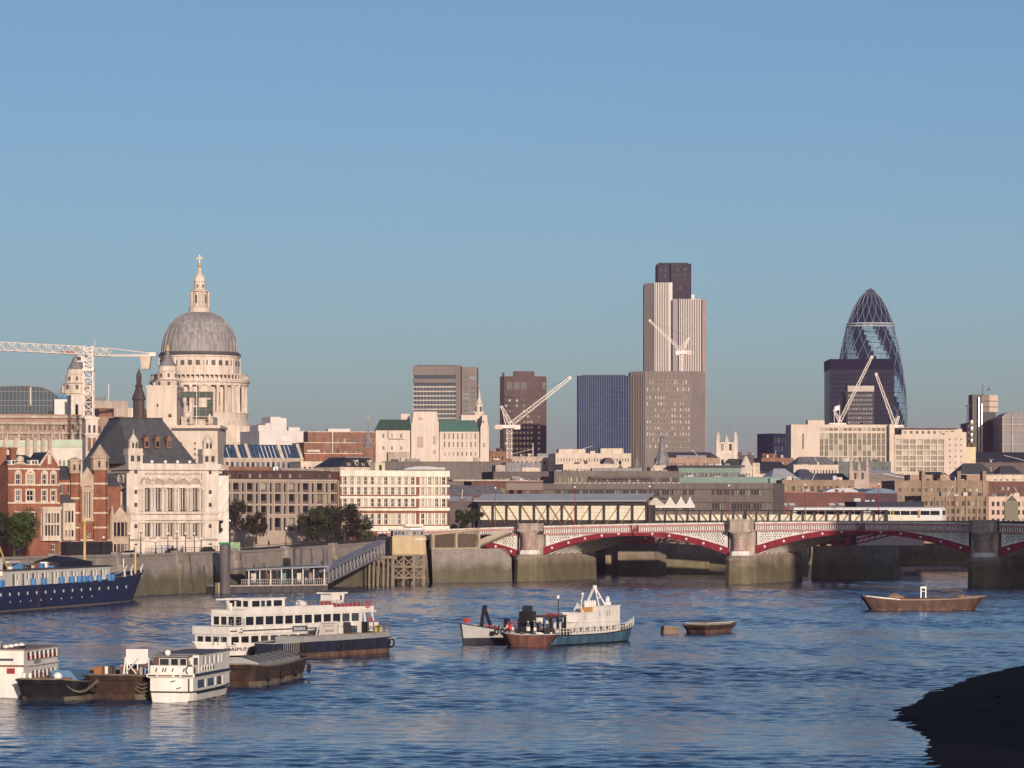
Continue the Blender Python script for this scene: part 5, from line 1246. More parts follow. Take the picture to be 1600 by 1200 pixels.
def tall_tower():
    D = 2390; k = D/FPX; zb = 8; Z = lambda y: WZ(y, D)-zb; x_ = lambda p: (p-1055)*k
    t = thing('tall_finned_tower', 'tallest tower with pale vertical fins and dark stepped core', 'tower', (WX(1055, D), D, zb))
    CORE = M('tower_core_dark', (.045, .042, .052), .8, .2, .05, spec=.1)
    b = MB(); b.prism([(x_(1027), 12), (x_(1029), 10), (x_(1048), 10), (x_(1049), 6), (x_(1079), 6), (x_(1081), 8), (x_(1081), 34), (x_(1027), 34)], 0, Z(411)); b.build('core', CORE, t)
    MB().box(x_(1030), x_(1076), 9, 30, Z(411), Z(409)).build('core_cap', CORE, t)
    MB().box(x_(1081), x_(1086), 8, 20, 0, Z(459)).build('core_step', STRIP, t)
    for p, y, w_, h_ in ((1033, 421, 3, 4), (1041, 421, 4, 4), (1040, 429, 3, 4), (1059, 421, 4, 4), (1071, 420, 6, 4), (1059, 429, 3, 4), (1071, 428, 4, 4), (1064, 449, 5, 4), (1063, 437, 4, 2), (1075, 444, 2, 3)):
        MB().box(x_(p-w_/2), x_(p+w_/2), 5.6 if p > 1048 else 9.6, 10, Z(y+h_/2), Z(y-h_/2)).build('louvre', DARK, t)
    # left wing: oblique grey face, then finned face
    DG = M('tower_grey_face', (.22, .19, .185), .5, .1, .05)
    lw = [(x_(1007), 8), (x_(1022), 0), (x_(1049), 0), (x_(1049), 26), (x_(1007), 26)]
    MB().prism(lw, 0, Z(443)).build('wing', STRD, t)
    rw = [(x_(1050), -6), (x_(1096), -6), (x_(1103), -1), (x_(1103), 22), (x_(1050), 22)]
    MB().prism(rw, 0, Z(469)).build('wing', STRD, t)
    fm = MB().box(-.5, .5, -1.1, 0, 0, 1).mesh('fin', STRIP)
    def fins(px0, px1, n, y, top, w=1.):
        for i in range(n):
            inst('fin', fm, t, (x_(px0+(px1-px0)*(i+.5)/n), y, 0), 0, (w, 1, Z(top)))
    fins(1022, 1046, 9, 0, 441.5, .66); fins(1060, 1095, 13, -6, 468, .62)
    MB().box(x_(1045.5), x_(1050.5), -1.5, 5, 0, Z(441.5)).build('corner_rib', STRIP, t)
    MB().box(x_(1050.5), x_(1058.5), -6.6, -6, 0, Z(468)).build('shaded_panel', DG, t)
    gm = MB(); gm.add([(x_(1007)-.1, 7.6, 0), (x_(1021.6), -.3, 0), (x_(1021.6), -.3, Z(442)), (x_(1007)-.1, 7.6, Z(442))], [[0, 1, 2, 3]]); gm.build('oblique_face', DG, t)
    for i in range(5):
        f = (i+.5)/5; MB().box(x_(1007+14.6*f)-.25, x_(1007+14.6*f)+.25, 7.2-7.9*f, 7.6-7.9*f, 0, Z(442)).build('slim_fin', TW1, t)
    gm = MB(); gm.add([(x_(1096.5), -6.3, 0), (x_(1103)+.2, -1.2, 0), (x_(1103)+.2, -1.2, Z(468)), (x_(1096.5), -6.3, Z(468))], [[0, 1, 2, 3]]); gm.build('end_panel', M('tower_pink_end', (.42, .32, .28), .6), t)
    MB().box(x_(1009), x_(1018), 8, 12, Z(443), Z(435)).build('roof_mast', GIRD, t) if False else None
tall_tower()
def exchange_tower():
    D = 1750; k = D/FPX; zb = 8; Z = lambda y: WZ(y, D)-zb; x_ = lambda p: (p-985)*k
    t = thing('ribbed_concrete_tower', 'pinkish concrete tower with a grid of small windows before the tallest tower', 'tower', (WX(985, D), D, zb))
    CT = M('exchange_tower_concrete', (.195, .165, .15), .8, .08, .05, streak=.08)
    top = Z(580); w = MB()
    w.quad((0, 6, 0), (x_(1008), 0, 0), (x_(1008), 0, top), (0, 6, top))
    facade(w, t, x_(1008), 0, 0, x_(1080)-x_(1008), 0, top, even(16, .5, x_(1080)-x_(1008)-.5, .5),
           [(Z(y+2.4), Z(y-2.4)) for y in (697, 687.5, 678, 668.5, 659, 649.5, 640, 630.5, 621)]+[(Z(611), Z(605)), (Z(600), Z(593.5))], 'blind', .5)
    w.quad((x_(1080), 0, 0), (x_(1103), 6, 0), (x_(1103), 6, top), (x_(1080), 0, top)); w.quad((x_(1103), 6, 0), (x_(1103), 30, 0), (x_(1103), 30, top), (x_(1103), 6, top)); w.quad((0, 6, 0), (0, 30, 0), (0, 30, top), (0, 6, top)); w.box(0, x_(1103), 30, 30.2, 0, top); w.poly([(0, 6, top-.1), (x_(1008), 0, top-.1), (x_(1080), 0, top-.1), (x_(1103), 6, top-.1), (x_(1103), 30, top-.1), (0, 30, top-.1)])
    w.build('wall', CT, t)
    for i in range(6):
        f = (i+.5)/6; MB().box(x_(985+23*f)-.35, x_(985+23*f)+.1, 6-6*f-.7, 6-6*f, 0, top).build('rib', CT, t)
        MB().box(x_(985+23*f)+.15, x_(985+23*f)+.65, 6-6*f-.35, 6-6*f+.1, 0, top-2).build('window_strip', DARK, t)
    for i in range(12): x = x_(1008)+(x_(1080)-x_(1008))*i/11; MB().box(x-.2, x+.2, -.5, 0, Z(591), top).build('crown_rib', CT, t)
exchange_tower()
def gherkin():
    D = 2590; k = D/FPX; zb = 8; Z = lambda y: WZ(y, D)-zb
    t = thing('bullet_glass_tower', 'bullet shaped blue glass tower wrapped in white diagonal lattice', 'tower', (WX(1360, D), D, zb))
    prof = [(700, 55), (680, 56.5), (660, 57.5), (640, 57.5), (620, 56.2), (600, 54), (580, 51.3), (560, 48), (540, 44), (525, 40.6), (510, 37), (500, 33.6), (490, 29.8), (480, 25.3), (470, 19.8), (461, 13.6), (454, 7), (450, 2)]
    def rad(z):
        for (y0, r0), (y1, r1) in zip(prof[:-1], prof[1:]):
            if Z(y0) <= z <= Z(y1): return k*(r0+(r1-r0)*(z-Z(y0))/(Z(y1)-Z(y0)))
        return k*prof[0][1] if z < Z(700) else .3
    NG = M('gherkin_glass_navy', (.007, .017, .042), .05, .2, .1, spec=.35); LG = M('gherkin_glass_pale', (.12, .22, .28), .3, .5, .35, spec=.3)
    n = 72; b = MB(); zs = [0]+[Z(700)+(Z(450)-Z(700))*i/60 for i in range(61)]
    for j, z in enumerate(zs):
        for i in range(n): a = 2*math.pi*i/n; b.v.append((rad(z)*math.cos(a), rad(z)*math.sin(a), z))
    for j in range(len(zs)-1):
        for i in range(n):
            sp = (i+j*.47+2) % 12
            light = sp < 5 and Z(698) < zs[j] < Z(512)
            b.f.append([j*n+i, j*n+(i+1) % n, (j+1)*n+(i+1) % n, (j+1)*n+i]); b.m.append(1 if light else 0)
    b.f.append([(len(zs)-1)*n+i for i in range(n)]); b.m.append(0)
    b.build('glass_skin', [NG, LG], t)
    WB = M('diagrid_white', (.27, .33, .37), .7)
    ang_per = 2*math.pi/n*.47
    dz = (Z(450)-Z(700))/60
    for s in (-1, 1):
        for i in range(18):
            d = MB(); pts = []
            for j in range(0, 61, 2):
                z = Z(700)+dz*j; a = 2*math.pi*i/18+s*ang_per*j; r = rad(z)+.15; pts.append((r*math.cos(a), r*math.sin(a), z))
            d.path(pts, .13, 4); d.build('diagrid_bar', WB, t)
    for y in (511, 507): MB().lathe(0, 0, [(rad(Z(y))+.2, Z(y+1)), (rad(Z(y))+.9, Z(y)), (rad(Z(y-1))+.2, Z(y-1.6))], 48).build('ring', M('ring_pale', (.4, .42, .45)), t)
    for i in range(20): 
        y = 520+i*8.6; MB().lathe(0, 0, [(rad(Z(y))+.1, Z(y+.4)), (rad(Z(y))+.16, Z(y)), (rad(Z(y))+.1, Z(y-.4))], 48).build('floor_line', NG, t)
gherkin()
def dark_tower():
    D = 2450; k = D/FPX; Z = lambda y: WZ(y, D)-8; x_ = lambda p: (p-1297)*k
    t = thing('black_glass_tower', 'flat topped black glass tower standing before the bullet tower', 'tower', (WX(1297, D), D, 8))
    BK = M('black_glass', (.005, .009, .026), .3, .3, .05, spec=.03); BK2 = M('black_band', (.009, .011, .026), .8, .2, spec=.03)
    MB().box(0, x_(1397), 0, 45, 0, Z(577)).build('glass_wall', BK, t); MB().box(-.3, x_(1397)+.3, -.3, 45, Z(577), Z(561)).build('plant_floor', BK2, t)
    for i in range(26): x = x_(1297)+i*x_(1397)/25; MB().box(x-.18, x+.18, -.35, 0, 0, Z(577)).build('mullion', BK2, t)
    for i in range(14): MB().box(0, x_(1397), -.12, 0, Z(586+i*7)-.3, Z(586+i*7)+.3).build('spandrel', BK2, t)
    MB().box(x_(1324), x_(1365), -3, -.4, Z(612), Z(603)).build('pale_roof', M('pale_concrete', (.46, .40, .36)), t)
    t = thing('dark_tower_block', 'dark lower office block at the foot of the black tower', 'tower', (WX(1322, 2300), 2300, 8))  # lower block in a dark stone colour of its own
    kk = 2300/FPX; Zk = lambda y: WZ(y, 2300)-8; MB().box(0, 44*kk, 0, 30, 0, Zk(612)).build('wall', M('dark_stone_block', (.05, .045, .05), .8, .2, .1, spec=.1), t)
    for j in range(7):
        for i in range(10): inst('window', wmesh('blue'), t, (2+i*1.75, -.03, Zk(618+j*7)), 0, (1.2, .3, 1.8))
dark_tower()
CREAMW = M('cream_office', (.58, .48, .39), .8, .08, .1, streak=.1)
def cream_offices():
    D = 1500; k = D/FPX; zb = 8; Z = lambda y: WZ(y, D)-zb
    a = (1236, 1492, 1389, 1495); x0, L, ang = loc_frame(*a); X_ = lambda p: px_to_l(p, *a)
    t = thing('cream_office_slab', 'long cream office slab with glazed storeys under the luffing cranes', 'office', (x0, 1492, zb), ang)
    xa = X_(1279); w = MB()
    facade(w, t, 0, 0, 0, xa, 0, Z(664), [(X_(1253.5), X_(1256))], [(Z(702), Z(678))], 'dark', .5)
    facade(w, t, xa, 0, 0, L-xa, 0, Z(664), even(14, .3, L-xa-1.5, .8), [(Z(y+5.2), Z(y-3.6)) for y in (718, 708, 699, 690, 681)]+[(Z(674), Z(669))], 'grey', .4)
    w.quad((L, 0, 0), (L, 16, 0), (L, 16, Z(664)), (L, 0, Z(664))); w.quad((0, 0, 0), (0, 16, 0), (0, 16, Z(664)), (0, 0, Z(664))); w.box(0, L, 16, 16.2, 0, Z(664)); w.quad((0, 0, Z(664.5)), (L, 0, Z(664.5)), (L, 16, Z(664.5)), (0, 16, Z(664.5)))
    w.build('wall', CREAMW, t)
    MB().box(X_(1264), X_(1290), 3, 9, Z(664), Z(657)).build('roof_house', CREAMW, t); MB().box(X_(1350), X_(1366), 3, 9, Z(664), Z(660)).build('roof_plant', GIRD, t)
    a = (1390, 1490, 1510, 1490); x0, L, ang = loc_frame(*a); X2 = lambda p: px_to_l(p, *a)
    t = thing('cream_grid_offices', 'cream office block with dark window grid and punched end wall', 'office', (x0, 1490, zb), ang)
    w = MB(); facade(w, t, 0, .5, 0, X2(1398), 0, Z(664), None, None, None)
    facade(w, t, X2(1398), 0, 0, X2(1476)-X2(1398), 0, Z(680), even(7, .1, X2(1476)-X2(1398)-.1, .84), [(Z(y+3.6), Z(y-3.6)) for y in (734, 725.5, 716.5, 708, 699.5, 691)], 'four', .8)
    facade(w, t, X2(1476), 0, 0, L-X2(1476), 0, Z(676), even(3, 1.2, L-X2(1476)-1.2, .24), [(Z(y+1.4), Z(y-1.4)) for y in (732, 723, 714, 705, 696, 687)], 'dark', .3)
    w.quad((L, 0, 0), (L, 14, 0), (L, 14, Z(676)), (L, 0, Z(676))); w.quad((0, .5, 0), (0, 14, 0), (0, 14, Z(664)), (0, .5, Z(664))); w.box(0, L, 14, 14.2, 0, Z(670)); w.quad((0, 0, Z(680)), (L, 0, Z(680)), (L, 14, Z(680)), (0, 14, Z(680)))
    w.build('wall', CREAMW, t)
    pl = MB(); facade(pl, t, X2(1410), 3, 0, X2(1495)-X2(1410), Z(680), Z(672), even(9, .3, X2(1495)-X2(1410)-.3, .5), [(Z(678.5), Z(674))], 'dark', .2); pl.quad((X2(1410), 3, Z(672)), (X2(1495), 3, Z(672)), (X2(1495), 12, Z(672)), (X2(1410), 12, Z(672))); pl.build('penthouse', CREAMW, t)
    MB().box(X2(1400), X2(1502), 1.5, 13, Z(670), Z(668.6)).build('roof_slab', LEAD, t); MB().box(L, L+4.5, 2, 10, 0, Z(699)).build('side_block', M('cream_side', (.60, .50, .33)), t)
cream_offices()
def pipe_tower():
    D = 2100; k = D/FPX; Z = lambda y: WZ(y, D)-8; x_ = lambda p: (p-1512)*k
    t = thing('service_pipe_tower', 'steel clad office tower with outside pipes and stacked service pods', 'tower', (WX(1512, D), D, 8))
    NV = M('navy_glass', (.010, .015, .04), .06, .3, .1, spec=.4); STL = M('pod_steel', (.46, .37, .29), .35, .08, metal=.3)
    MB().box(x_(1514), x_(1566), 6, 40, 0, Z(660)).build('glass_block', NV, t); MB().box(x_(1520), x_(1538), 2, 20, 0, Z(616)).build('service_core', NV, t)
    for y0, y1 in ((644, 636.5), (635.5, 627.5), (626.5, 617.5)): MB().prism([(x_(1534), 1), (x_(1545), -2.5), (x_(1559), -1), (x_(1560), 10), (x_(1534), 10)], Z(y0), Z(y1)).build('pod', STL, t)
    MB().box(x_(1536), x_(1556), 1, 9, Z(660), Z(645)).build('pod_frame', GIRD, t)
    PS = M('pipe_steel', (.50, .42, .42), .3, .1, metal=.5)
    for p, y in ((1529.5, 621), (1534, 631)): MB().tube((x_(p), 0, 0), (x_(p), 0, Z(y)), .75, n=10).build('pipe', PS, t)
    for i, y in enumerate((660, 670, 680, 689)): b = MB(); b.lathe(x_(1519.5), 3, [(1.3, Z(y+3.4)), (1.5, Z(y)), (1.3, Z(y-3.4))], 10); b.build('stair_pod', STL if i == 0 else PS, t)
    b = MB(); b.bar((x_(1514), 8, 0), (x_(1514), 8, Z(634)), .5); b.bar((x_(1511), 6, Z(634)), (x_(1519), 6, Z(633)), .8); b.build('corner_mast', GIRD, t)
    b = MB(); b.bar((x_(1523), 5, Z(605)), (x_(1556), 5, Z(609)), .9); b.bar((x_(1540), 5, Z(616)), (x_(1540), 5, Z(600)), 2.2); b.bar((x_(1545), 5, Z(616)), (x_(1548), 5, Z(602)), .9); b.build('roof_crane', M('crane_blue', (.10, .17, .26), .5), t)
    t = thing('banded_atrium_block', 'grey banded office block with arched roof at the right edge', 'office', (WX(1566, 2050), 2050, 8)); kk = 2050/FPX; Zk = lambda y: WZ(y, 2050)-8
    b = MB(); b.box(0, 70*kk, 0, 40, 0, Zk(650)); b.build('glass_block', M('block_grey_glass', (.09, .085, .085), .4, .3, .1), t)
    for y in (652, 663, 673, 684, 694): MB().box(-.2, 70*kk, -.8, 0, Zk(y+1.2), Zk(y)).build('floor_band', CONW, t)
    for x in (0, 12, 30, 44): MB().box(x*kk*1.2, x*kk*1.2+.8, -1, 0, 0, Zk(650)).build('column', CONW, t)
    b = MB(); b.extr([(1, 1, Zk(650))]+[(30*kk-28*kk*math.cos(q), 1, Zk(650)+3.2*math.sin(q)) for q in [math.pi*i/14 for i in range(15)]], (0, 30, 0)); b.build('arched_roof', LEAD, t)
pipe_tower()
t, L, h = B('navy_box_tower', 'dark navy box tower left of the cream office slab', 1208, 1700, 1236, 1706, 678, 14, M('navy_wall', (.018, .022, .05), .8, .25, .2, spec=.1), cat='tower', front=dict(n=(5, 10), f=(.5, .5), mz=(4, 1), kind='blue'))
# ---- church tower with four pinnacles, and a smaller one
def pinnacled(px0, px1, D, ytop, ypin, label, mat):
    k = D/FPX; w = (px1-px0)*k; Z = lambda y: WZ(y, D)-8; t = thing('church_tower', label, 'church tower', (WX(px0, D), D, 8), R(-6))
    b = MB(); facade(b, t, 0, 0, 0, w, 0, Z(ytop), even(2, .9, w-.9, .32), [(Z(ytop+38), Z(ytop+27)), (Z(ytop+13), Z(ytop+2.5))], 'dark', .5); b.quad((w, 0, 0), (w, w, 0), (w, w, Z(ytop)), (w, 0, Z(ytop))); b.quad((0, 0, 0), (0, w, 0), (0, w, Z(ytop)), (0, 0, Z(ytop))); b.box(0, w, w, w+.1, 0, Z(ytop)); b.quad((0, 0, Z(ytop)-.2), (w, 0, Z(ytop)-.2), (w, w, Z(ytop)-.2), (0, w, Z(ytop)-.2)); b.build('tower', mat, t)
    MB().box(-.3, w+.3, -.3, w+.3, Z(ytop+20), Z(ytop+19)).build('string_course', mat, t)
    for x, y in ((.6, .6), (w-.6, .6), (.6, w-.6), (w-.6, w-.6), (w/2, .4)):
        hh = Z(ypin) if x != w/2 else Z(ypin+6); MB().lathe(x, y, [(.85, 0 if x != w/2 else Z(ytop)-2), (.85, Z(ytop)), (1.0, Z(ytop)+.6), (.75, Z(ytop)+1.2), (.7, (Z(ytop)+hh)/2), (.1, hh)], 6).build('pinnacle', mat, t)
    return t
pinnacled(1119, 1151, 1320, 691, 674, 'pale stone church tower with four tall pinnacles right of the tallest tower', PORTL)
pinnacled(1327, 1357, 1230, 736, 712, 'small weathered church tower with clustered pinnacles before the cream slab', M('weathered_stone', (.42, .33, .28), .85, .2))
# ---- lead domed belfries in front of the towers
def leadspire(px, D, w, prof, label, mat, base=None):
    t = thing('lead_spire', label, 'church', (WX(px, D), D, 8)); k = D/FPX
    MB().lathe(0, 0, [(r*k, WZ(y, D)-8) for y, r in prof], 8, a0=math.pi/8).build('spire', mat, t)
    b = MB(); b.box(-w*k, w*k, -w*k, w*k, 0, WZ(prof[0][0], D)-8); b.box(-w*k*1.12, w*k*1.12, -w*k*1.12, w*k*1.12, WZ(prof[0][0], D)-8, WZ(prof[0][0], D)-7.4); b.build('tower', base or PORTL, t)
    for i in range(4):
        o = MB(); o.box(-.5, .5, -w*k-.05, -w*k, WZ(prof[0][0]+16, D)-8, WZ(prof[0][0]+8, D)-8); inst('opening', o.mesh('opening', CDK), t, (0, 0, 0), i*math.pi/2)
leadspire(1035, 1260, 13, [(730, 13), (727, 12.5), (716, 11), (704, 7), (693, 5), (690, 5.4), (687, 4.2), (684, 4.4), (682, 1.5), (666, .4)], 'grey lead bell shaped spire on a cream tower before the concrete tower', LEAD, CREAMW)
leadspire(995, 1150, 7, [(738, 8), (734, 7), (722, 5), (715, 3.2), (713, 4.2), (711, 1.4), (700, .3)], 'small dark lead spire among flat roofs left of the bell shaped spire', M('lead_brown', (.17, .14, .13), .6))
# ================================================================ low roofs between river and towers
CBR = M('concrete_brown', (.16, .135, .12), .85, .15, .12, streak=.15)
CBR2 = M('concrete_brown_dark', (.125, .10, .095), .85, .18, .12, streak=.12)
MAR = M('maroon_brick', (.15, .07, .058), .85, .2, .25, streak=.12)
TAN = M('tan_brick', (.27, .195, .135), .85, .2, .25, streak=.12)
GRM = M('green_metal', (.16, .23, .20), .6, .15)
RG = 'flat roofed blocks behind the railway'
def strip(t, L, h, D, rows, mat_glass='grey', px=None, depth_at=-.05):
    pass
# long brown concrete telephone building with two window bands
def long_block():
    a = (846, 1012, 1207, 992); x0, L, ang = loc_frame(*a); D = 1000; Z = lambda y: WZ(y, D)-8; X_ = lambda p: px_to_l(p, *a)
    t = thing('long_concrete_block', 'long brown concrete block with two strips of windows behind the railway truss', 'office', (x0, 1012, 8), ang)
    w = MB()
    groups = [(868, 884, 4), (886, 905, 5), (906, 919, 3), (921, 944, 6), (946, 982, 8), (985, 1010, 6), (1014, 1030, 4), (1034, 1056, 6), (1066, 1084, 5), (1112, 1140, 7), (1142, 1190, 11)]
    xs = []
    for p0, p1, n in groups: xs += [(X_(p0)+(X_(p1)-X_(p0))*(i+.08)/n, X_(p0)+(X_(p1)-X_(p0))*(i+.92)/n) for i in range(n)]
    facade(w, t, 0, 0, 0, L, 0, Z(755), xs, [(Z(797), Z(786)), (Z(774), Z(765.5))], 'grey', .5)
    w.quad((L, 0, 0), (L, 18, 0), (L, 18, Z(755)), (L, 0, Z(755))); w.quad((0, 0, 0), (0, 18, 0), (0, 18, Z(755)), (0, 0, Z(755))); w.box(0, L, 18, 18.1, 0, Z(755)); w.build('wall', CBR, t)
    for y0, y1 in ((764.5, 755.5), (785, 776)): MB().box(-.3, L+.3, -.7, 0, Z(y0), Z(y1)).build('fascia', CBR, t)
    MB().quad((0, 0, Z(755.4)), (L, 0, Z(755.4)), (L, 18, Z(755.4)), (0, 18, Z(755.4))).build('roof', ROOFG, t)
    for i in range(26): MB().box(X_(865)+i*1.55, X_(865)+i*1.55+.9, .5, 1.1, Z(755), Z(754)).build('coping_block', PORTL, t)
long_block()
def blk(label, p0, p1, ytop, D, dep, wall, n=None, f=(.5, .5), mz=None, kind='dark', roofm=None, cat='building', dd=4, name='roof_block', cornice=None):
    h = WZ(ytop, D)-8
    fr = None
    if n: fr = dict(n=n, f=f, mz=mz or (max(1, h-n[1]*3.4-1), .9), kind=kind)
    return B(name, label, p0, D, p1, D+dd, ytop, dep, wall, cat=cat, front=fr, roofm=roofm, cornice=cornice)
t, L, h = blk('upper brown concrete storey set back above the long block', 866, 1062, 737, 1062, 16, CBR, (44, 2), (.6, .5), kind='grey')
b = MB(); b.box(L*.28, L*.75, -1.5, 6, h-2.2, h-1.3); b.build('canopy_slab', CBR2, t); MB().box(L*.3, L*.7, .3, 4, h, h+1.2).build('plant_screen', LEAD, t)
t, L, h = blk('broad blank brown rooftop below the green roofed exchange', 600, 790, 722, 1120, 30, CBR, (24, 3), (.4, .3), mz=(8, 9), kind='dark')
MB().box(L*.18, L*.3, 2, 8, h, h+1.1).build('plant_room', LEAD, t)
t, L, h = blk('brown flat roofed block with white window strip left of the long block', 771, 872, 738, 1085, 22, CBR2, (30, 2), (.8, .34), kind='blind')
MB().box(L*.2, L*.75, 1, 9, h, h+3.2).build('plant_screen', LEAD, t); MB().box(L*.05, L*.2, 2, 9, h, h+2.4).build('plant_box', CONW, t); MB().box(L*.45, L*.72, .7, 1, h+.3, h+1.6).build('pale_panel', SANDST, t)
t, L, h = blk('low red brick block with dark glazed corner beside the station roof', 737, 848, 752, 985, 14, MAR, (8, 2), (.6, .5), mz=(9, .7), kind='dark', cornice=CONW)
MB().box(-6, L*.5, -1.5, 10, h, h+.5).build('roof_slab', CONW, t); MB().box(L*.48, L, -.4, 0, h-2.6, h-.5).build('glazed_strip', M('brown_glass', (.10, .06, .045), .3, .2), t)
t, L, h = blk('low range under corrugated grey roofs beside the banded block', 700, 790, 775, 960, 16, MAR, None); hip(t, 0, L, 0, 16, h, 3.2, 2, LEAD); 
t, L, h = blk('plain brown wall with low roof between banded block and station', 702, 752, 784, 932, 12, CBR2); hip(t, 0, L, 0, 12, h, 1.6, 1, CANOPY)
t, L, h = blk('grey vaulted roof behind the banded block parapet', 622, 705, 735, 1010, 18, CBR, (14, 2), (.6, .4), kind='blind')
b = MB(); b.extr([(L*.1, 1, h)]+[(L*.5-L*.4*math.cos(q), 1, h+1.3*math.sin(q)) for q in [math.pi*i/12 for i in range(13)]], (0, 14, 0)); b.build('vaulted_roof', CANOPY, t)
t, L, h = blk('white terrace with dark window row beneath the blue tower', 880, 985, 726, 1170, 18, CREAMW, (24, 2), (.6, .55), kind='dark')
b = MB(); b.extr([(L*.62, 2, h)]+[(L*.7-L*.08*math.cos(q), 2, h+2.6*math.sin(q)) for q in [math.pi*i/8 for i in range(9)]], (0, 8, 0)); b.build('barrel_roof', M('brown_roof', (.12, .09, .085)), t)
t, L, h = blk('pale far range of roofs at the foot of the blue tower', 868, 986, 709, 1420, 24, CREAMW, (26, 2), (.4, .4), kind='dark'); MB().box(L*.05, L*.4, 1, 9, h, h+2).build('roof_house', SANDST, t); MB().box(L*.6, L*.9, 1, 9, h, h+2.4).build('roof_house', SANDST, t)
t, L, h = blk('grey far rooftops under the white crane', 762, 905, 714, 1450, 24, CONW, (20, 2), (.4, .4)); MB().box(L*.55, L*.9, 2, 10, h, h+1.6).build('plant_room', LEAD, t); MB().tube((L*.5, 2, h), (L*.5, 2, h+6), .15, n=5).build('mast', GLOBE, t)
t, L, h = blk('dark brick block at the foot of the white crane', 765, 800, 706, 1380, 16, BRICKB, (6, 4), (.4, .4)); MB().box(1, 4, -1.2, 0, h-3.5, h-2.7).build('balcony', PORTL, t)
t, L, h = blk('green metal and glass offices with curved cornice before the church tower', 1060, 1158, 730, 1120, 20, GRM, (22, 2), (.75, .5), kind='blue', cornice=M('green_edge', (.30, .38, .33)))
MB().box(-1, L+1, -1.2, 14, h, h+.7).build('roof_overhang', DARK, t); MB().box(L*.05, L*.8, -.2, 0, h-5.2, h-3).build('red_panel', MAR, t)
t, L, h = blk('low teal glazed range stepping down behind the long block', 1062, 1224, 746, 1090, 18, GRM, (40, 2), (.8, .55), kind='blue')
MB().box(L*.86, L*1.0, -2, 3, 0, h-.2).build('glass_stair', M('teal_glass', (.05, .13, .14), .25, .2), t)
t, L, h = blk('brown slatted rooftop between lead spire and green offices', 1000, 1062, 737, 1085, 14, CBR, (16, 2), (.5, .5), kind='grey')
t, L, h = blk('dark tiled roofs and rooflights below the concrete tower', 1040, 1125, 716, 1300, 20, TERR, (16, 2), (.4, .5)); hip(t, 0, L, 1, 18, h, 2.6, 2, SLATE); MB().box(L*.2, L*.75, 0, .6, h, h+1.2).build('parapet_rail', LEAD, t)
t, L, h = blk('white pedimented gable house right of the pinnacled church tower', 1157, 1175, 733, 1240, 12, PORTL, (3, 2), (.4, .6), kind='dark')
b = MB(); b.extr([(-.5, -.2, h), (L+.5, -.2, h), (L*.5, -.2, h+5.0)], (0, .8, 0)); b.build('gable', PORTL, t); hip(t, 0, L, .6, 12, h, 4, .2, SLATE)
t, L, h = blk('dark box roof behind the white gable', 1149, 1178, 712, 1330, 12, M('brown_box', (.10, .075, .075), .7))
t, L, h = blk('brown brick blocks below the navy tower', 1190, 1240, 716, 1480, 16, BRICKB, (8, 3), (.5, .5), kind='two'); MB().box(1, 8, 2, 8, h, h+2.2).build('roof_house', MAR, t)
t, L, h = blk('cream chimneys and slate roofs left of the cream slab', 1176, 1240, 741, 1260, 16, SANDST, (10, 2), (.4, .5)); hip(t, L*.2, L, 0, 16, h, 5, 3, SLATED)
for q in (.08, .16): MB().lathe(L*q, 2, [(1., h), (.9, h+3.5), (1.1, h+3.6), (.7, h+4.4)], 8).build('chimney', SANDST, t)
t, L, h = blk('long low cream frontage with small windows under the slab', 1240, 1310, 727, 1330, 16, CREAMW, (14, 2), (.5, .45), kind='grey'); hip(t, L*.1, L, 1, 15, h, 3.6, 3, LEAD)
t, L, h = blk('dark green glass wedge beside the small church tower', 1308, 1392, 722, 1400, 16, M('wedge_green', (.08, .10, .085), .5, .2), (12, 2), (.7, .4), kind='blue')
t, L, h = blk('blue grey hipped slate roofs above brown brick', 1205, 1284, 752, 1150, 20, TAN, (10, 1), (.5, .5)); hip(t, 0, L*.62, 0, 18, h, 4.6, 4, CANOPY); hip(t, L*.55, L, 0, 18, h, 4.4, 3, M('slate_blue', (.09, .10, .13), .5, .2), name='side_roof')
t, L, h = blk('brown brick offices with square windows above the maroon block', 1222, 1335, 751, 1085, 16, TAN, (11, 2), (.55, .5), mz=(WZ(768, 1085)-8-4, .9), kind='dark')
t, L, h = blk('maroon brick warehouse with rooflights behind the train', 1203, 1352, 770, 1020, 18, MAR, (12, 2), (.25, .4), mz=(8, 4), kind='two', cornice=M('maroon_light', (.30, .13, .10)))
for q in (.12, .2, .62, .72, .82): b = MB(); b.add([(L*q, -.6, h-3.8), (L*q+1.9, -.6, h-3.8), (L*q+1.4, .6, h-2.6), (L*q-.5, .6, h-2.6), (L*q, .0, h-4.2), (L*q+1.9, .0, h-4.2)], [[0, 1, 2, 3], [0, 4, 5, 1]]); b.build('rooflight', CANOPY, t)
b = MB(); b.extr([(L*.6, 3, h)]+[(L*.78-L*.18*math.cos(q), 3, h+1.5*math.sin(q)) for q in [math.pi*i/10 for i in range(11)]], (0, 12, 0)); b.build('barrel_roof', CANOPY, t)
t, L, h = blk('dark maroon hall under blue barrel roof behind the train', 1352, 1402, 772, 1040, 16, M('maroon_dark', (.075, .04, .05), .7)); b = MB(); b.extr([(0, 0, h)]+[(L*.5-L*.5*math.cos(q), 0, h+1.8*math.sin(q)) for q in [math.pi*i/10 for i in range(11)]], (0, 14, 0)); b.build('barrel_roof', M('roof_blue', (.14, .20, .28), .4, .2), t)
t, L, h = blk('navy boarded shed beside the train', 1338, 1444, 785, 985, 12, M('navy_board', (.025, .025, .045), .7))
t, L, h = blk('sandy brick office with tall window bays and roof terrace planting', 1440, 1545, 776, 1050, 18, TAN, (12, 3), (.5, .62), mz=(WZ(812, 1050)-8-1, .9), kind='dark', cat='office')
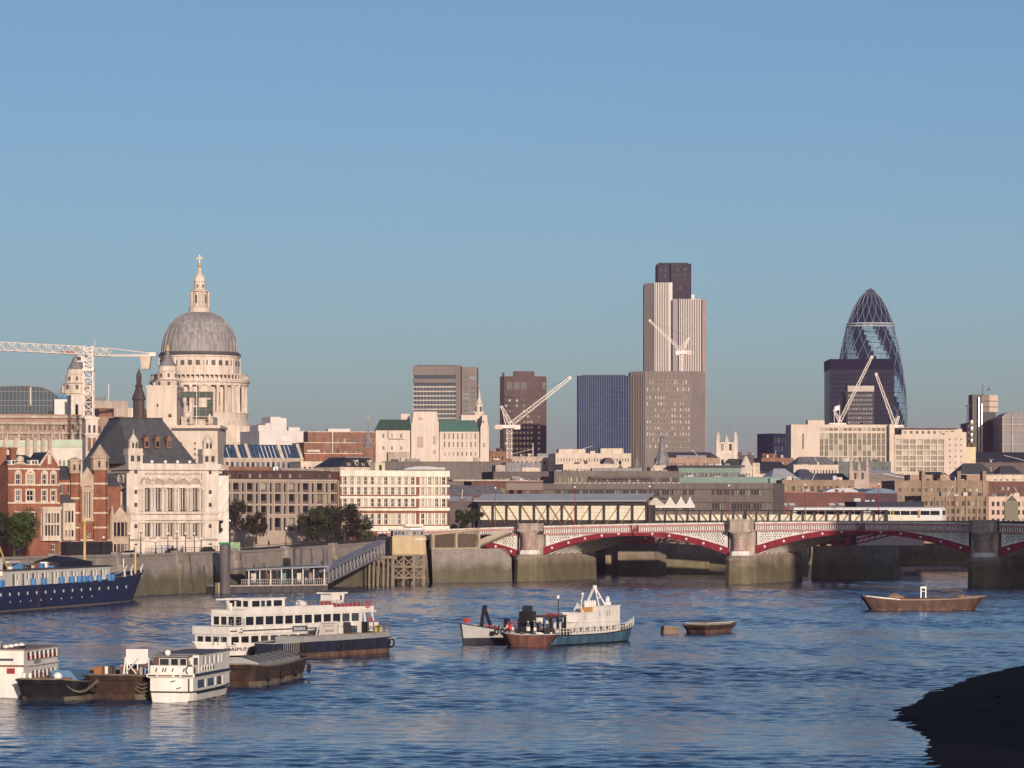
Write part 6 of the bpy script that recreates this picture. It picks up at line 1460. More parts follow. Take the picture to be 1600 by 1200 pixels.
for q in (.2, .36, .5, .66, .82, .96): MB().box(L*q-.3, L*q+.3, -.6, 0, 0, h).build('pier', TAN, t)
t, L, h = blk('taller sandy brick office stepped back behind the terrace', 1398, 1545, 752, 1080, 18, TAN, (14, 3), (.5, .5), mz=(WZ(790, 1080)-8-1, 1.6), kind='dark', cat='office')
for q0, q1 in ((.18, .42), (.5, .6), (.78, .96)): MB().box(L*q0, L*q1, 2, 10, h, h+2.2).build('roof_house', TERR, t)
for q in (.3, .68, .95): MB().box(L*q-.6, L*q+.6, -.5, 3, h-9, h+3.4).build('stair_tower', TAN, t)
t, L, h = blk('pink rendered building with glazed gable at the right edge', 1545, 1630, 777, 1075, 16, M('pink_render', (.55, .41, .33), .8, .12), (10, 4), (.55, .55), mz=(3, .8), kind='dark')
b = MB(); b.extr([(L*.26, -.8, h-1.5), (L*.55, -.8, h-1.5), (L*.405, -.8, h+1.4)], (0, .8, 0)); b.build('gable', PORTL, t); MB().extr([(L*.29, -.85, h-1.4), (L*.52, -.85, h-1.4), (L*.405, -.85, h+.7)], (0, .04, 0)).build('gable_glass', G1, t); MB().box(L*.28, L*.53, -.5, 0, h-7.5, h-1.5).build('bay_glass', G1, t)
t, L, h = blk('maroon terrace with pale roof edge behind the pink building', 1520, 1640, 752, 1180, 16, MAR, (14, 2), (.5, .4), cornice=SANDST)
t, L, h = blk('dark slate roofed hall below the pipe tower', 1500, 1640, 723, 1500, 20, M('brown_wall', (.12, .085, .08), .8), (16, 2), (.5, .4)); hip(t, 0, L, 0, 20, h, 5, 6, SLATED)
t, L, h = blk('pale low buildings with dark hipped roofs right of the cream grid offices', 1500, 1600, 742, 1380, 16, SANDST, (10, 1), (.3, .5)); hip(t, 0, L*.55, 0, 16, h, 5, 4, SLATE); hip(t, L*.62, L, 0, 16, h, 4, 3, SLATE, name='side_roof')
t, L, h = blk('brown brick range in front of the cream slab', 1262, 1500, 754, 1240, 18, TERR, (34, 1), (.4, .5)); hip(t, 0, L*.3, 0, 18, h, 3.6, 3, SLATE); hip(t, L*.38, L*.7, 0, 18, h, 3.4, 3, CONW, name='side_roof'); hip(t, L*.72, L, 0, 18, h, 4.2, 5, SLATED, name='end_roof')
t, L, h = blk('light roofed range at the foot of the cream grid offices', 1345, 1400, 741, 1310, 14, CONW); hip(t, 0, L, 0, 14, h, 1.8, 2, CANOPY)
# small clutter on the roofs: vents, tanks, stair heads, masts
rr = random.Random(21); VM = [LEAD, CONW, SANDST, DARK, CANOPY, MAR]
vb = [MB().box(-.5, .5, -.5, .5, 0, 1).mesh('roof_vent', m) for m in VM]
for o in [o for o in C.objects if o.name.startswith('roof_block') and not o.parent]:
    rf = [c for c in o.children if c.name.startswith('roof') and c.type == 'MESH' and not c.name.startswith('roof_')]
    wl = [c for c in o.children if c.name.startswith('wall')][0]
    L_ = max(v.co.x for v in wl.data.vertices); h_ = max(v.co.z for v in wl.data.vertices)
    for k in range(int(L_/5)+2):
        inst('roof_vent', rr.choice(vb), o, (rr.uniform(1, L_-1), rr.uniform(.8, 5), h_-.6), rr.uniform(-.1, .1), (rr.uniform(.5, 2.4), rr.uniform(.6, 1.8), rr.uniform(.9, 2.3)))
    if rr.random() < .5: MB().tube((L_*rr.random(), 2, h_-.6), (L_*rr.random()*0+L_*.5, 2, h_+3.5), .07, n=5).build('aerial', GLOBE, o)

# ================================================================ cranes
CW = M('crane_white', (.70, .62, .55), .5, .08)
def lattice(b, p, q, w, n, up=Vector((0, 0, 1)), r=.13, tri=False, taper=1.):
    p = Vector(p); q = Vector(q); d = (q-p).normalized(); s = d.cross(up).normalized(); u = s.cross(d).normalized()
    def cs(f):
        k = w*(1+(taper-1)*f)/2
        return [p+(q-p)*f+s*k*a+u*k*c for a, c in (((-1, -1), (1, -1), (1, 1), (-1, 1)) if not tri else ((-1, -1), (1, -1), (0, 1)))]
    c0, c1 = cs(0), cs(1); m = len(c0)
    for i in range(m): b.bar(c0[i], c1[i], r*1.5)
    for k in range(n):
        a, c = cs(k/n), cs((k+1)/n)
        for i in range(m):
            j = (i+1) % m
            b.bar(a[i], c[j], r*.8) if k % 2 else b.bar(a[j], c[i], r*.8)
            b.bar(a[i], a[j], r*.8)
def tower_crane():
    D = 950.; x0 = WX(138.5, D); t = thing('tower_crane', 'white flat topped tower crane with long lattice jib left of the dome', 'crane', (x0, D, 8)); k = D/FPX
    Z = lambda y: WZ(y, D)-8
    b = MB(); lattice(b, (0, 0, 0), (0, 0, Z(578)), 2.7, 22, Vector((0, 1, 0)), .2); b.build('mast', CW, t)
    b = MB(); b.box(-1.7, 1.7, -1.7, 1.7, Z(580), Z(576)); b.build('collar', CW, t)
    b = MB(); lattice(b, (0, 0, Z(577)), (0, 0, Z(541)), 2.4, 5, Vector((0, 1, 0)), .28); b.build('slewing_tower', CW, t)
    tip = Vector((-38, -46, Z(533)+2.0)); root = Vector((-.8, -1, Z(548)))
    b = MB(); lattice(b, root, (tip.x, tip.y, WZ(535, D-46)-8), 2.3, 26, Vector((0, 0, 1)), .17, True); b.build('jib', CW, t)
    b = MB(); lattice(b, (1, .8, Z(549)), (6, 7, Z(549)), 2.2, 4, Vector((0, 0, 1)), .2, True); b.bar((6, 6, Z(543)), (17, 20, WZ(553, D+20)-8), .3); b.bar((5, 7, Z(554)), (17, 20, WZ(555, D+20)-8), .7); b.bar((6, 6, Z(554)), (16, 21, WZ(555, D+20)-8), .7); b.build('counter_jib', CW, t)
    b = MB(); b.frust([(13.5, 16), (15.6, 16), (15.6, 19), (13.5, 19)], WZ(577, D+18)-8, [(13, 15.5), (16.2, 15.5), (16.2, 19.5), (13, 19.5)], WZ(557, D+18)-8); b.build('counterweight', SANDST, t)
    b = MB(); b.box(14.6, 17.4, 18, 21, WZ(557, D+20)-8, WZ(551, D+20)-8); b.build('winch', CW, t)
    MB().box(-2.9, -1.3, -2.6, -1, Z(566), Z(556)).build('cab', CW, t); MB().box(-2.95, -1.9, -2.66, -2.6, Z(564), Z(558)).build('cab_window', DARK, t)
    MB().bar((-6.6, -8, Z(552)), (-4.2, -5.2, Z(552)), .9, .5).build('trolley', M('trolley_red', (.45, .06, .06)), t)
    MB().tube((1.6, 1, Z(541)), (1.6, 1, Z(531)), .1, n=5).build('aerial', CW, t)
tower_crane()
def luffer(px, ybase, ydeck, D, tip, back, label, w=1.7, cwp=(-10, 8), mat=None, zbase=8.):
    mat = mat or CW; x0 = WX(px, D); t = thing('luffing_crane', label, 'crane', (x0, D, zbase), 0, 'luffing cranes over the city'); P_ = lambda a, y: Vector((WX(a, D)-x0, 0, WZ(y, D)-zbase)); k = D/FPX
    b = MB(); lattice(b, (0, 0, max(0, WZ(ybase, D)-zbase)), (0, 0, WZ(ydeck+6, D)-zbase), w, max(3, int((ybase-ydeck)*k/w)), Vector((0, 1, 0)), .16); b.build('mast', mat, t)
    b = MB(); b.box(cwp[0]*k*1.2, cwp[1]*k, -1, 1, WZ(ydeck+5, D)-zbase, WZ(ydeck, D)-zbase); b.build('machinery_deck', mat, t)
    b = MB(); b.box(cwp[0]*k*1.3, cwp[0]*k*.6, -1.2, 1.2, WZ(ydeck+7, D)-zbase, WZ(ydeck+1, D)-zbase); b.build('counterweight', SANDST, t)
    MB().box(cwp[1]*k*.6, cwp[1]*k*1.4, -1.6, 0, WZ(ydeck+7, D)-zbase, WZ(ydeck, D)-zbase).build('cab', mat, t)
    b = MB(); lattice(b, P_(px+1, ydeck), P_(*tip), w*.85, max(8, int((P_(*tip)-P_(px, ydeck)).length/w*.6)), Vector((0, 1, 0)), .15, taper=.6); b.build('jib', mat, t)
    b = MB(); lattice(b, P_(px+3, ydeck), P_(*back), w*.8, 6, Vector((0, 1, 0)), .15, taper=.5); b.bar(P_(px-6, ydeck), P_(*back), .22); b.build('back_mast', mat, t)
    b = MB(); pm = P_(*back)*.72+P_(*tip)*.28+Vector((0, 0, 3)); b.bar(P_(*back), P_(*tip), .12); b.build('pendant', GIRD, t)
    MB().ball(P_(*tip), w*.5, 8).build('jib_head', mat, t)
luffer(796, 716, 664, 1300, (890, 591), (783, 634), 'white luffing crane with raised jib before the dark brown tower', 1.9, (-18, 12))
luffer(1064, 581, 548, 1768, (1015, 501), (1077, 527), 'small luffing crane on the roof before the tallest tower', 1.6, (14, -6), zbase=WZ(582, 1768))
luffer(1310, 700, 661, 1545, (1362, 558), (1303, 640), 'luffing crane with long steep jib crossing the black tower', 1.7, (-12, 8))
luffer(1397, 700, 664, 1560, (1369, 585), (1404, 650), 'luffing crane leaning back beside the bullet tower', 1.7, (12, -8))
t = thing('flagpole', 'flagpole with pale flag on the cream slab roof', 'flagpole', (WX(1312, 1499), 1499, WZ(664.4, 1499))); k = 1499/FPX
MB().tube((0, 0, 0), (0, 0, 32*k), .12, n=6).build('pole', GLOBE, t); b = MB()
for i in range(6): b.quad((-.2-i*.36, .2*math.sin(i*1.3), 24*k-.1*i), (-.2-(i+1)*.36, .2*math.sin(i*1.3+1.3), 24*k-.1*(i+1)), (-.2-(i+1)*.36, .2*math.sin(i*1.3+1.3), 31*k-.1*(i+1)), (-.2-i*.36, .2*math.sin(i*1.3), 31*k-.1*i))
b.build('flag', GLOBE, t)
# ================================================================ river pier
STEEL = M('pier_steel', (.15, .15, .165), .5, .15, .5); PILE = M('pile_steel', (.13, .115, .12), .6, .2, .4, streak=.3)
def river_pier():
    D = 745; k = D/FPX
    t = thing('pontoon', 'long floating passenger pontoon with flat canopy and glazed shelter', 'pontoon', (WX(345, 728), 728, 0), R(31))
    L_ = 26.5
    MB().box(0, L_, 0, 7, -.4, 1.5).build('hull', M('pontoon_hull', (.07, .065, .065), .7, .25, .5, streak=.3), t); MB().box(0, L_, -.2, 7.2, 1.5, 1.75).build('deck', CONW, t)
    MB().box(-.9, 0, -.6, 1.0, -.4, 2.4).build('fender', M('timber_pale', (.4, .3, .2)), t)
    c = MB(); c.add([(6, -.6, 5.0), (L_, -.6, 5.6), (L_, 7.5, 5.6), (6, 7.5, 5.0), (6, -.6, 5.3), (L_, -.6, 6.0), (L_, 7.5, 6.0), (6, 7.5, 5.3)], [[0, 1, 5, 4], [4, 5, 6, 7], [3, 2, 1, 0], [1, 2, 6, 5], [3, 0, 4, 7], [2, 3, 7, 6]]); c.build('canopy', M('pontoon_canopy', (.24, .24, .25), .6), t)
    for i in range(8):
        x = 7+i*2.7; MB().tube((x, .2, 1.75), (x, .2, 5.2), .12, n=6).build('canopy_post', GLOBE, t)
        if i < 7: MB().box(x+.2, x+2.5, 2.2, 2.3, 1.8, 4.9).build('glass_screen', M('screen_glass', (.03, .035, .04), .15, .3, 1.), t)
    rl = MB()
    for i in range(43): rl.box(5+i*.5, 5+i*.5+.09, -.1, -.02, 1.75, 2.95)
    rl.box(5, L_, -.12, 0, 2.95, 3.05); rl.box(5, L_, -.1, -.02, 2.3, 2.36); rl.build('railing', M('rail_pale', (.4, .37, .33)), t)
    for x, m in ((8.5, PORTL), (12.5, BRICK), (16, GRM), (20, PORTL), (23, TAN)): MB().box(x, x+1.2, 2.05, 2.18, 2.4, 4.3).build('poster', m, t)
    for px, y0, y1, D_, lab, r in ((351.5, 852, 922, 727, 'thick steel mooring pile at the left end of the pontoon', 1.15), (465, 857, 892, 754, 'steel mooring pile standing behind the pontoon canopy', 1.05), (508, 859, 916, 746, 'thin dark pile where gangway meets pontoon', .6)):
        o = MB().lathe(0, 0, [(r, -2), (r, WZ(y0, D_)), (r*.6, WZ(y0, D_)+.25)], 14).build('mooring_pile', PILE); o.location = (WX(px, D_), D_, 0); tag(o, lab, 'mooring pile', 'mooring piles')
    # gangway
    a = Vector((WX(514, 748), 748, 2.0)); b_ = Vector((WX(601, 802), 802, WZ(866, 802))); d = b_-a
    t = thing('gangway', 'grey covered truss gangway sloping up from pontoon to the quay', 'gangway', (a.x, a.y, 0), math.atan2(d.y, d.x)); ln = math.hypot(d.x, d.y); dz = d.z; GM = M('gangway_grey', (.26, .26, .28), .5, .1)
    for sy in (0, 2.6):
        c = MB(); c.bar((0, sy, 2), (ln, sy, 2+dz), .3); c.build('bottom_chord', GM, t); c = MB(); c.bar((0, sy, 4.9), (ln, sy, 4.9+dz), .3); c.build('top_chord', GM, t)
        n = 16
        for i in range(n+1):
            f = i/n; MB().bar((ln*f, sy, 2+dz*f), (ln*f, sy, 4.9+dz*f), .18).build('post', GM, t)
            if i < n: MB().bar((ln*f, sy, 2+dz*f), (ln*(f+1/n), sy, 4.9+dz*(f+1/n)), .14).build('diagonal', GM, t)
    c = MB(); c.add([(0, -.2, 4.9), (ln, -.2, 4.9+dz), (ln, 2.8, 4.9+dz), (0, 2.8, 4.9), (0, 1.3, 5.6), (ln, 1.3, 5.6+dz)], [[0, 1, 5, 4], [3, 4, 5, 2]]); c.build('roof', M('gangway_roof', (.2, .2, .22), .5), t)
    c = MB(); c.add([(0, 0, 2.1), (ln, 0, 2.1+dz), (ln, 2.6, 2.1+dz), (0, 2.6, 2.1)], [[0, 1, 2, 3]]); c.build('walkway', CONW, t); c = MB(); c.bar((0, 1.3, 1.8), (ln, 1.3, 1.8+dz), .6, .3); c.build('keel_beam', GIRD, t)
    MB().add([(-5, -1, 4.4), (.2, -1, 6.8), (.2, 3.6, 6.8), (-5, 3.6, 4.4)], [[0, 1, 2, 3]]).build('end_canopy', GM, t)
    # boarded cabin on a timber trestle
    D = 808; k = D/FPX; t = thing('pier_cabin', 'ochre boarded cabin with glazed top on a timber trestle', 'cabin', (WX(613, D), D, 0), R(8)); Z = lambda y: WZ(y, D)
    OC = M('ochre_board', (.50, .375, .215), .7, .08, .4, streak=.1); TM = M('trestle_timber', (.23, .18, .125), .85, .25, .8)
    L_ = 8.2; ys = 3.4
    MB().box(0, L_, 0, 6, Z(867), Z(838)).build('cabin', OC, t)
    w = MB(); facade(w, t, .2, .3, 0, L_-.4, Z(838), Z(829), even(8, .2, L_-.6, .8), [(Z(836.5), Z(830))], 'blind', .15); w.box(.2, L_-.2, 5.6, 5.7, Z(838), Z(829)); w.build('glazed_storey', GREYF, t); MB().box(-.4, L_+.2, -.4, 6.2, Z(829), Z(827.5)).build('roof', CANOPY, t); MB().box(4.5, 7, 1, 3, Z(827.4), Z(825)).build('roof_box', GLOBE, t)
    MB().box(5.6, 8.4, -.06, 0, Z(844), Z(841)).build('sign_board', PORTL, t); MB().lathe(0, 0, [(.16, 0), (.16, .06)], 8).build('vent', DARK, t).location = (7.6, 0, Z(847))
    for i in range(4):
        x = .3+i*2.5
        for yy in (.3, 5.5): MB().box(x-.25, x+.25, yy-.25, yy+.25, -1, Z(867)).build('leg', TM, t)
    for z in (Z(869), Z(887), Z(904)): MB().box(-.1, L_, -.1, .2, z, z+.45).build('beam', TM, t)
    for i in range(3):
        x = .3+i*2.5
        for za, zb_ in ((Z(886), Z(870)), (Z(903), Z(888))):
            MB().bar((x, .1, za), (x+2.5, .1, zb_), .25).build('brace', TM, t); MB().bar((x, .35, zb_), (x+2.5, .35, za), .25).build('brace', TM, t)
    t2 = thing('dolphin_piles', 'leaning timber piles under a small landing beside the cabin', 'piles', (WX(576, 799), 799, 0), R(25))
    for i in range(6): MB().tube((i*1.25, rr.uniform(-.4, .6), -1), (i*1.2+.45, .4, Z(872)), .3, .26, 8).build('pile', TM, t2)
    MB().box(0, 7.2, -.8, 2, Z(872), Z(868)).build('landing', TM, t2)
river_pier()

# ================================================================ boats
HW = M('boat_white', (.76, .71, .64), .45, .08, .6, streak=.12); BLK = M('hull_black', (.022, .022, .026), .55, .3, .8, streak=.3)
RUST = M('hull_rust', (.075, .042, .03), .8, .3, .9, streak=.35, tint=(.04, .03, .027)); REDB = M('boot_red', (.22, .05, .035), .7, .2)
RUSTL = M('hull_rust_light', (.16, .085, .055), .85, .3, 1.2, streak=.4, tint=(.085, .055, .042)); DKW = M('deck_wood', (.30, .25, .20), .85, .25, .8); HATCH = M('hatch_grey', (.30, .30, .29), .7, .2, .6)
TYRE = M('tyre_rubber', (.018, .018, .018), .8); BGL = GLASS('boat_glass', (.015, .018, .025), (.08, .09, .1), .3); CURT = M('curtain_red', (.20, .025, .02), .7); ROPE = M('rope', (.30, .25, .19), .9)
def hull(t, L, Bm, fb, bow=1.2, bowL=.3, sternL=.12, sternw=.8, rake=.5, sheer=.6, mats=None, boot=.35, name='hull', deck=None, rail=None, tumble=.88, n=24, bulw=.5, srake=0.):
    """hull with bow at +x (0..L), waterline z=0; fb freeboard amidships, bow/stern sheer"""
    mats = mats or [HW, REDB]; b = MB(); rows = []
    def half(u):
        if u > 1-bowL: q = (u-(1-bowL))/bowL; return max(.03, (1-q**2.0))
        if u < sternL: q = 1-u/sternL; return 1-(1-sternw)*q*q
        return 1.
    def sh(u): return fb+bow*max(0, (u-.45)/.55)**2+sheer*max(0, (.35-u)/.35)**2
    for i in range(n+1):
        u = i/n; hb = half(u)*Bm/2; z = sh(u); ring = []
        for s, zz, bw in ((1, z, 1), (1, z*.5+boot*.5, .97), (1, boot, .93), (1, 0, tumble), (1, -.5, tumble*.9), (-1, -.5, tumble*.9), (-1, 0, tumble), (-1, boot, .93), (-1, z*.5+boot*.5, .97), (-1, z, 1)):
            fall = 1-max(0, min(1, zz/max(z, .1)))
            x = u*L-fall*rake*max(0, (u-.6)/.4)*1.6+fall*srake*max(0, (.25-u)/.25)
            ring.append((x, s*hb*bw, zz))
        rows.append(ring)
    m = 10; mi = [0, 0, 1, 1, 1, 1, 1, 0, 0]
    for r in rows: b.v += r
    for i in range(n):
        for j in range(m-1): b.f.append([i*m+j, (i+1)*m+j, (i+1)*m+j+1, i*m+j+1]); b.m.append(mi[j])
    b.f.append(list(range(m))); b.m.append(0); b.f.append([n*m+j for j in range(m)]); b.m.append(0)
    h = b.build(name, mats, t)
    d = MB()
    for i in range(n):
        a, c = rows[i], rows[i+1]; d.quad((a[0][0], a[0][1]*.97, a[0][2]-bulw), (c[0][0], c[0][1]*.97, c[0][2]-bulw), (c[9][0], c[9][1]*.97, c[9][2]-bulw), (a[9][0], a[9][1]*.97, a[9][2]-bulw))
    d.build('deck', deck or DKW, t)
    r = MB()
    for i in range(n):
        for j in (0, 9): r.bar(rows[i][j], rows[i+1][j], .16, .14)
    r.bar(rows[0][0], rows[0][9], .16, .14)
    r.build('gunwale', rail or mats[0], t)
    return sh
def tyre(t, x, y, z, r=.42, axis='y'): MB().torus((x, y, z), r, .14, axis).build('tyre_fender', TYRE, t)
def txt(t, body, size, loc, rot, mat, name='lettering', sx=1.):
    c = bpy.data.curves.new('lettering', 'FONT'); c.body = body; c.size = size; c.extrude = .012; c.align_x = 'LEFT'; c.resolution_u = 2
    tmp = bpy.data.objects.new('tmp', c); C.objects.link(tmp); dg = bpy.context.evaluated_depsgraph_get(); dg.update()
    me = bpy.data.meshes.new_from_object(tmp.evaluated_get(dg)); bpy.data.objects.remove(tmp); me.materials.clear(); me.materials.append(mat)
    return inst(name, me, t, loc, rot=rot, scale=(sx, 1, 1))
def cabin(t, x0, x1, y0, y1, z0, z1, mat, wins=(), name='cabin', roof=None, r=.1, kind=None, over=.12, slope=(0, 0)):
    """deckhouse: wins = list of (side, u-intervals, z-intervals); side 's' = -y, 'p' = +y, 'f' = +x end, 'a' = -x end"""
    b = MB(); o = bpy.data.objects.new(name, None); use = {k: None for k in 'spfa'}
    for s, us, zs in wins: use[s] = (us, zs)
    spec = {'s': (x0, y0, 0, x1-x0), 'f': (x1, y0, math.pi/2, y1-y0), 'p': (x1, y1, math.pi, x1-x0), 'a': (x0, y1, -math.pi/2, y1-y0)}
    for s, (ox, oy, a, ln) in spec.items():
        us, zs = use[s] or (None, None); facade(b, t, ox, oy, a, ln, z0, z1, us, zs, kind or 'boat', r, 0)
    b.quad((x0, y0, z0+.02), (x1, y0, z0+.02), (x1, y1, z0+.02), (x0, y1, z0+.02)); b.build(name, mat, t)
    MB().box(x0-over, x1+over, y0-over, y1+over, z1, z1+.12).build('roof', roof or mat, t)
bw = MB(); bw.quad((-.5, 0, -.5), (.5, 0, -.5), (.5, 0, .5), (-.5, 0, .5)); WM['boat'] = bw.mesh('window_boat', [BGL])
bw = MB(); bw.quad((-.5, 0, -.5), (.5, 0, -.5), (.5, 0, .5), (-.5, 0, .5)); bw.box(-.5, .5, -.02, .0, -.5, -.05, 1); bw.box(-.5, -.2, -.025, .0, -.05, .5, 1); WM['boatred'] = bw.mesh('window_boat_red', [BGL, CURT])
HEAD = math.atan2(.985, .17)      # the moored rafts lie with their sterns to us, bows upstream

# ---- white passenger boat with name on its side (cut by left edge)
def left_cruiser():
    p = Vector((WX(37, 318), 318)); t = thing('white_river_cruiser', 'white two deck river cruiser lettered SUERITA cut by the left edge', 'boat', (p.x, p.y, 0), HEAD)
    # local: x away from camera, -y to the right
    hull(t, 15, 5.6, 1.7, bow=.5, bowL=.35, sternL=.05, sternw=.95, rake=.3, mats=[HW, BLK], deck=DKW).__class__
    for c in t.children: c.location.y += 2.8
    cabin(t, 0.2, 11.2, 0.1, 5.4, 1.2, 3.05, HW, [('s', even(6, 2.6, 10.2, .78), [(1.75, 2.55)]), ('a', [(.9, 1.75)], [(1.25, 2.9)])], kind='boatred', name='lower_cabin')
    cabin(t, 0.5, 11.2, 0.15, 5.3, 3.17, 4.6, HW, [('s', even(7, 1.0, 10.6, .82), [(3.65, 4.4)])], kind='boatred', name='upper_saloon', roof=M('roof_brownish', (.3, .22, .18)))
    w = MB(); w.add([(.45, 1.2, 3.6), (.45, 5.1-1.9, 3.6), (.62, 3.3, 4.35), (.62, 1.1, 4.35)], [[0, 1, 2, 3]]); w.build('rear_window', BGL, t)
    MB().box(.12, .2, .95, 1.75, 1.25, 2.9).build('red_door', M('door_red', (.30, .04, .03), .5), t)
    txt(t, 'SUERITA', .62, (3.3, .06, 3.22), (R(90), 0, 0), M('letter_grey', (.10, .10, .14)), sx=.95)
    for z in (2.95, 3.6): MB().box(1.5 if z > 3 else 2, 11.2, .06, .1, z, z+.05).build('stripe', BRICKB, t)
    MB().box(.0, .5, 0.0, 5.5, 3.05, 3.2).build('deck_edge', BRICKB, t)
    MB().lathe(.1, 4.6, [(.0, 3.3), (.7, 3.3), (.75, 4.1), (.3, 4.4)], 12).build('life_raft', HW, t)
    for i in range(4): MB().ball((1.2+i*1.6, 2.2, 4.95), .32, 8, 0, .6).build('roof_light', GLOBE, t)
    MB().box(2, 3.6, 1, 1.6, 4.72, 4.95).build('roof_vent', DARK, t)
    cabin(t, .8, 3.2, 3.4, 5.2, 4.72, 5.3, HW, [('a', even(2, .1, 1.7, .8), [(4.85, 5.2)])], name='wheelhouse')
    MB().lathe(.14, 3.6, [(.16, 0), (.16, .06)], 10).build('porthole', DARK, t).rotation_euler = (0, 0, 0)
left_cruiser()

def lighter(label, px, D, L, Bm, fb, heading, mats, name='barge', hatch=None, load=None, sheer=.5, bow=.5):
    t = thing(name, label, 'barge', (WX(px, D), D, 0), heading)
    hull(t, L, Bm, fb, bow=bow, bowL=.16, sternL=.14, sternw=.62, rake=1.6, sheer=sheer, mats=mats, tumble=.94, boot=.5, srake=1.8, rail=mats[1], deck=DKW)
    if hatch:
        b = MB(); b.box(L*.16, L*.84, -Bm*.36, Bm*.36, fb-.5, fb+.45); b.build('coaming', hatch, t)
        b = MB()
        b.add([(L*.17, -Bm*.34, fb+.45), (L*.83, -Bm*.34, fb+.45), (L*.83, 0, fb+1.0), (L*.17, 0, fb+1.0), (L*.83, Bm*.34, fb+.45), (L*.17, Bm*.34, fb+.45)], [[0, 1, 2, 3], [3, 2, 4, 5], [0, 3, 5], [1, 4, 2]]); b.build('hatch_cover', hatch, t)
        for i in range(7): x = L*(.2+.6*i/6); MB().bar((x, -Bm*.35, fb+.5), (x, 0, fb+1.06), .12).build('hatch_batten', GIRD, t)
    return t
BLKW = [BLK, M('hull_weed', (.17, .14, .10), .9, .3, .8, streak=.3)]
RU = [RUST, M('hull_weed', (.17, .14, .10))]
def left_raft():
    p = (63, 309); t = lighter('black hulled barge with blue tarpaulin moored beside the lettered cruiser', 63, 311, 21, 6.3, 1.75, HEAD, BLKW)
    b = MB(); b.add([(3.5, -2.6, 2.0), (10, -2.6, 2.0), (10, .8, 2.0), (3.5, .8, 2.0), (4.0, -1.6, 2.9), (9.6, -1.6, 2.7), (9.6, .2, 2.7), (4.0, .2, 2.9)], [[0, 1, 5, 4], [1, 2, 6, 5], [2, 3, 7, 6], [3, 0, 4, 7], [4, 5, 6, 7]]); b.build('tarpaulin', M('tarp_blue', (.10, .20, .30), .6, .25, .8), t)
    for x, y in ((.9, 1.9), (.9, 1.3), (1.1, -.6), (1.2, .3)): MB().lathe(x, y, [(.16, 1.8), (.16, 2.75), (.22, 2.8)], 8).build('bollard', HW if y > 1 else GIRD, t)
    MB().ball((1.0, -1.4, 2.45), .42, 8).build('buoy', GLOBE, t); MB().box(1.6, 1.9, -2.5, 1.5, 2.1, 2.3).build('red_rail', REDB, t)
    b = MB()
    for s in range(2):
        pts = [(1.0+.3*s, -1.6+q*-.62, 2.2-1.15*math.sin(math.pi*q/6)-.12*s) for q in range(7)]; b.path(pts, .025, 5)
    b.build('mooring_rope', ROPE, t)
    t = lighter('rust brown barge with deck gear between black barge and small white boat', 172, 315, 22, 6.9, 1.95, HEAD, RU)
    MB().box(.6, 1.4, 1.0, 1.8, 2.2, 3.2).build('rusty_locker', M('locker_orange', (.30, .13, .05), .8, .2), t)
    for y in (.2, -.1, .7): MB().lathe(1.1, y, [(.15, 2.1), (.15, 3.1), (.2, 3.2)], 8).build('bollard', HW if y > .5 else GIRD, t)
    for i in range(16):
        x, y = rr.uniform(3, 17), rr.uniform(-2.6, 2.8); MB().box(x, x+rr.uniform(.4, 1.4), y, y+rr.uniform(.3, .9), 2.0, 2.25+rr.uniform(.2, .8)).build('deck_gear', rr.choice([MAR, GIRD, HATCH, TAN, BRICKB, SANDST]), t)
    MB().box(2.5, 8, -3, -2.6, 2.3, 2.9).build('blue_skip', M('skip_blue', (.25, .38, .5), .6), t)
    b = MB(); b.bar((1.2, -1, 2.4), (1.2, -1.2, 4.1), .14); b.bar((1.2, -1, 2.4), (4, -1.6, 3.8), .1); b.build('davit', HW, t)
    b = MB()
    for s in range(3): b.path([(1.1, -1.2-q*.42, 2.6-1.9*math.sin(math.pi*q/8)*(.6+.2*s)) for q in range(8)], .025, 5)
    b.build('mooring_rope', ROPE, t)
    tyre(t, -.25, 1.6, 1.3, .4, 'x')
    # blank hoarding on posts
    D = 321; t = thing('blank_hoarding', 'blank white hoarding board on a timber frame standing on the rust barge', 'hoarding', (WX(197, D), D, 1.75), R(8)); k = D/FPX
    MB().box(0, 34*k, 0, .1, 33*k-.6, 56*k-.6).build('board', M('hoarding_white', (.66, .60, .56), .7, .05), t)
    for x in (.1, 34*k-.1): MB().box(x-.07, x+.07, -.12, 0, 0, 56*k-.6).build('post', HW, t)
    MB().bar((0, -.15, 28*k), (16*k, -.15, 8*k), .1).build('brace', HW, t); MB().box(17*k, 17*k+.1, -.1, 0, .3, 33*k-.6).build('prop', HW, t); MB().box(0, 34*k, -.1, 0, 33*k-.6, 33*k-.45).build('rail', HW, t)
    lighter('long dark barge with grey tented hatch behind the small white boat', 358, 338, 27, 5.6, 1.9, HEAD, RU, hatch=HATCH)
left_raft()
for c in list(bpy.data.objects):
    if c.name.startswith('barge') and c.get('label', '').startswith('long dark'):
        for i in range(4): tyre(c, 5+i*6, -2.95, .9, .4)
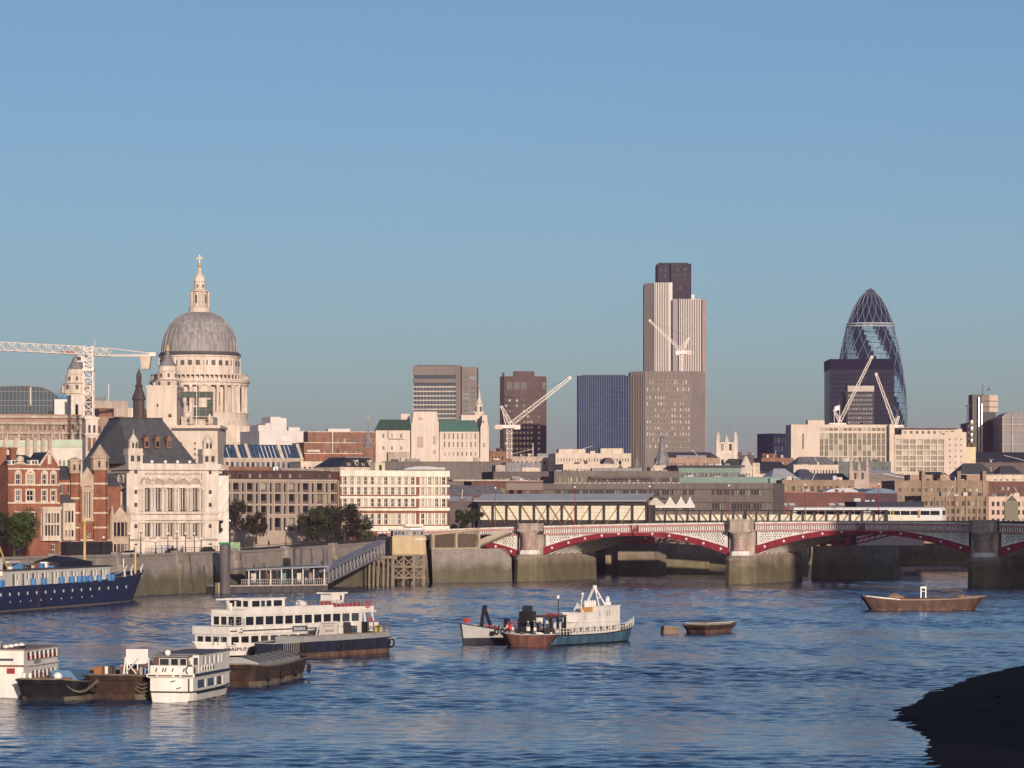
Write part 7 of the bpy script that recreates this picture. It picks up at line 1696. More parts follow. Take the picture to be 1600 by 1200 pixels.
def small_boat():
    p = Vector((WX(266, 312), 312)); t = thing('small_white_boat', 'small white two deck boat with brown wheelhouse stern on beside the rust barge', 'boat', (p.x, p.y, 0), HEAD)
    hull(t, 17, 4.7, .95, bow=.4, bowL=.3, sternL=.1, sternw=.8, rake=.4, sheer=.0, mats=[HW, REDB], boot=.1, bulw=.1, rail=BLK)
    for s in (-1, 1): MB().bar((1, s*2.38, .82), (12, s*2.38, .82), .1, .12).build('rubbing_strake', BLK, t)
    cabin(t, .5, 14, -2.1, 2.1, .9, 2.25, HW, [('s', [(1.6, 4.6), (5.2, 8.2), (8.8, 11)], [(1.2, 2.0)])], name='lower_saloon')
    MB().box(.2, 14.3, -2.3, 2.3, 2.37, 2.62).build('deck_edge', M('navy_band', (.03, .04, .09), .5), t)
    MB().box(.05, .2, -2.35, 2.35, 2.35, 2.66).build('stern_fascia', HW, t)
    for y0, y1, m in ((1.4, 2.2, DARK), (-.2, 1.2, BRICKB), (-.9, -.4, DARK), (-2.2, -1.1, DARK)): MB().box(.02, .05, y0, y1, 2.42, 2.56).build('name_plate', m, t)
    cabin(t, 2.6, 14, -2.1, 2.1, 2.62, 4.35, HW, [('s', even(4, 1.2, 7.6, .6)+[(8.2, 8.5)], [(3.35, 4.15)])], name='upper_cabin', roof=M('roof_dark', (.16, .15, .16)))
    MB().box(.3, 2.6, -2.05, 2.05, 2.62, 3.45).build('stern_bulwark', HW, t)
    b = MB(); b.box(1.4, 1.5, -1.4, 2.05, 3.45, 4.15); b.build('wheelhouse_front', M('wheelhouse_brown', (.11, .055, .04), .5), t)
    for y0, y1 in ((.5, 1.4), (-.4, .3), (-1.2, -.6)): 
        MB().box(1.33, 1.4, y0, y1, 3.5, 4.05).build('window', BGL, t); surround_b = MB(); surround_b.box(1.3, 1.36, y0-.06, y0, 3.45, 4.1); surround_b.box(1.3, 1.36, y1, y1+.06, 3.45, 4.1); surround_b.box(1.3, 1.36, y0, y1, 4.05, 4.1); surround_b.build('window_frame', HW, t)
    MB().box(1.3, 2.6, -1.5, 2.1, 4.2, 4.35).build('wheelhouse_roof', M('roof_dark', (.16, .15, .16)), t)
    MB().box(2.55, 2.6, -2.0, -1.5, 3.0, 4.1).build('door', DARK, t); MB().ball((1.6, .7, 4.6), .3, 8).build('radar', GLOBE, t)
    for i in range(5): x = 3.8+i*.95; MB().lathe(0, 0, [(.34, 0), (.34, .06)], 10).build('scroll_ornament', HW, t).matrix_basis = __import__('mathutils').Matrix.Translation((x, -2.1, 3.0))@__import__('mathutils').Matrix.Rotation(R(90), 4, 'X'); MB().box(x-.15, x+.15, -2.2, -2.16, 2.85, 3.15).build('ornament_mark', DARK, t)
    for y in (1.5, .85, .6, -.1, -1.2): b = MB(); b.bar((.27, y, 2.85), (.27, y-.12, 3.2), .1); b.build('ornament_mark', DARK, t)
    MB().torus((.28, -1.9, 3.0), .45, .07, 'x').build('ring_buoy', DARK, t)
    b = MB(); b.box(.35, .45, -1.1, .1, 1.15, 2.0); b.build('stern_panel', GLOBE, t)
    for y, z in ((.05, 1.9), (-.5, 1.25)): MB().bar((.33, y, z), (.33, y-.45, z+.12), .1).build('panel_mark', DARK, t)
    MB().box(.42, .5, -1.75, -1.62, .95, 2.2).build('ladder', DARK, t)
    for sy in (-2.2, 2.2): MB().tube((.2, sy*.98, 2.6), (.2, sy*.98, 4.2), .06, n=6).build('stanchion', HW, t)
small_boat()
# ---- large white passenger ship
def big_cruiser():
    a = Vector((WX(303, 408), 408)); b_ = Vector((WX(566, 433), 433)); d = b_-a; L = d.length
    t = thing('passenger_ship', 'large white two deck passenger ship named ERASMUS with wheelhouse and funnel', 'ship', (b_.x, b_.y, 0), math.atan2(-d.y, -d.x))
    # local: bow +x (towards left of picture), near side is +y
    hull(t, L, 6.6, 1.45, bow=.45, bowL=.22, sternL=.15, sternw=.8, rake=.7, sheer=0, mats=[HW, BLK], boot=.15, bulw=.15)
    cabin(t, .8, L-3.2, -2.9, 2.9, 1.35, 2.75, HW, [('p', even(15, .3, L-4.6, .82), [(1.5, 2.5)]), ('f', even(4, .2, 5.6, .8), [(1.5, 2.5)])], name='lower_saloon')
    MB().box(.2, L-3.0, -3.15, 3.15, 2.75, 3.75).build('deck_fascia', HW, t); MB().box(4, L-5.4, 3.15, 3.18, 3.12, 3.28).build('fascia_stripe', DARK, t); MB().box(L-4.4, L-3.2, 3.15, 3.18, 3.12, 3.28).build('fascia_stripe', DARK, t)
    fx = [(p-.18, p+.18) for p in (0,)]
    for px_, z in ((L-5.0, 3.35), (L-4.75, 2.95), (L-5.1, 2.9)): MB().bar((px_, 3.17, z), (px_-.35, 3.17, z+.15), .1).build('emblem_mark', DARK, t)
    cabin(t, 3.2, L-6.0, -2.75, 2.75, 3.76, 5.05, HW, [('p', even(12, .3, L-9.6, .84), [(3.85, 4.9)]), ('f', even(4, .2, 5.3, .8), [(3.85, 4.9)])], name='upper_saloon')
    MB().box(1.0, L-6.2, -2.9, 2.9, 5.18, 5.75).build('top_fascia', HW, t); MB().box(9, L-6.6, 2.3, 2.9, 5.75, 6.05).build('top_bulwark', HW, t)
    MB().box(.4, 3.2, -2.8, 2.8, 4.95, 5.15).build('stern_canopy', HW, t)
    for x in (.8, 2.4): MB().bar((x, 2.6, 3.7), (x+.3, 2.6, 5.0), .2).build('stern_post', HW, t)
    cabin(t, L-14.5, L-8.0, -1.9, 2.0, 5.76, 7.05, HW, [('p', [(.4, 1.9), (2.1, 2.9), (3.1, 4.1), (4.4, 6.1)], [(6.1, 6.85)]), ('f', even(3, .2, 3.7, .8), [(6.1, 6.85)])], name='wheelhouse')
    f = MB(); f.frust([(5.2, -.8), (7.4, -.8), (7.4, 1.2), (5.2, 1.2)], 5.7, [(4.9, -.8), (7.3, -.8), (7.3, 1.2), (4.9, 1.2)], 7.4); f.build('funnel', HW, t); MB().box(4.5, 7.9, -1, 1.4, 7.4, 7.6).build('funnel_cap', HW, t); MB().box(4.8, 7.6, -.8, 1.2, 7.6, 7.75).build('funnel_lip', DARK, t); MB().box(5.5, 5.8, 1.2, 1.25, 6.6, 7.2).build('funnel_vent', DARK, t)
    MB().box(L-6.6, L-6.2, -.3, .3, 5.7, 6.6).build('radar_mast', HW, t); MB().bar((L-8.3, .5, 7.1), (L-3.6, .5, 7.1), .35, .2).build('radar_arm', HW, t); MB().bar((L-6.2, .3, 5.8), (L-5.6, .3, 7.1), .3).build('radar_post', HW, t)
    RDC = M('seat_red', (.40, .06, .07), .6)
    for i in range(7): x = 2.2+i*1.0; MB().box(x, x+.35, 1.4, 1.9, 5.75, 6.15+.1*(i % 2)).build('deck_seat', RDC, t)
    for i in range(3): MB().box(8.2+i*.55, 8.5+i*.55, 1.2, 1.8, 5.75, 6.5).build('deck_seat', RDC, t)
    MB().torus((2.4, 3.0, 5.9), .35, .1).build('life_ring', RDC, t); MB().torus((1.8, 2.95, 3.9), .38, .1).build('life_ring', RDC, t); MB().torus((12, 3.0, 2.0), .4, .11).build('life_ring', RDC, t)
    MB().bar((.8, 1.8, 5.2), (-.1, 1.8, 6.9), .08).build('flag_staff', RDC, t)
    MB().lathe(0, 0, [(.45, 0), (.5, .4), (.45, 1.1)], 10).build('life_raft', HW, t).matrix_basis = __import__('mathutils').Matrix.Translation((L-17.5, 2.6, 6.2))@__import__('mathutils').Matrix.Rotation(R(80), 4, 'Y')
    for z0, x0_, x1_, yy in ((5.75, 1.2, L-15, 2.85), (3.75, L-5.8, L-3.2, 3.1), (1.5, L-3.0, L-1.4, 2.0)):
        rl = MB()
        for i in range(int((x1_-x0_)/.8)+1): rl.bar((x0_+i*.8, yy, z0), (x0_+i*.8, yy, z0+.9), .05)
        for q in (.45, .9): rl.bar((x0_, yy, z0+q), (x1_, yy, z0+q), .045)
        rl.build('guard_rail', GREYF, t)
    txt(t, 'ERASMUS', .62, (L-2.9, 2.55, .75), (R(90), 0, R(166)), DARK, sx=1.25)
    sg = MB(); sg.box(14.4, 17.2, 3.18, 3.24, 2.85, 3.55); sg.build('name_board', M('board_navy', (.05, .06, .10)), t); txt(t, 'ERASMUS', .55, (17.0, 3.25, 3.0), (R(90), 0, R(180)), GLOBE, sx=.95)
    for x in (L-7, L-11.5): MB().lathe(0, 0, [(.9, 0), (.7, .5), (.2, .9)], 8).build('fender_cover', BLK, t).location = (x, 3.25, .25)
    b = MB(); b.path([(L-6.5-i*.9, 3.35+.1*math.sin(i), .75+.25*math.sin(i*1.2)) for i in range(8)], .22, 6); b.build('fender_sausage', BLK, t)
    # working barge lashed alongside
    a = Vector((WX(436, 403), 403)); b_ = Vector((WX(621, 424), 424)); d = b_-a; L = d.length
    t = thing('work_barge', 'dark blue and rust work barge with deck gear lashed beside the passenger ship', 'barge', (a.x, a.y, 0), math.atan2(d.y, d.x))
    hull(t, L, 5, 2.0, bow=.15, bowL=.06, sternL=.18, sternw=.55, rake=.3, sheer=-.1, mats=[M('hull_navy_dark', (.022, .026, .045), .5, .3, .8, streak=.3), RUSTL], boot=.55, tumble=.96, rail=HATCH)
    for c in t.children: c.location.y += 2.4
    MB().box(4.5, L-.2, -.05, 0.05, 1.75, 1.9).build('pale_strake', HATCH, t); MB().box(5, L-1, .4, 4.4, 1.6, 2.5).build('hatch_side', HATCH, t); MB().box(5.2, L-1.2, .6, 4.2, 2.5, 2.62).build('hatch_top', DKW, t)
    D = 411; sg = MB(); sg.box(9.2, 13.0, .62, .7, 2.65, 4.3); sg.build('sign_board', M('sign_pale', (.60, .53, .47), .7), t)
    for z, x0, x1 in ((4.0, 9.6, 12.4), (3.7, 9.8, 12.0), (3.15, 10.2, 12.2), (3.0, 10.3, 12.1)): MB().box(x0, x1, .6, .62, z, z+.12).build('sign_line', M('sign_grey', (.3, .27, .25)), t)
    for x in (8.9, 9.5): MB().bar((x-.4, .66, 2.6), (x+.2, .66, 4.3), .1).build('sign_leg', HW, t)
    for i in range(12):
        x = rr.uniform(13.4, L-1.6); y = rr.uniform(.8, 3.8); MB().box(x, x+rr.uniform(.3, 1.1), y, y+.5, 2.62, 2.62+rr.uniform(.4, 1.5)).build('deck_gear', rr.choice([M('gear_yellow', (.55, .47, .14)), BLK, MAR, HW, GIRD, HW]), t)
    for i in range(5): MB().tube((L-5.5+i*1.2, .7, 2.62), (L-5.5+i*1.2, .7, 4.0), .07, n=5).build('rail_post', M('rail_brown', (.14, .08, .07)), t)
    b = MB(); b.bar((L-5.5, .7, 4.0), (L-.7, .7, 4.0), .1); b.bar((L-5.5, .7, 3.4), (L-.7, .7, 3.4), .08); b.build('guard_rail', M('rail_brown', (.14, .08, .07)), t)
    for x in (5, 12.5): tyre(t, x, -.22, 1.2, .48)
    tyre(t, L+.1, 1.2, 1.2, .6, 'x')
    b = MB()
    for i in range(9): b.path([(.8+i*.38, -.1, 1.9), (.8+i*.38+.05, -.12, rr.uniform(.35, .8))], .045, 4)
    b.build('hanging_ropes', ROPE, t)
big_cruiser()
# ---- middle raft
def middle_raft():
    a = Vector((WX(722, 446), 446)); t = thing('grey_workboat', 'grey bowed work vessel with black gantry and crowded deck', 'workboat', (WX(885, 462), 462, 0), math.atan2(446-462, WX(722, 446)-WX(885, 462)))
    L = math.hypot(446-462, WX(722, 446)-WX(885, 462))+.4
    sh = hull(t, L, 5.2, 1.6, bow=1.35, bowL=.3, sternL=.1, rake=.4, sheer=.2, mats=[BLK, BLK], boot=.9, rail=BLK)
    GB = M('bow_grey', (.40, .38, .36), .6, .12, .5)
    # grey painted bow panel just proud of the side (near side is +y)
    for s in (1, -1):
        b = MB(); n = 14
        for i in range(n):
            u0, u1 = .62+.375*i/n, .62+.375*(i+1)/n
            def pt(u, f):
                q = max(0, (u-.7)/.3); hb = max(.03, 1-q*q)*2.6+.04; z = sh(u); zz = .95+(z-.95)*f; fall = 1-zz/z; w_ = .94+.06*f
                return (u*L-fall*.4*max(0, (u-.6)/.4)*1.6+.03, s*hb*w_, zz)
            b.quad(pt(u0, 0), pt(u1, 0), pt(u1, 1), pt(u0, 1))
        b.build('bow_panel', GB, t)
    for i, u in enumerate((.70, .745, .79)): MB().torus((u*L, 2.72-max(0, (u-.7)/.3)**2*2.6, 1.75), .34, .13).build('bow_ring', BLK, t)
    for x, zt in ((L-3.4, 4.2),): b = MB(); b.bar((x, .8, 2.4), (x-.5, .8, 5.1), .35); b.bar((x-1.8, .8, 2.6), (x-.6, .8, 5.0), .35); b.bar((x-.5, .8, 5.1), (x-.9, .8, 5.1), .5); b.build('bow_gantry', BLK, t)
    GR = [BLK, GIRD, MAR, HATCH, HW, M('gear_red', (.5, .06, .05), .6), HW, SANDST, BLK]
    for i in range(70):
        x = rr.uniform(2.0, L-4.2); y = rr.uniform(-1.6, 2.1); hgt = rr.uniform(.4, 1.9)*(1.2 if x < L*.55 else .7); w_ = rr.uniform(.2, .6)
        b = MB()
        if i % 3: b.lathe(x, y, [(w_*.5, 1.2), (w_*.5, 1.2+hgt), (w_*.3, 1.35+hgt)], 8)
        else: b.box(x, x+w_*1.6, y, y+w_, 1.2, 1.2+hgt)
        b.build('deck_gear', GR[i % 9], t)
    for i in range(5): x = 5+i*1.3; MB().lathe(x, 1.9, [(.28, 1.3), (.3, 2.4), (.12, 2.8), (.12, 3.0)], 8).build('gas_bottle', HW, t)
    b = MB(); b.box(8.2, 10.2, .2, 1.6, 1.5, 4.3); b.build('engine_block', BLK, t)
    for x in (8.5, 9.2, 9.9): MB().lathe(x, .9, [(.25, 4.3), (.25, 5.0), (.15, 5.1)], 8).build('exhaust', BLK, t)
    MB().box(L-1.5, L-.9, -.3, .5, 3.0, 3.6).build('bow_winch', M('gear_red', (.5, .06, .05)), t)
    for i in range(5): MB().ball((L-2.6-i*.55, 2.2-.0*i, 2.75-.12*i), .14, 6).build('red_float', M('gear_red', (.5, .06, .05)), t)
    MB().box(3.6, 4.8, .5, 1.6, 3.2, 3.9).build('red_locker', M('gear_red', (.5, .06, .05)), t); MB().box(6.6, 7.6, .9, 1.4, 2.6, 3.4).build('white_locker', HW, t)
    MB().tube((2.4, .6, 1.4), (2.4, .6, 6.3), .06, n=5).build('mast', BLK, t); MB().box(2.3, 2.6, .5, .7, 5.9, 6.4).build('mast_light', GLOBE, t)
    # rusty lighter in front
    a = Vector((WX(786, 440), 440)); t = thing('rusty_lighter', 'low rust red lighter with grey deck lying before the workboats', 'barge', (a.x, a.y, 0), R(17))
    hull(t, 8.0, 3.4, 1.65, bow=.0, bowL=.2, sternL=.2, sternw=.6, rake=1.0, sheer=.25, mats=[M('hull_redrust', (.12, .05, .034), .85, .3, 1., streak=.3, tint=(.09, .04, .03)), M('hull_redrust', (.17, .06, .04))], tumble=.9, rail=HATCH, deck=HATCH, bulw=.12, srake=1.0)
    for i in range(9): x = rr.uniform(1.2, 6.6); MB().box(x, x+rr.uniform(.3, .8), rr.uniform(-1, .2), rr.uniform(.4, 1), 1.5, 1.7+rr.random()*.4).build('deck_gear', rr.choice([HATCH, HW, GIRD]), t)
    # blue hulled boat, bow to the right
    a = Vector((WX(866, 441), 441)); b_ = Vector((WX(1000, 460), 460)); d = b_-a; L = d.length+2
    t = thing('blue_hulled_tug', 'teal hulled tug with white deckhouse and A frame mast', 'tug', (a.x, a.y, 0), math.atan2(d.y, d.x))
    hull(t, L, 5, 1.35, bow=1.0, bowL=.28, sternL=.12, sternw=.85, rake=.7, sheer=.1, mats=[M('hull_teal', (.055, .115, .165), .6, .25, .8, streak=.3), BLK], boot=.2, bulw=.1, rail=BLK)
    for c in t.children: c.location.y += 2.5
    cabin(t, 5.4, L-6.0, .9, 4.1, 1.3, 2.9, HW, [('s', even(7, .4, L-12, .45), [(1.75, 2.35)])], name='deckhouse')
    cabin(t, L-12.5, L-5.8, 1.0, 4.0, 3.02, 5.0, HW, [('s', [(1.3, 1.6), (3.2, 3.5), (3.9, 4.2), (6.0, 6.25)], [(3.7, 4.4)])], name='wheelhouse')
    cabin(t, 8.6, L-12.6, .95, 4.0, 3.02, 4.2, HW, [('s', [(.8, 1.1)], [(3.3, 3.9)])], name='after_house')
    b = MB(); x = L-10.2; b.bar((x-.9, 1.2, 5.1), (x, 2.4, 7.6), .17); b.bar((x+.9, 1.2, 5.1), (x+.1, 2.4, 7.6), .17); b.bar((x, 3.8, 5.1), (x, 2.5, 7.6), .25); b.bar((x-.5, 1.7, 6.2), (x+.5, 1.7, 6.2), .18); b.build('mast_frame', HW, t); MB().lathe(x, 2.4, [(.3, 7.3), (.3, 7.9)], 8).build('mast_head', HW, t)
    b = MB(); b.path([(9.2, 1.2, 4.2), (9.0, 1.3, 5.2), (9.5, 1.5, 6.0), (9.8, 1.5, 6.7)], .1, 6); b.build('crane_post', HW, t); MB().ball((9.7, 1.5, 6.8), .24, 8).build('crane_head', HW, t)
    b = MB(); b.path([(7.0, 1.2, 4.6), (7.9, 1.2, 5.6), (9.4, 1.2, 4.4)], .09, 6); b.build('boat_davit', HW, t)
    MB().box(10.3, 13.2, 1.3, 2.4, 4.3, 5.0).build('dinghy', M('dinghy_ochre', (.50, .27, .08), .6), t)
    for i in range(5): MB().lathe(10.6+i*.6, 1.6, [(.22, 5.0), (.25, 5.6), (.1, 5.9)], 8).build('canister', HW, t)
    MB().lathe(L-6.6, 2.5, [(.5, 5.1), (.5, 5.5), (.3, 5.6), (.3, 6.1), (.1, 6.3)], 10).build('radar', HW, t)
    rl = MB()
    for i in range(30): x = 1+i*(L-2)/29; rl.bar((x, .1 if x < L-6 else .1+(x-L+6)**2*.06, 1.35+max(0, x-L*.5)**2*.008), (x, .1 if x < L-6 else .1+(x-L+6)**2*.06, 2.3+max(0, x-L*.5)**2*.009), .06)
    for z in (1.9, 2.3): rl.path([(1+i*(L-2)/14, .1 if 1+i*(L-2)/14 < L-6 else .1+(1+i*(L-2)/14-L+6)**2*.06, z+max(0, 1+i*(L-2)/14-L*.5)**2*.009) for i in range(15)], .04, 4)
    rl.build('side_railing', HW, t)
    cabin(t, .6, 4.6, 1.0, 3.4, 3.8, 4.0, DARK, name='stern_canopy', roof=MAR)
    for x in (.8, 2.6, 4.4): MB().box(x, x+.3, 1, 1.3, 1.3, 3.8).build('canopy_post', BLK, t)
    b = MB(); 
    for i in range(8): b.bar((5.0+i*.22, .5, 1.4+i*.2), (5.0+i*.22, 1.0, 1.4+i*.2), .08)
    b.bar((4.9, .5, 1.3), (6.8, .5, 3.0), .08); b.build('ladder', HW, t); MB().bar((L-1.6, 2.5, 2.2), (L-.2, 2.5, 2.9), .35).build('bow_fender', HW, t)
    for i in range(8): x = rr.uniform(.5, 5); MB().box(x, x+.5, rr.uniform(.4, 1.2), rr.uniform(1.3, 2), 1.3, 1.5+rr.random()).build('deck_gear', rr.choice([BLK, MAR, GIRD, HW]), t)
middle_raft()
# ---- pair of small barges, long rusty barge on the right
t = lighter('open rust edged barge with sheeted hold seen from its end', 1083, 489, 11.5, 4.8, 1.15, R(60), [RUST, RUSTL], hatch=None, sheer=.1, bow=.15)
MB().box(2, 9.6, -1.7, 1.7, .6, 1.55).build('coaming', HATCH, t); MB().box(2.2, 6.4, -1.4, 1.3, 1.55, 1.75).build('tarpaulin', M('tarp_green', (.08, .09, .085), .8), t); MB().box(6.6, 9.4, -1.4, 1.4, 1.55, 1.6).build('hold', GIRD, t)
for y in (-1.8, 1.8): MB().bar((1.2, y, 1.5), (10, y, 1.5), .1).build('rail', HW, t)
t = thing('float_pontoon', 'tiny brown wooden float beside the open barge', 'raft', (WX(1036, 487), 487, 0), R(12)); b = MB(); b.add([(0, 0, -.3), (2.6, 0, -.3), (2.6, 1.8, -.3), (0, 1.8, -.3), (.2, .1, 1.1), (2.3, .1, .9), (2.3, 1.7, .9), (.2, 1.7, 1.1)], [[0, 1, 5, 4], [1, 2, 6, 5], [2, 3, 7, 6], [3, 0, 4, 7], [4, 5, 6, 7]]); b.build('hull', M('float_brown', (.20, .14, .09), .85, .25, 1.), t)
for i in range(5): MB().box(.25+i*.42, .6+i*.42, .05, 1.75, 1.05-.03*i, 1.16-.03*i).build('plank', DKW, t)
a = Vector((WX(1346, 604), 604)); t = thing('rusty_barge', 'long empty rust brown barge with white goalpost frame moored alone on the right', 'barge', (a.x, a.y, 0), R(6))
hull(t, 23.3, 5.6, 1.95, bow=.65, bowL=.14, sternL=.16, sternw=.5, rake=1.4, sheer=.75, mats=[M('barge_rust', (.11, .06, .045), .8, .28, .9, streak=.3, tint=(.10, .06, .045)), RUSTL], tumble=.92, boot=.3, srake=1.8, rail=M('rail_pinkish', (.34, .25, .2), .7), bulw=.35)
MB().box(3.6, 20.2, -2.0, 2.0, 1.5, 2.25).build('coaming', RUSTL, t)
HEAP = M('cargo_heap', (.30, .19, .11), .95, .3, 1.2)
for x, w_, h_ in ((6.2, 2.0, .95), (18.6, 1.3, .7)):
    b = MB(); n = 12
    for j in range(5):
        for i in range(n): q = 2*math.pi*i/n; f = 1-j/4; b.v.append((x+w_*f*math.cos(q)*rr.uniform(.85, 1.1), 1.5*f*math.sin(q), 2.2+h_*(1-f**1.6)+rr.uniform(-.05, .05)))
    for j in range(4):
        for i in range(n): b.f.append([j*n+i, j*n+(i+1) % n, (j+1)*n+(i+1) % n, (j+1)*n+i]); b.m.append(0)
    b.build('cargo_heap', HEAP, t)
b = MB(); b.box(11.0, 11.2, -.1, .1, 2.2, 4.2); b.box(11.9, 12.1, -.1, .1, 2.2, 4.2); b.box(11.0, 12.1, -.12, .12, 4.0, 4.3); b.box(11.2, 11.9, -.05, .05, 3.4, 3.5); b.build('goalpost_frame', GLOBE, t)
b = MB(); b.bar((.6, -1.9, 2.62), (6.5, -2.86, 2.0), .14, .2); b.build('pale_rail', GLOBE, t); MB().tube((.1, 0, 2.3), (0, 0, .2), .08, n=5).build('anchor_chain', RUST, t)
# ---- blue hulled ship on the left
def blue_ship():
    a = Vector((WX(-70, 571), 571)); b_ = Vector((WX(228, 668), 668)); d = b_-a; L = d.length+11
    t = thing('blue_hulled_ship', 'navy blue moored ship with white deckhouse, yellow funnel and blue barrels', 'ship', (a.x, a.y, 0), math.atan2(d.y, d.x))
    NVY = M('hull_navy', (.014, .024, .075), .42, .2, .25, streak=.25)
    hull(t, L, 9, 4.5, bow=1.5, bowL=.22, sternL=.02, sternw=1, rake=4.2, sheer=0, mats=[NVY, M('hull_weed', (.17, .14, .10))], boot=.25, bulw=.6, tumble=.97, n=40, rail=NVY)
    for c in t.children: c.location.y += 4.5
    X_ = lambda p: px_to_l(p, -70, 571, 228, 668)
    xs = []; doors = []
    for i in range(10): c = X_(26+i*15.2); xs.append((c-.75, c+.75)); xs.append((c+1.7, c+2.5))
    b = MB(); facade(b, t, X_(8), .5, 0, X_(176)-X_(8), 4.3, 7.35, [(p-X_(8), q-X_(8)) for p, q in xs if q < X_(174)], [(4.6, 6.7)], 'dark', .25)
    b.quad((X_(176), .5, 4.3), (X_(176), 7, 4.3), (X_(176), 7, 7.35), (X_(176), .5, 7.35)); b.quad((X_(8), .5, 4.3), (X_(8), 7, 4.3), (X_(8), 7, 7.35), (X_(8), .5, 7.35)); b.build('deckhouse', HW, t)
    for p, q in xs:
        if q-p < 1: MB().box(p-.1, q+.1, .44, .5, 4.4, 5.6).build('window_panel', HW, t)
    MB().box(X_(8)-.3, X_(176)+.4, .1, 7.4, 7.35, 7.55).build('deckhouse_roof', M('roof_slate_ship', (.10, .09, .10), .8), t)
    cabin(t, X_(-65), X_(7), .3, 7, 4.3, 6.4, HW, [('s', even(6, 1, X_(7)-X_(-65)-1, .3), [(4.9, 5.9)])], name='forward_house')
    cabin(t, X_(-60), X_(14), 1.2, 6, 7.56, 9.6, HW, [('s', even(12, 1, X_(14)-X_(-60)-1, .5), [(8.5, 9.2)])], name='bridge_house')
    FY = M('funnel_yellow', (.62, .40, .12), .5, .1, .4); f = MB(); c = X_(18); f.lathe(c, 4.5, [(1.5, 7.5), (1.45, 9.4), (1.4, 14.2), (1.5, 14.3), (1.5, 14.5), (1.2, 14.5)], 18); f.build('funnel', FY, t)
    b = MB(); b.bar((X_(22), 1.2, 7.6), (X_(-14), 1.6, 20), .22); b.build('stay_spar', FY, t)
    TNT = M('tent_navy', (.018, .02, .035), .7); b = MB(); p, q = X_(100), X_(152); b.add([(p, 1, 7.56), (q, 1, 7.56), (q, 6, 7.56), (p, 6, 7.56), (p, 1, 8.6), (q, 1, 8.4), (q, 6, 8.4), (p, 6, 8.6), (p+4, 3.5, 9.7), (q-5, 3.5, 9.3)], [[0, 1, 5, 4], [1, 2, 6, 5], [2, 3, 7, 6], [3, 0, 4, 7], [4, 5, 9, 8], [5, 6, 9], [6, 7, 8, 9], [7, 4, 8]]); b.build('awning', TNT, t)
    MSTY = M('mast_ochre', (.55, .36, .12), .6)
    b = MB(); c = X_(155); b.lathe(c, 3, [(.28, 7.5), (.24, 13), (.14, 17.2)], 8); b.bar((c-3, 3, 15.6), (c+3.4, 3, 15.9), .18); b.bar((c, 3, 12), (c+2.2, 3, 13.6), .14); b.build('mast', MSTY, t)
    b = MB(); c = X_(244); b.lathe(c, 4.5, [(.24, 5.4), (.2, 8), (.1, 11.2)], 8); b.build('fore_mast', MSTY, t); MB().tube((X_(204), 1.5, 4.6), (X_(204), 1.5, 8.6), .1, n=6).build('jack_staff', GLOBE, t)
    BB = M('barrel_blue', (.06, .18, .38), .5, .15); bm = MB().lathe(0, 0, [(.38, 0), (.45, .3), (.45, .8), (.38, 1.1)], 12).mesh('planter_barrel', BB)
    for i, p in enumerate((0, 2.5, 52, 68, 96, 112, 124, 131, 141, 155, 170, 175, -8)): inst('planter_barrel', bm, t, (X_(p), -.05, 4.5), 0, (1.3, 1.3, 1.15))
    pm = MB().lathe(0, 0, [(.32, 0), (.34, .06), (.24, .08)], 10).mesh('porthole', HW)
    for i in range(15): o = inst('porthole', pm, t, (X_(1+i*14), -.02-.0, 3.1), rot=(R(90), 0, 0)); g = MB().box(-.22, .22, .2, .5, -.02, .1).mesh('porthole_brow', DARK)
    for i in range(9): inst('rivet_light', pm, t, (X_(16+i*16), .02, 1.7), rot=(R(90), 0, 0), scale=(.45, .45, 1))
    b = MB()
    for i in range(14): b.bar((X_(58), -.06, .4+i*.3), (X_(61), -.06, .4+i*.3), .06)
    b.build('side_ladder', BRICKB, t)
    b = MB(); b.path([(X_(178), .4, 5.6), (X_(190), .5, 5.9), (X_(206), 1.2, 6.4)], .07, 5); b.path([(X_(178), .4, 6.3), (X_(190), .5, 6.6), (X_(206), 1.2, 7.0)], .07, 5); b.build('bow_rail', HW, t)
    for p, y in ((200, .6), (225, 2.6), (252, 4.3)): b = MB(); b.path([(X_(p), y, 4.8), (X_(p)-.4, y, 6.4), (X_(p)+.9, y, 7.2)], .15, 6); b.build('anchor_davit', HW, t)
    SK = [HW, BLK, MAR, BB, SANDST]
    for i in range(20): x = X_(rr.uniform(14, 95)); MB().box(x, x+rr.uniform(.4, 1.4), rr.uniform(1, 3), rr.uniform(3.2, 5), 7.56, 7.8+rr.random()*.9).build('deck_clutter', SK[i % 5], t)
    MB().box(X_(24), X_(42), 1.2, 5, 8.8, 9.0).build('sun_awning', GLOBE, t)
blue_ship()
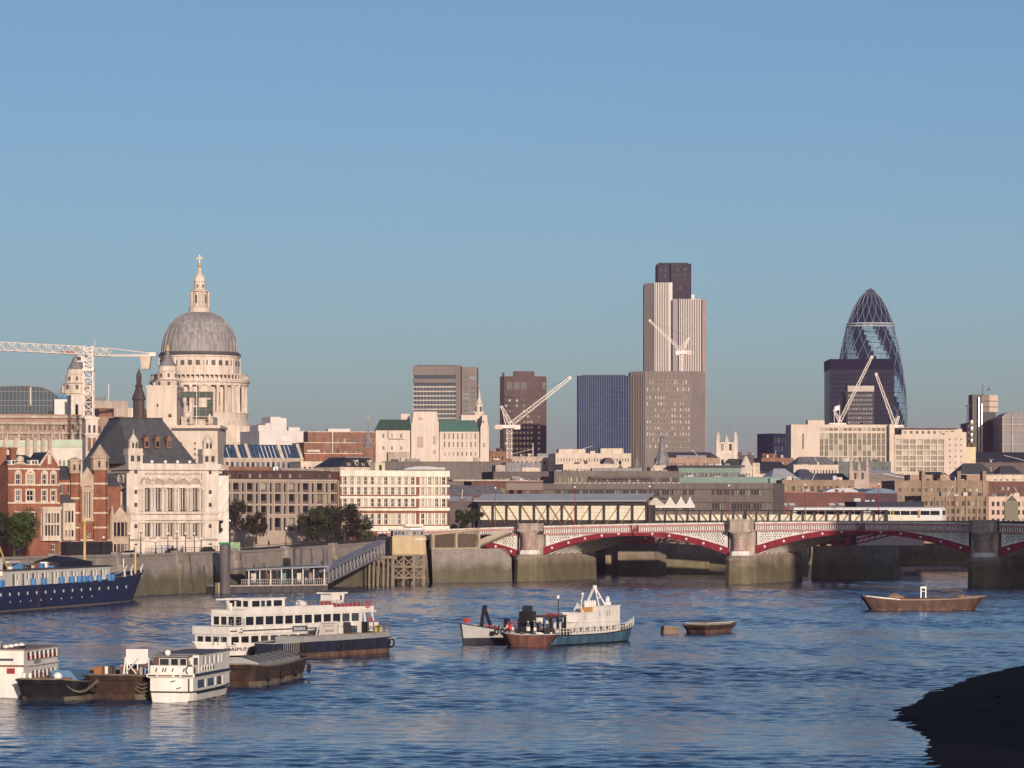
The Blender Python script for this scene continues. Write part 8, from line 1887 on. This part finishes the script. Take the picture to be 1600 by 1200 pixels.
# ================================================================ trees, street furniture, vehicles, people, gull
BARK = M('bark', (.06, .045, .035), .9, .2, 2.)
LEAFD = M('leaf_dark', (.022, .032, .014), .8, .4, .8, rnd=.2, tint=(.045, .05, .018))
LEAFB = M('leaf_brown', (.034, .027, .016), .8, .4, .8, tint=(.02, .024, .012))
LEAFG = M('leaf_green', (.03, .055, .014), .8, .4, .8, tint=(.06, .075, .02))
def tree(px, D, ytop, ybase, wpx, label, leaf, n=2600, name='tree', cat='tree', seed=1, low=.25, group=None):
    r = random.Random(seed); k = D/FPX; zb = WZ(ybase, D); h = WZ(ytop, D)-zb; w = wpx*k/2
    t = thing(name, label, cat, (WX(px, D), D, zb), 0, group)
    b = MB(); b.tube((0, 0, -.4), (.1, 0, h*.45), .09*h*.35+.1, .1, 8); tips = []
    for i in range(9):
        a = r.uniform(0, 6.28); q = r.uniform(.3, .75); e = (w*q*math.cos(a), w*q*math.sin(a), h*r.uniform(.5, .9)); s = (0.05, 0, h*r.uniform(.2, .45)); b.tube(s, e, .1, .04, 5); tips.append(e)
    b.build('trunk', BARK, t)
    c = MB(); cl = [(r.uniform(-1, 1)*w*.72, r.uniform(-1, 1)*w*.72, h*(low+(1-low)*r.uniform(.12, .86)), r.uniform(.22, .42)*min(w, h*.5)) for i in range(15)]+[(e[0], e[1], e[2], .3*min(w, h*.5)) for e in tips]
    for i in range(int(n*1.7)):
        x, y, z, rad = r.choice(cl)
        d = Vector((r.gauss(0, 1), r.gauss(0, 1), r.gauss(0, 1))); d.normalize(); p = Vector((x, y, z))+d*rad*r.random()**.45*1.15
        if p.z < h*low*.6: continue
        u = Vector((r.gauss(0, 1), r.gauss(0, 1), r.gauss(0, 1))).normalized(); v = u.cross(d); s = r.uniform(.15, .36)
        c.quad(p-u*s, p-v*s*.6, p+u*s, p+v*s*.6)
    c.build('crown', leaf, t)
    return t
tree(22, 700, 796, 872, 78, 'dark leafy plane tree beside the red brick house', LEAFG, 5200, seed=2, low=.15)
tree(-20, 690, 800, 872, 70, 'dark tree cut by the left edge behind the funnel', LEAFD, 3600, seed=3, low=.2)
tree(368, 815, 778, 848, 40, 'thin brown tree before the left end of the brown offices', LEAFB, 1700, seed=4)
tree(400, 818, 800, 848, 40, 'low dark bush tree by the middle of the brown offices', LEAFB, 1800, seed=5)
tree(495, 830, 790, 850, 66, 'dark green tree before the right end of the brown offices', LEAFD, 4600, seed=6, low=.05)
tree(538, 836, 786, 852, 72, 'brown leaved tree between the brown offices and banded block', LEAFB, 5000, seed=7, low=.1)
tree(562, 840, 806, 848, 60, 'low dark shrub under the banded block', LEAFD, 2200, seed=8, low=0, name='shrub', cat='shrub')
tree(340, 800, 808, 850, 22, 'bare thin tree by the green hoarding', LEAFB, 420, seed=9)
tree(730, 905, 796, 826, 60, 'dark shrub at the left end of the station truss', LEAFD, 2600, seed=10, low=0, name='shrub', cat='shrub')
# lawn and green hoarding
GRS = M('lawn_green', (.055, .095, .02), .9, .3, .6)
b = MB(); p = [Vector((WX(x, D), D)) for x, D in ((415, 800), (470, 822), (475, 836), (405, 826))]; b.poly([(q.x, q.y, 8.9) for q in p]); tag(b.build('lawn', GRS), 'strip of green lawn before the brown offices', 'lawn', kind='stuff')
t = thing('green_hoarding', 'bright green site hoarding beside the white school', 'hoarding', (WX(335, 782), 782, 8.4), R(30))
for i in range(5): MB().box(i*1.35, i*1.35+1.32, 0, .08, 0, 2.4).build('panel', M('hoarding_green', (.03, .30, .09), .6, .08) if i < 3 else M('hoarding_patchy', (.30, .42, .26), .7, .4, 1.2), t)
# embankment lamps
IRON = M('lamp_iron', (.03, .028, .03), .5)
wl = ['first', 'second', 'third', 'fourth', 'fifth', 'sixth', 'seventh', 'eighth', 'ninth', 'tenth', 'eleventh', 'twelfth']
for i, (px, y0) in enumerate(((166, 838), (205, 832), (218, 828), (243, 845), (262, 832), (277, 829), (291, 832), (305, 832), (313, 840), (358, 812), (447, 824), (576, 806))):
    off = 3.5 if i % 2 else 1.8
    # find point on the bank line offset inland
    best = None
    for s in range(0, 400):
        f = s/400*(len(bank)-1); j = min(int(f), len(bank)-2); u = f-j; a, b_ = Vector(bank[j]), Vector(bank[j+1]); n = Vector((-(b_-a).y, (b_-a).x)).normalized(); q = a+(b_-a)*u+n*off*(4 if px in (358, 447, 576) else 1); pp = 800+q.x/q.y*FPX
        if best is None or abs(pp-px) < best[0]: best = (abs(pp-px), q, max(8.47, wtop[j]+(wtop[j+1]-wtop[j])*u-.98))
    q = best[1]; lamp('embankment_lamp', '%s black globe lamp from the left along the embankment' % wl[i], (q.x, q.y, best[2]), max(3.4, WZ(y0, q.y)-best[2]), IRON, 'globe lamps along the embankment')
# railings on the wall
rb = thing('embankment_railing', 'dark iron railing along the top of the river wall', 'railing', (bank[2][0], bank[2][1], 0))
for i in range(2, 5):
    a, b_ = Vector(bank[i]), Vector(bank[i+1]); n = Vector((-(b_-a).y, (b_-a).x)).normalized(); o = Vector(bank[2]); c = MB(); m = int((b_-a).length/1.2)
    P3 = lambda u, z: (*(a+(b_-a)*u+n*.3-o), wtop[i]+(wtop[i+1]-wtop[i])*u+z)
    for j in range(m+1): c.bar(P3(j/m, 0), P3(j/m, 1.0), .07)
    c.bar(P3(0, 1.0), P3(1, 1.0), .09); c.bar(P3(0, .5), P3(1, .5), .06); c.build('railing_bay', IRON, rb)
# vehicles
TYR = M('tyre', (.015, .015, .015), .8); CGL = M('car_glass', (.015, .018, .022), .1, .05, spec=.6)
def car(px, D, z, rz, col, label, kind='car'):
    m = M('car_'+label.split()[0], col, .35, .05, spec=.5); t = thing(kind, label, 'van' if kind == 'van' else ('coach' if kind == 'coach' else 'car'), (WX(px, D), D, z), rz)
    if kind == 'car': L, W_, h, prof, cab = 4.3, 1.75, 1.45, [(0, .3), (0, .75), (.15, .9), (.9, .95), (3.2, .95), (4.2, .8), (4.3, .5), (4.3, .3)], [(.7, .95), (1.2, 1.42), (2.6, 1.45), (3.3, .95)]
    elif kind == 'van': L, W_, h, prof, cab = 5.0, 1.95, 2.2, [(0, .35), (0, 2.1), (.1, 2.2), (3.4, 2.2), (3.8, 1.9), (4.3, 1.15), (5.0, 1.0), (5.0, .35)], None
    else: L, W_, h, prof, cab = 11.5, 2.5, 3.3, [(0, .4), (0, 3.1), (.2, 3.3), (11.2, 3.3), (11.5, 2.9), (11.5, .4)], None
    MB().extr([(x, -W_/2, zz) for x, zz in prof], (0, W_, 0)).build('body', m, t)
    if cab:
        MB().extr([(x, -W_/2+.1, zz) for x, zz in cab], (0, W_-.2, 0)).build('cabin', CGL, t); MB().box(1.15, 2.65, -W_/2+.12, W_/2-.12, 1.4, 1.48).build('roof', m, t)
    else:
        n = 7 if kind == 'coach' else 1
        for i in range(n):
            x0 = (.5+i*1.5) if n > 1 else 3.0
            for s in (-1, 1): MB().box(x0, x0+(1.35 if n > 1 else .9), s*W_/2-.02, s*W_/2+.02, 1.3 if n == 1 else 1.7, 1.95 if n == 1 else 2.8).build('window', CGL, t)
        MB().box(L-.12 if n > 1 else 3.9, L+.02 if n > 1 else 4.05, -W_/2+.15, W_/2-.15, 1.5, 2.0 if n == 1 else 2.8).build('windscreen', CGL, t)
    for x in (L*.18, L*.8):
        for s in (-1, 1): w = MB().lathe(0, 0, [(.2, 0), (.34, .02), (.34, .2), (.2, .22)], 12).build('wheel', TYR, t); w.location = (x, s*W_/2-.11+(.22 if s < 0 else 0)*0+.11, .34); w.rotation_euler = (R(90), 0, 0)
    for s in (-1, 1): MB().box(L-.05, L+.03, s*W_*.35-.15, s*W_*.35+.15, .6, .75).build('headlight', GLOBE, t)
E = math.atan2(49, 21)
car(252, 738, 8.36, E, (.6, .58, .55), 'white panel van parked on the embankment road', 'van')
car(262, 732, 8.36, E, (.02, .022, .03), 'black saloon car on the embankment before the school')
car(318, 764, 8.4, E, (.025, .02, .022), 'dark saloon car near the green hoarding')
car(196, 706, 8.36, E, (.55, .55, .56), 'silver car behind the bow of the blue ship')
car(586, 838, 10.9, R(20), (.03, .035, .05), 'navy car at the top of the ramp by the shrub')
car(100, 702, 8.36, R(40), (.015, .07, .03), 'dark green coach parked before the red brick gothic hall', 'coach')
# people
def person_mesh(stride=.16, arm=.1):
    vs = [(0, 0, .95), (0, 0, 1.2), (0, 0, 1.42), (0, 0, 1.53), (0, .01, 1.68), (.1, 0, .9), (.12, stride, .5), (.12, stride*.6, .06), (.12, stride*.6-.14, .03), (-.1, 0, .9), (-.12, -stride, .5), (-.12, -stride*1.6, .08), (-.12, -stride*1.6-.12, .03),
          (.2, 0, 1.4), (.26, arm, 1.12), (.25, -arm*.5, .86), (-.2, 0, 1.4), (-.26, -arm, 1.12), (-.25, arm*.5, .86)]
    ed = [(0, 1), (1, 2), (2, 3), (3, 4), (0, 5), (5, 6), (6, 7), (7, 8), (0, 9), (9, 10), (10, 11), (11, 12), (2, 13), (13, 14), (14, 15), (2, 16), (16, 17), (17, 18)]
    rd = [.15, .16, .17, .06, .12, .1, .075, .05, .045, .1, .075, .05, .045, .075, .055, .04, .075, .055, .04]
    me = bpy.data.meshes.new('person'); me.from_pydata(vs, ed, []); o = bpy.data.objects.new('tmp_person', me); C.objects.link(o)
    o.modifiers.new('skin', 'SKIN'); 
    for i, r_ in enumerate(rd): me.skin_vertices[0].data[i].radius = (r_, r_*.8)
    me.skin_vertices[0].data[0].use_root = True
    o.modifiers.new('sub', 'SUBSURF').levels = 1
    dg = bpy.context.evaluated_depsgraph_get(); dg.update(); out = bpy.data.meshes.new_from_object(o.evaluated_get(dg)); bpy.data.objects.remove(o)
    return out
PM = [person_mesh(.16, .1), person_mesh(.04, .05)]
SKIN = M('skin', (.45, .28, .2), .7, .03)
def person(loc, rz, coat, label, k=0):
    me = PM[k].copy(); me.materials.clear(); me.materials.append(coat); me.materials.append(M('trousers', (.03, .03, .04), .8)); me.materials.append(SKIN)
    for p in me.polygons: p.material_index = 2 if p.center.z > 1.55 else (1 if p.center.z < .9 and abs(p.center.x) < .2 else 0)
    o = bpy.data.objects.new('person', me); C.objects.link(o); o.location = loc; o.rotation_euler = (0, 0, rz); tag(o, label, 'person', 'people on the pier and embankment')
    h = MB().ball((0, .03, 1.73), .13, 8, 0, 1.).build('hair', BARK, o)
pier = bpy.data.objects['pontoon']; bpy.context.view_layer.update()
for i, (x, c, lab) in enumerate(((8.3, HW, 'person in white top waiting first under the pontoon canopy'), (11.5, M('coat_red', (.4, .05, .05)), 'person in red coat under the pontoon canopy'), (14.6, BLK, 'person in black coat standing mid pontoon'), (18.4, M('coat_teal', (.05, .25, .25)), 'person in teal jacket on the pontoon'), (21.6, HW, 'person in pale jacket near the gangway foot'), (25, M('coat_red', (.4, .05, .05)), 'person in red at the right end of the pontoon'))):
    person(pier.matrix_world@Vector((x, .9, 1.75)), i*1.3, c, lab, i % 2)
for i, (px, D, z, c, lab) in enumerate(((598, 836, 11.2, BLK, 'person in black by the top of the gangway'), (604, 835, 11.3, M('coat_red', (.4, .05, .05)), 'person in red by the ochre cabin'), (210, 716, 8.5, BLK, 'person in dark coat walking behind the ship bow'), (285, 742, 8.5, M('coat_blue', (.05, .08, .2)), 'person in blue coat walking before the school'), (420, 788, 9.5, BLK, 'person in black by the lawn railing'))):
    person((WX(px, D), D, z), i*1.7, c, lab, i % 2)
# gull flying over the river
D = 500.; t = thing('gull', 'dark gull gliding low over the river below the rusty barge', 'gull', PT(1542, 974, D)); GL = M('gull_dark', (.05, .05, .06), .8)
b = MB(); n = 8; rings = [(-.42, .02), (-.3, .07), (-.1, .11), (.12, .11), (.28, .075), (.38, .065), (.46, .03), (.54, .008)]
for x, r_ in rings:
    for i in range(n): q = 2*math.pi*i/n; b.v.append((r_*math.cos(q), -x, r_*math.sin(q)))
for j in range(len(rings)-1):
    for i in range(n): b.f.append([j*n+i, j*n+(i+1) % n, (j+1)*n+(i+1) % n, (j+1)*n+i]); b.m.append(0)
b.build('body', GL, t)
for s in (-1, 1):
    w = MB(); st = [(0, -.16, .14, .02), (.45, -.2, .1, .16), (.9, -.1, .12, .10), (1.35, .05, .2, -.08), (1.6, .22, .26, -.22)]
    for (x0, a0, b0, z0), (x1, a1, b1, z1) in zip(st[:-1], st[1:]): w.extr([(s*x0, a0, z0), (s*x1, a1, z1), (s*x1, b1, z1), (s*x0, b0, z0)], (0, 0, .035))
    w.build('wing', GL, t)
t_ = MB(); t_.extr([(-.06, .38, 0), (.06, .38, 0), (.14, .62, 0), (-.14, .62, 0)], (0, 0, .02)); t_.build('tail', GL, t)
# ================================================================ the air
hz = bpy.data.materials.new('haze_air'); hz.use_nodes = True
hn = hz.node_tree.nodes; hl = hz.node_tree.links
hn.remove(hn['Principled BSDF'])
pv_ = hn.new('ShaderNodeVolumePrincipled'); pv_.inputs['Density'].default_value = 0.000038
pv_.inputs['Color'].default_value = (.92, .60, .96, 1); pv_.inputs['Anisotropy'].default_value = 0.0
hl.new(pv_.outputs[0], hn['Material Output'].inputs['Volume'])
hb = MB().box(-2550, 2650, -450, 16000, -3, 215)
tag(hb.build('haze', hz), 'thin pale autumn haze over the city', kind='stuff')
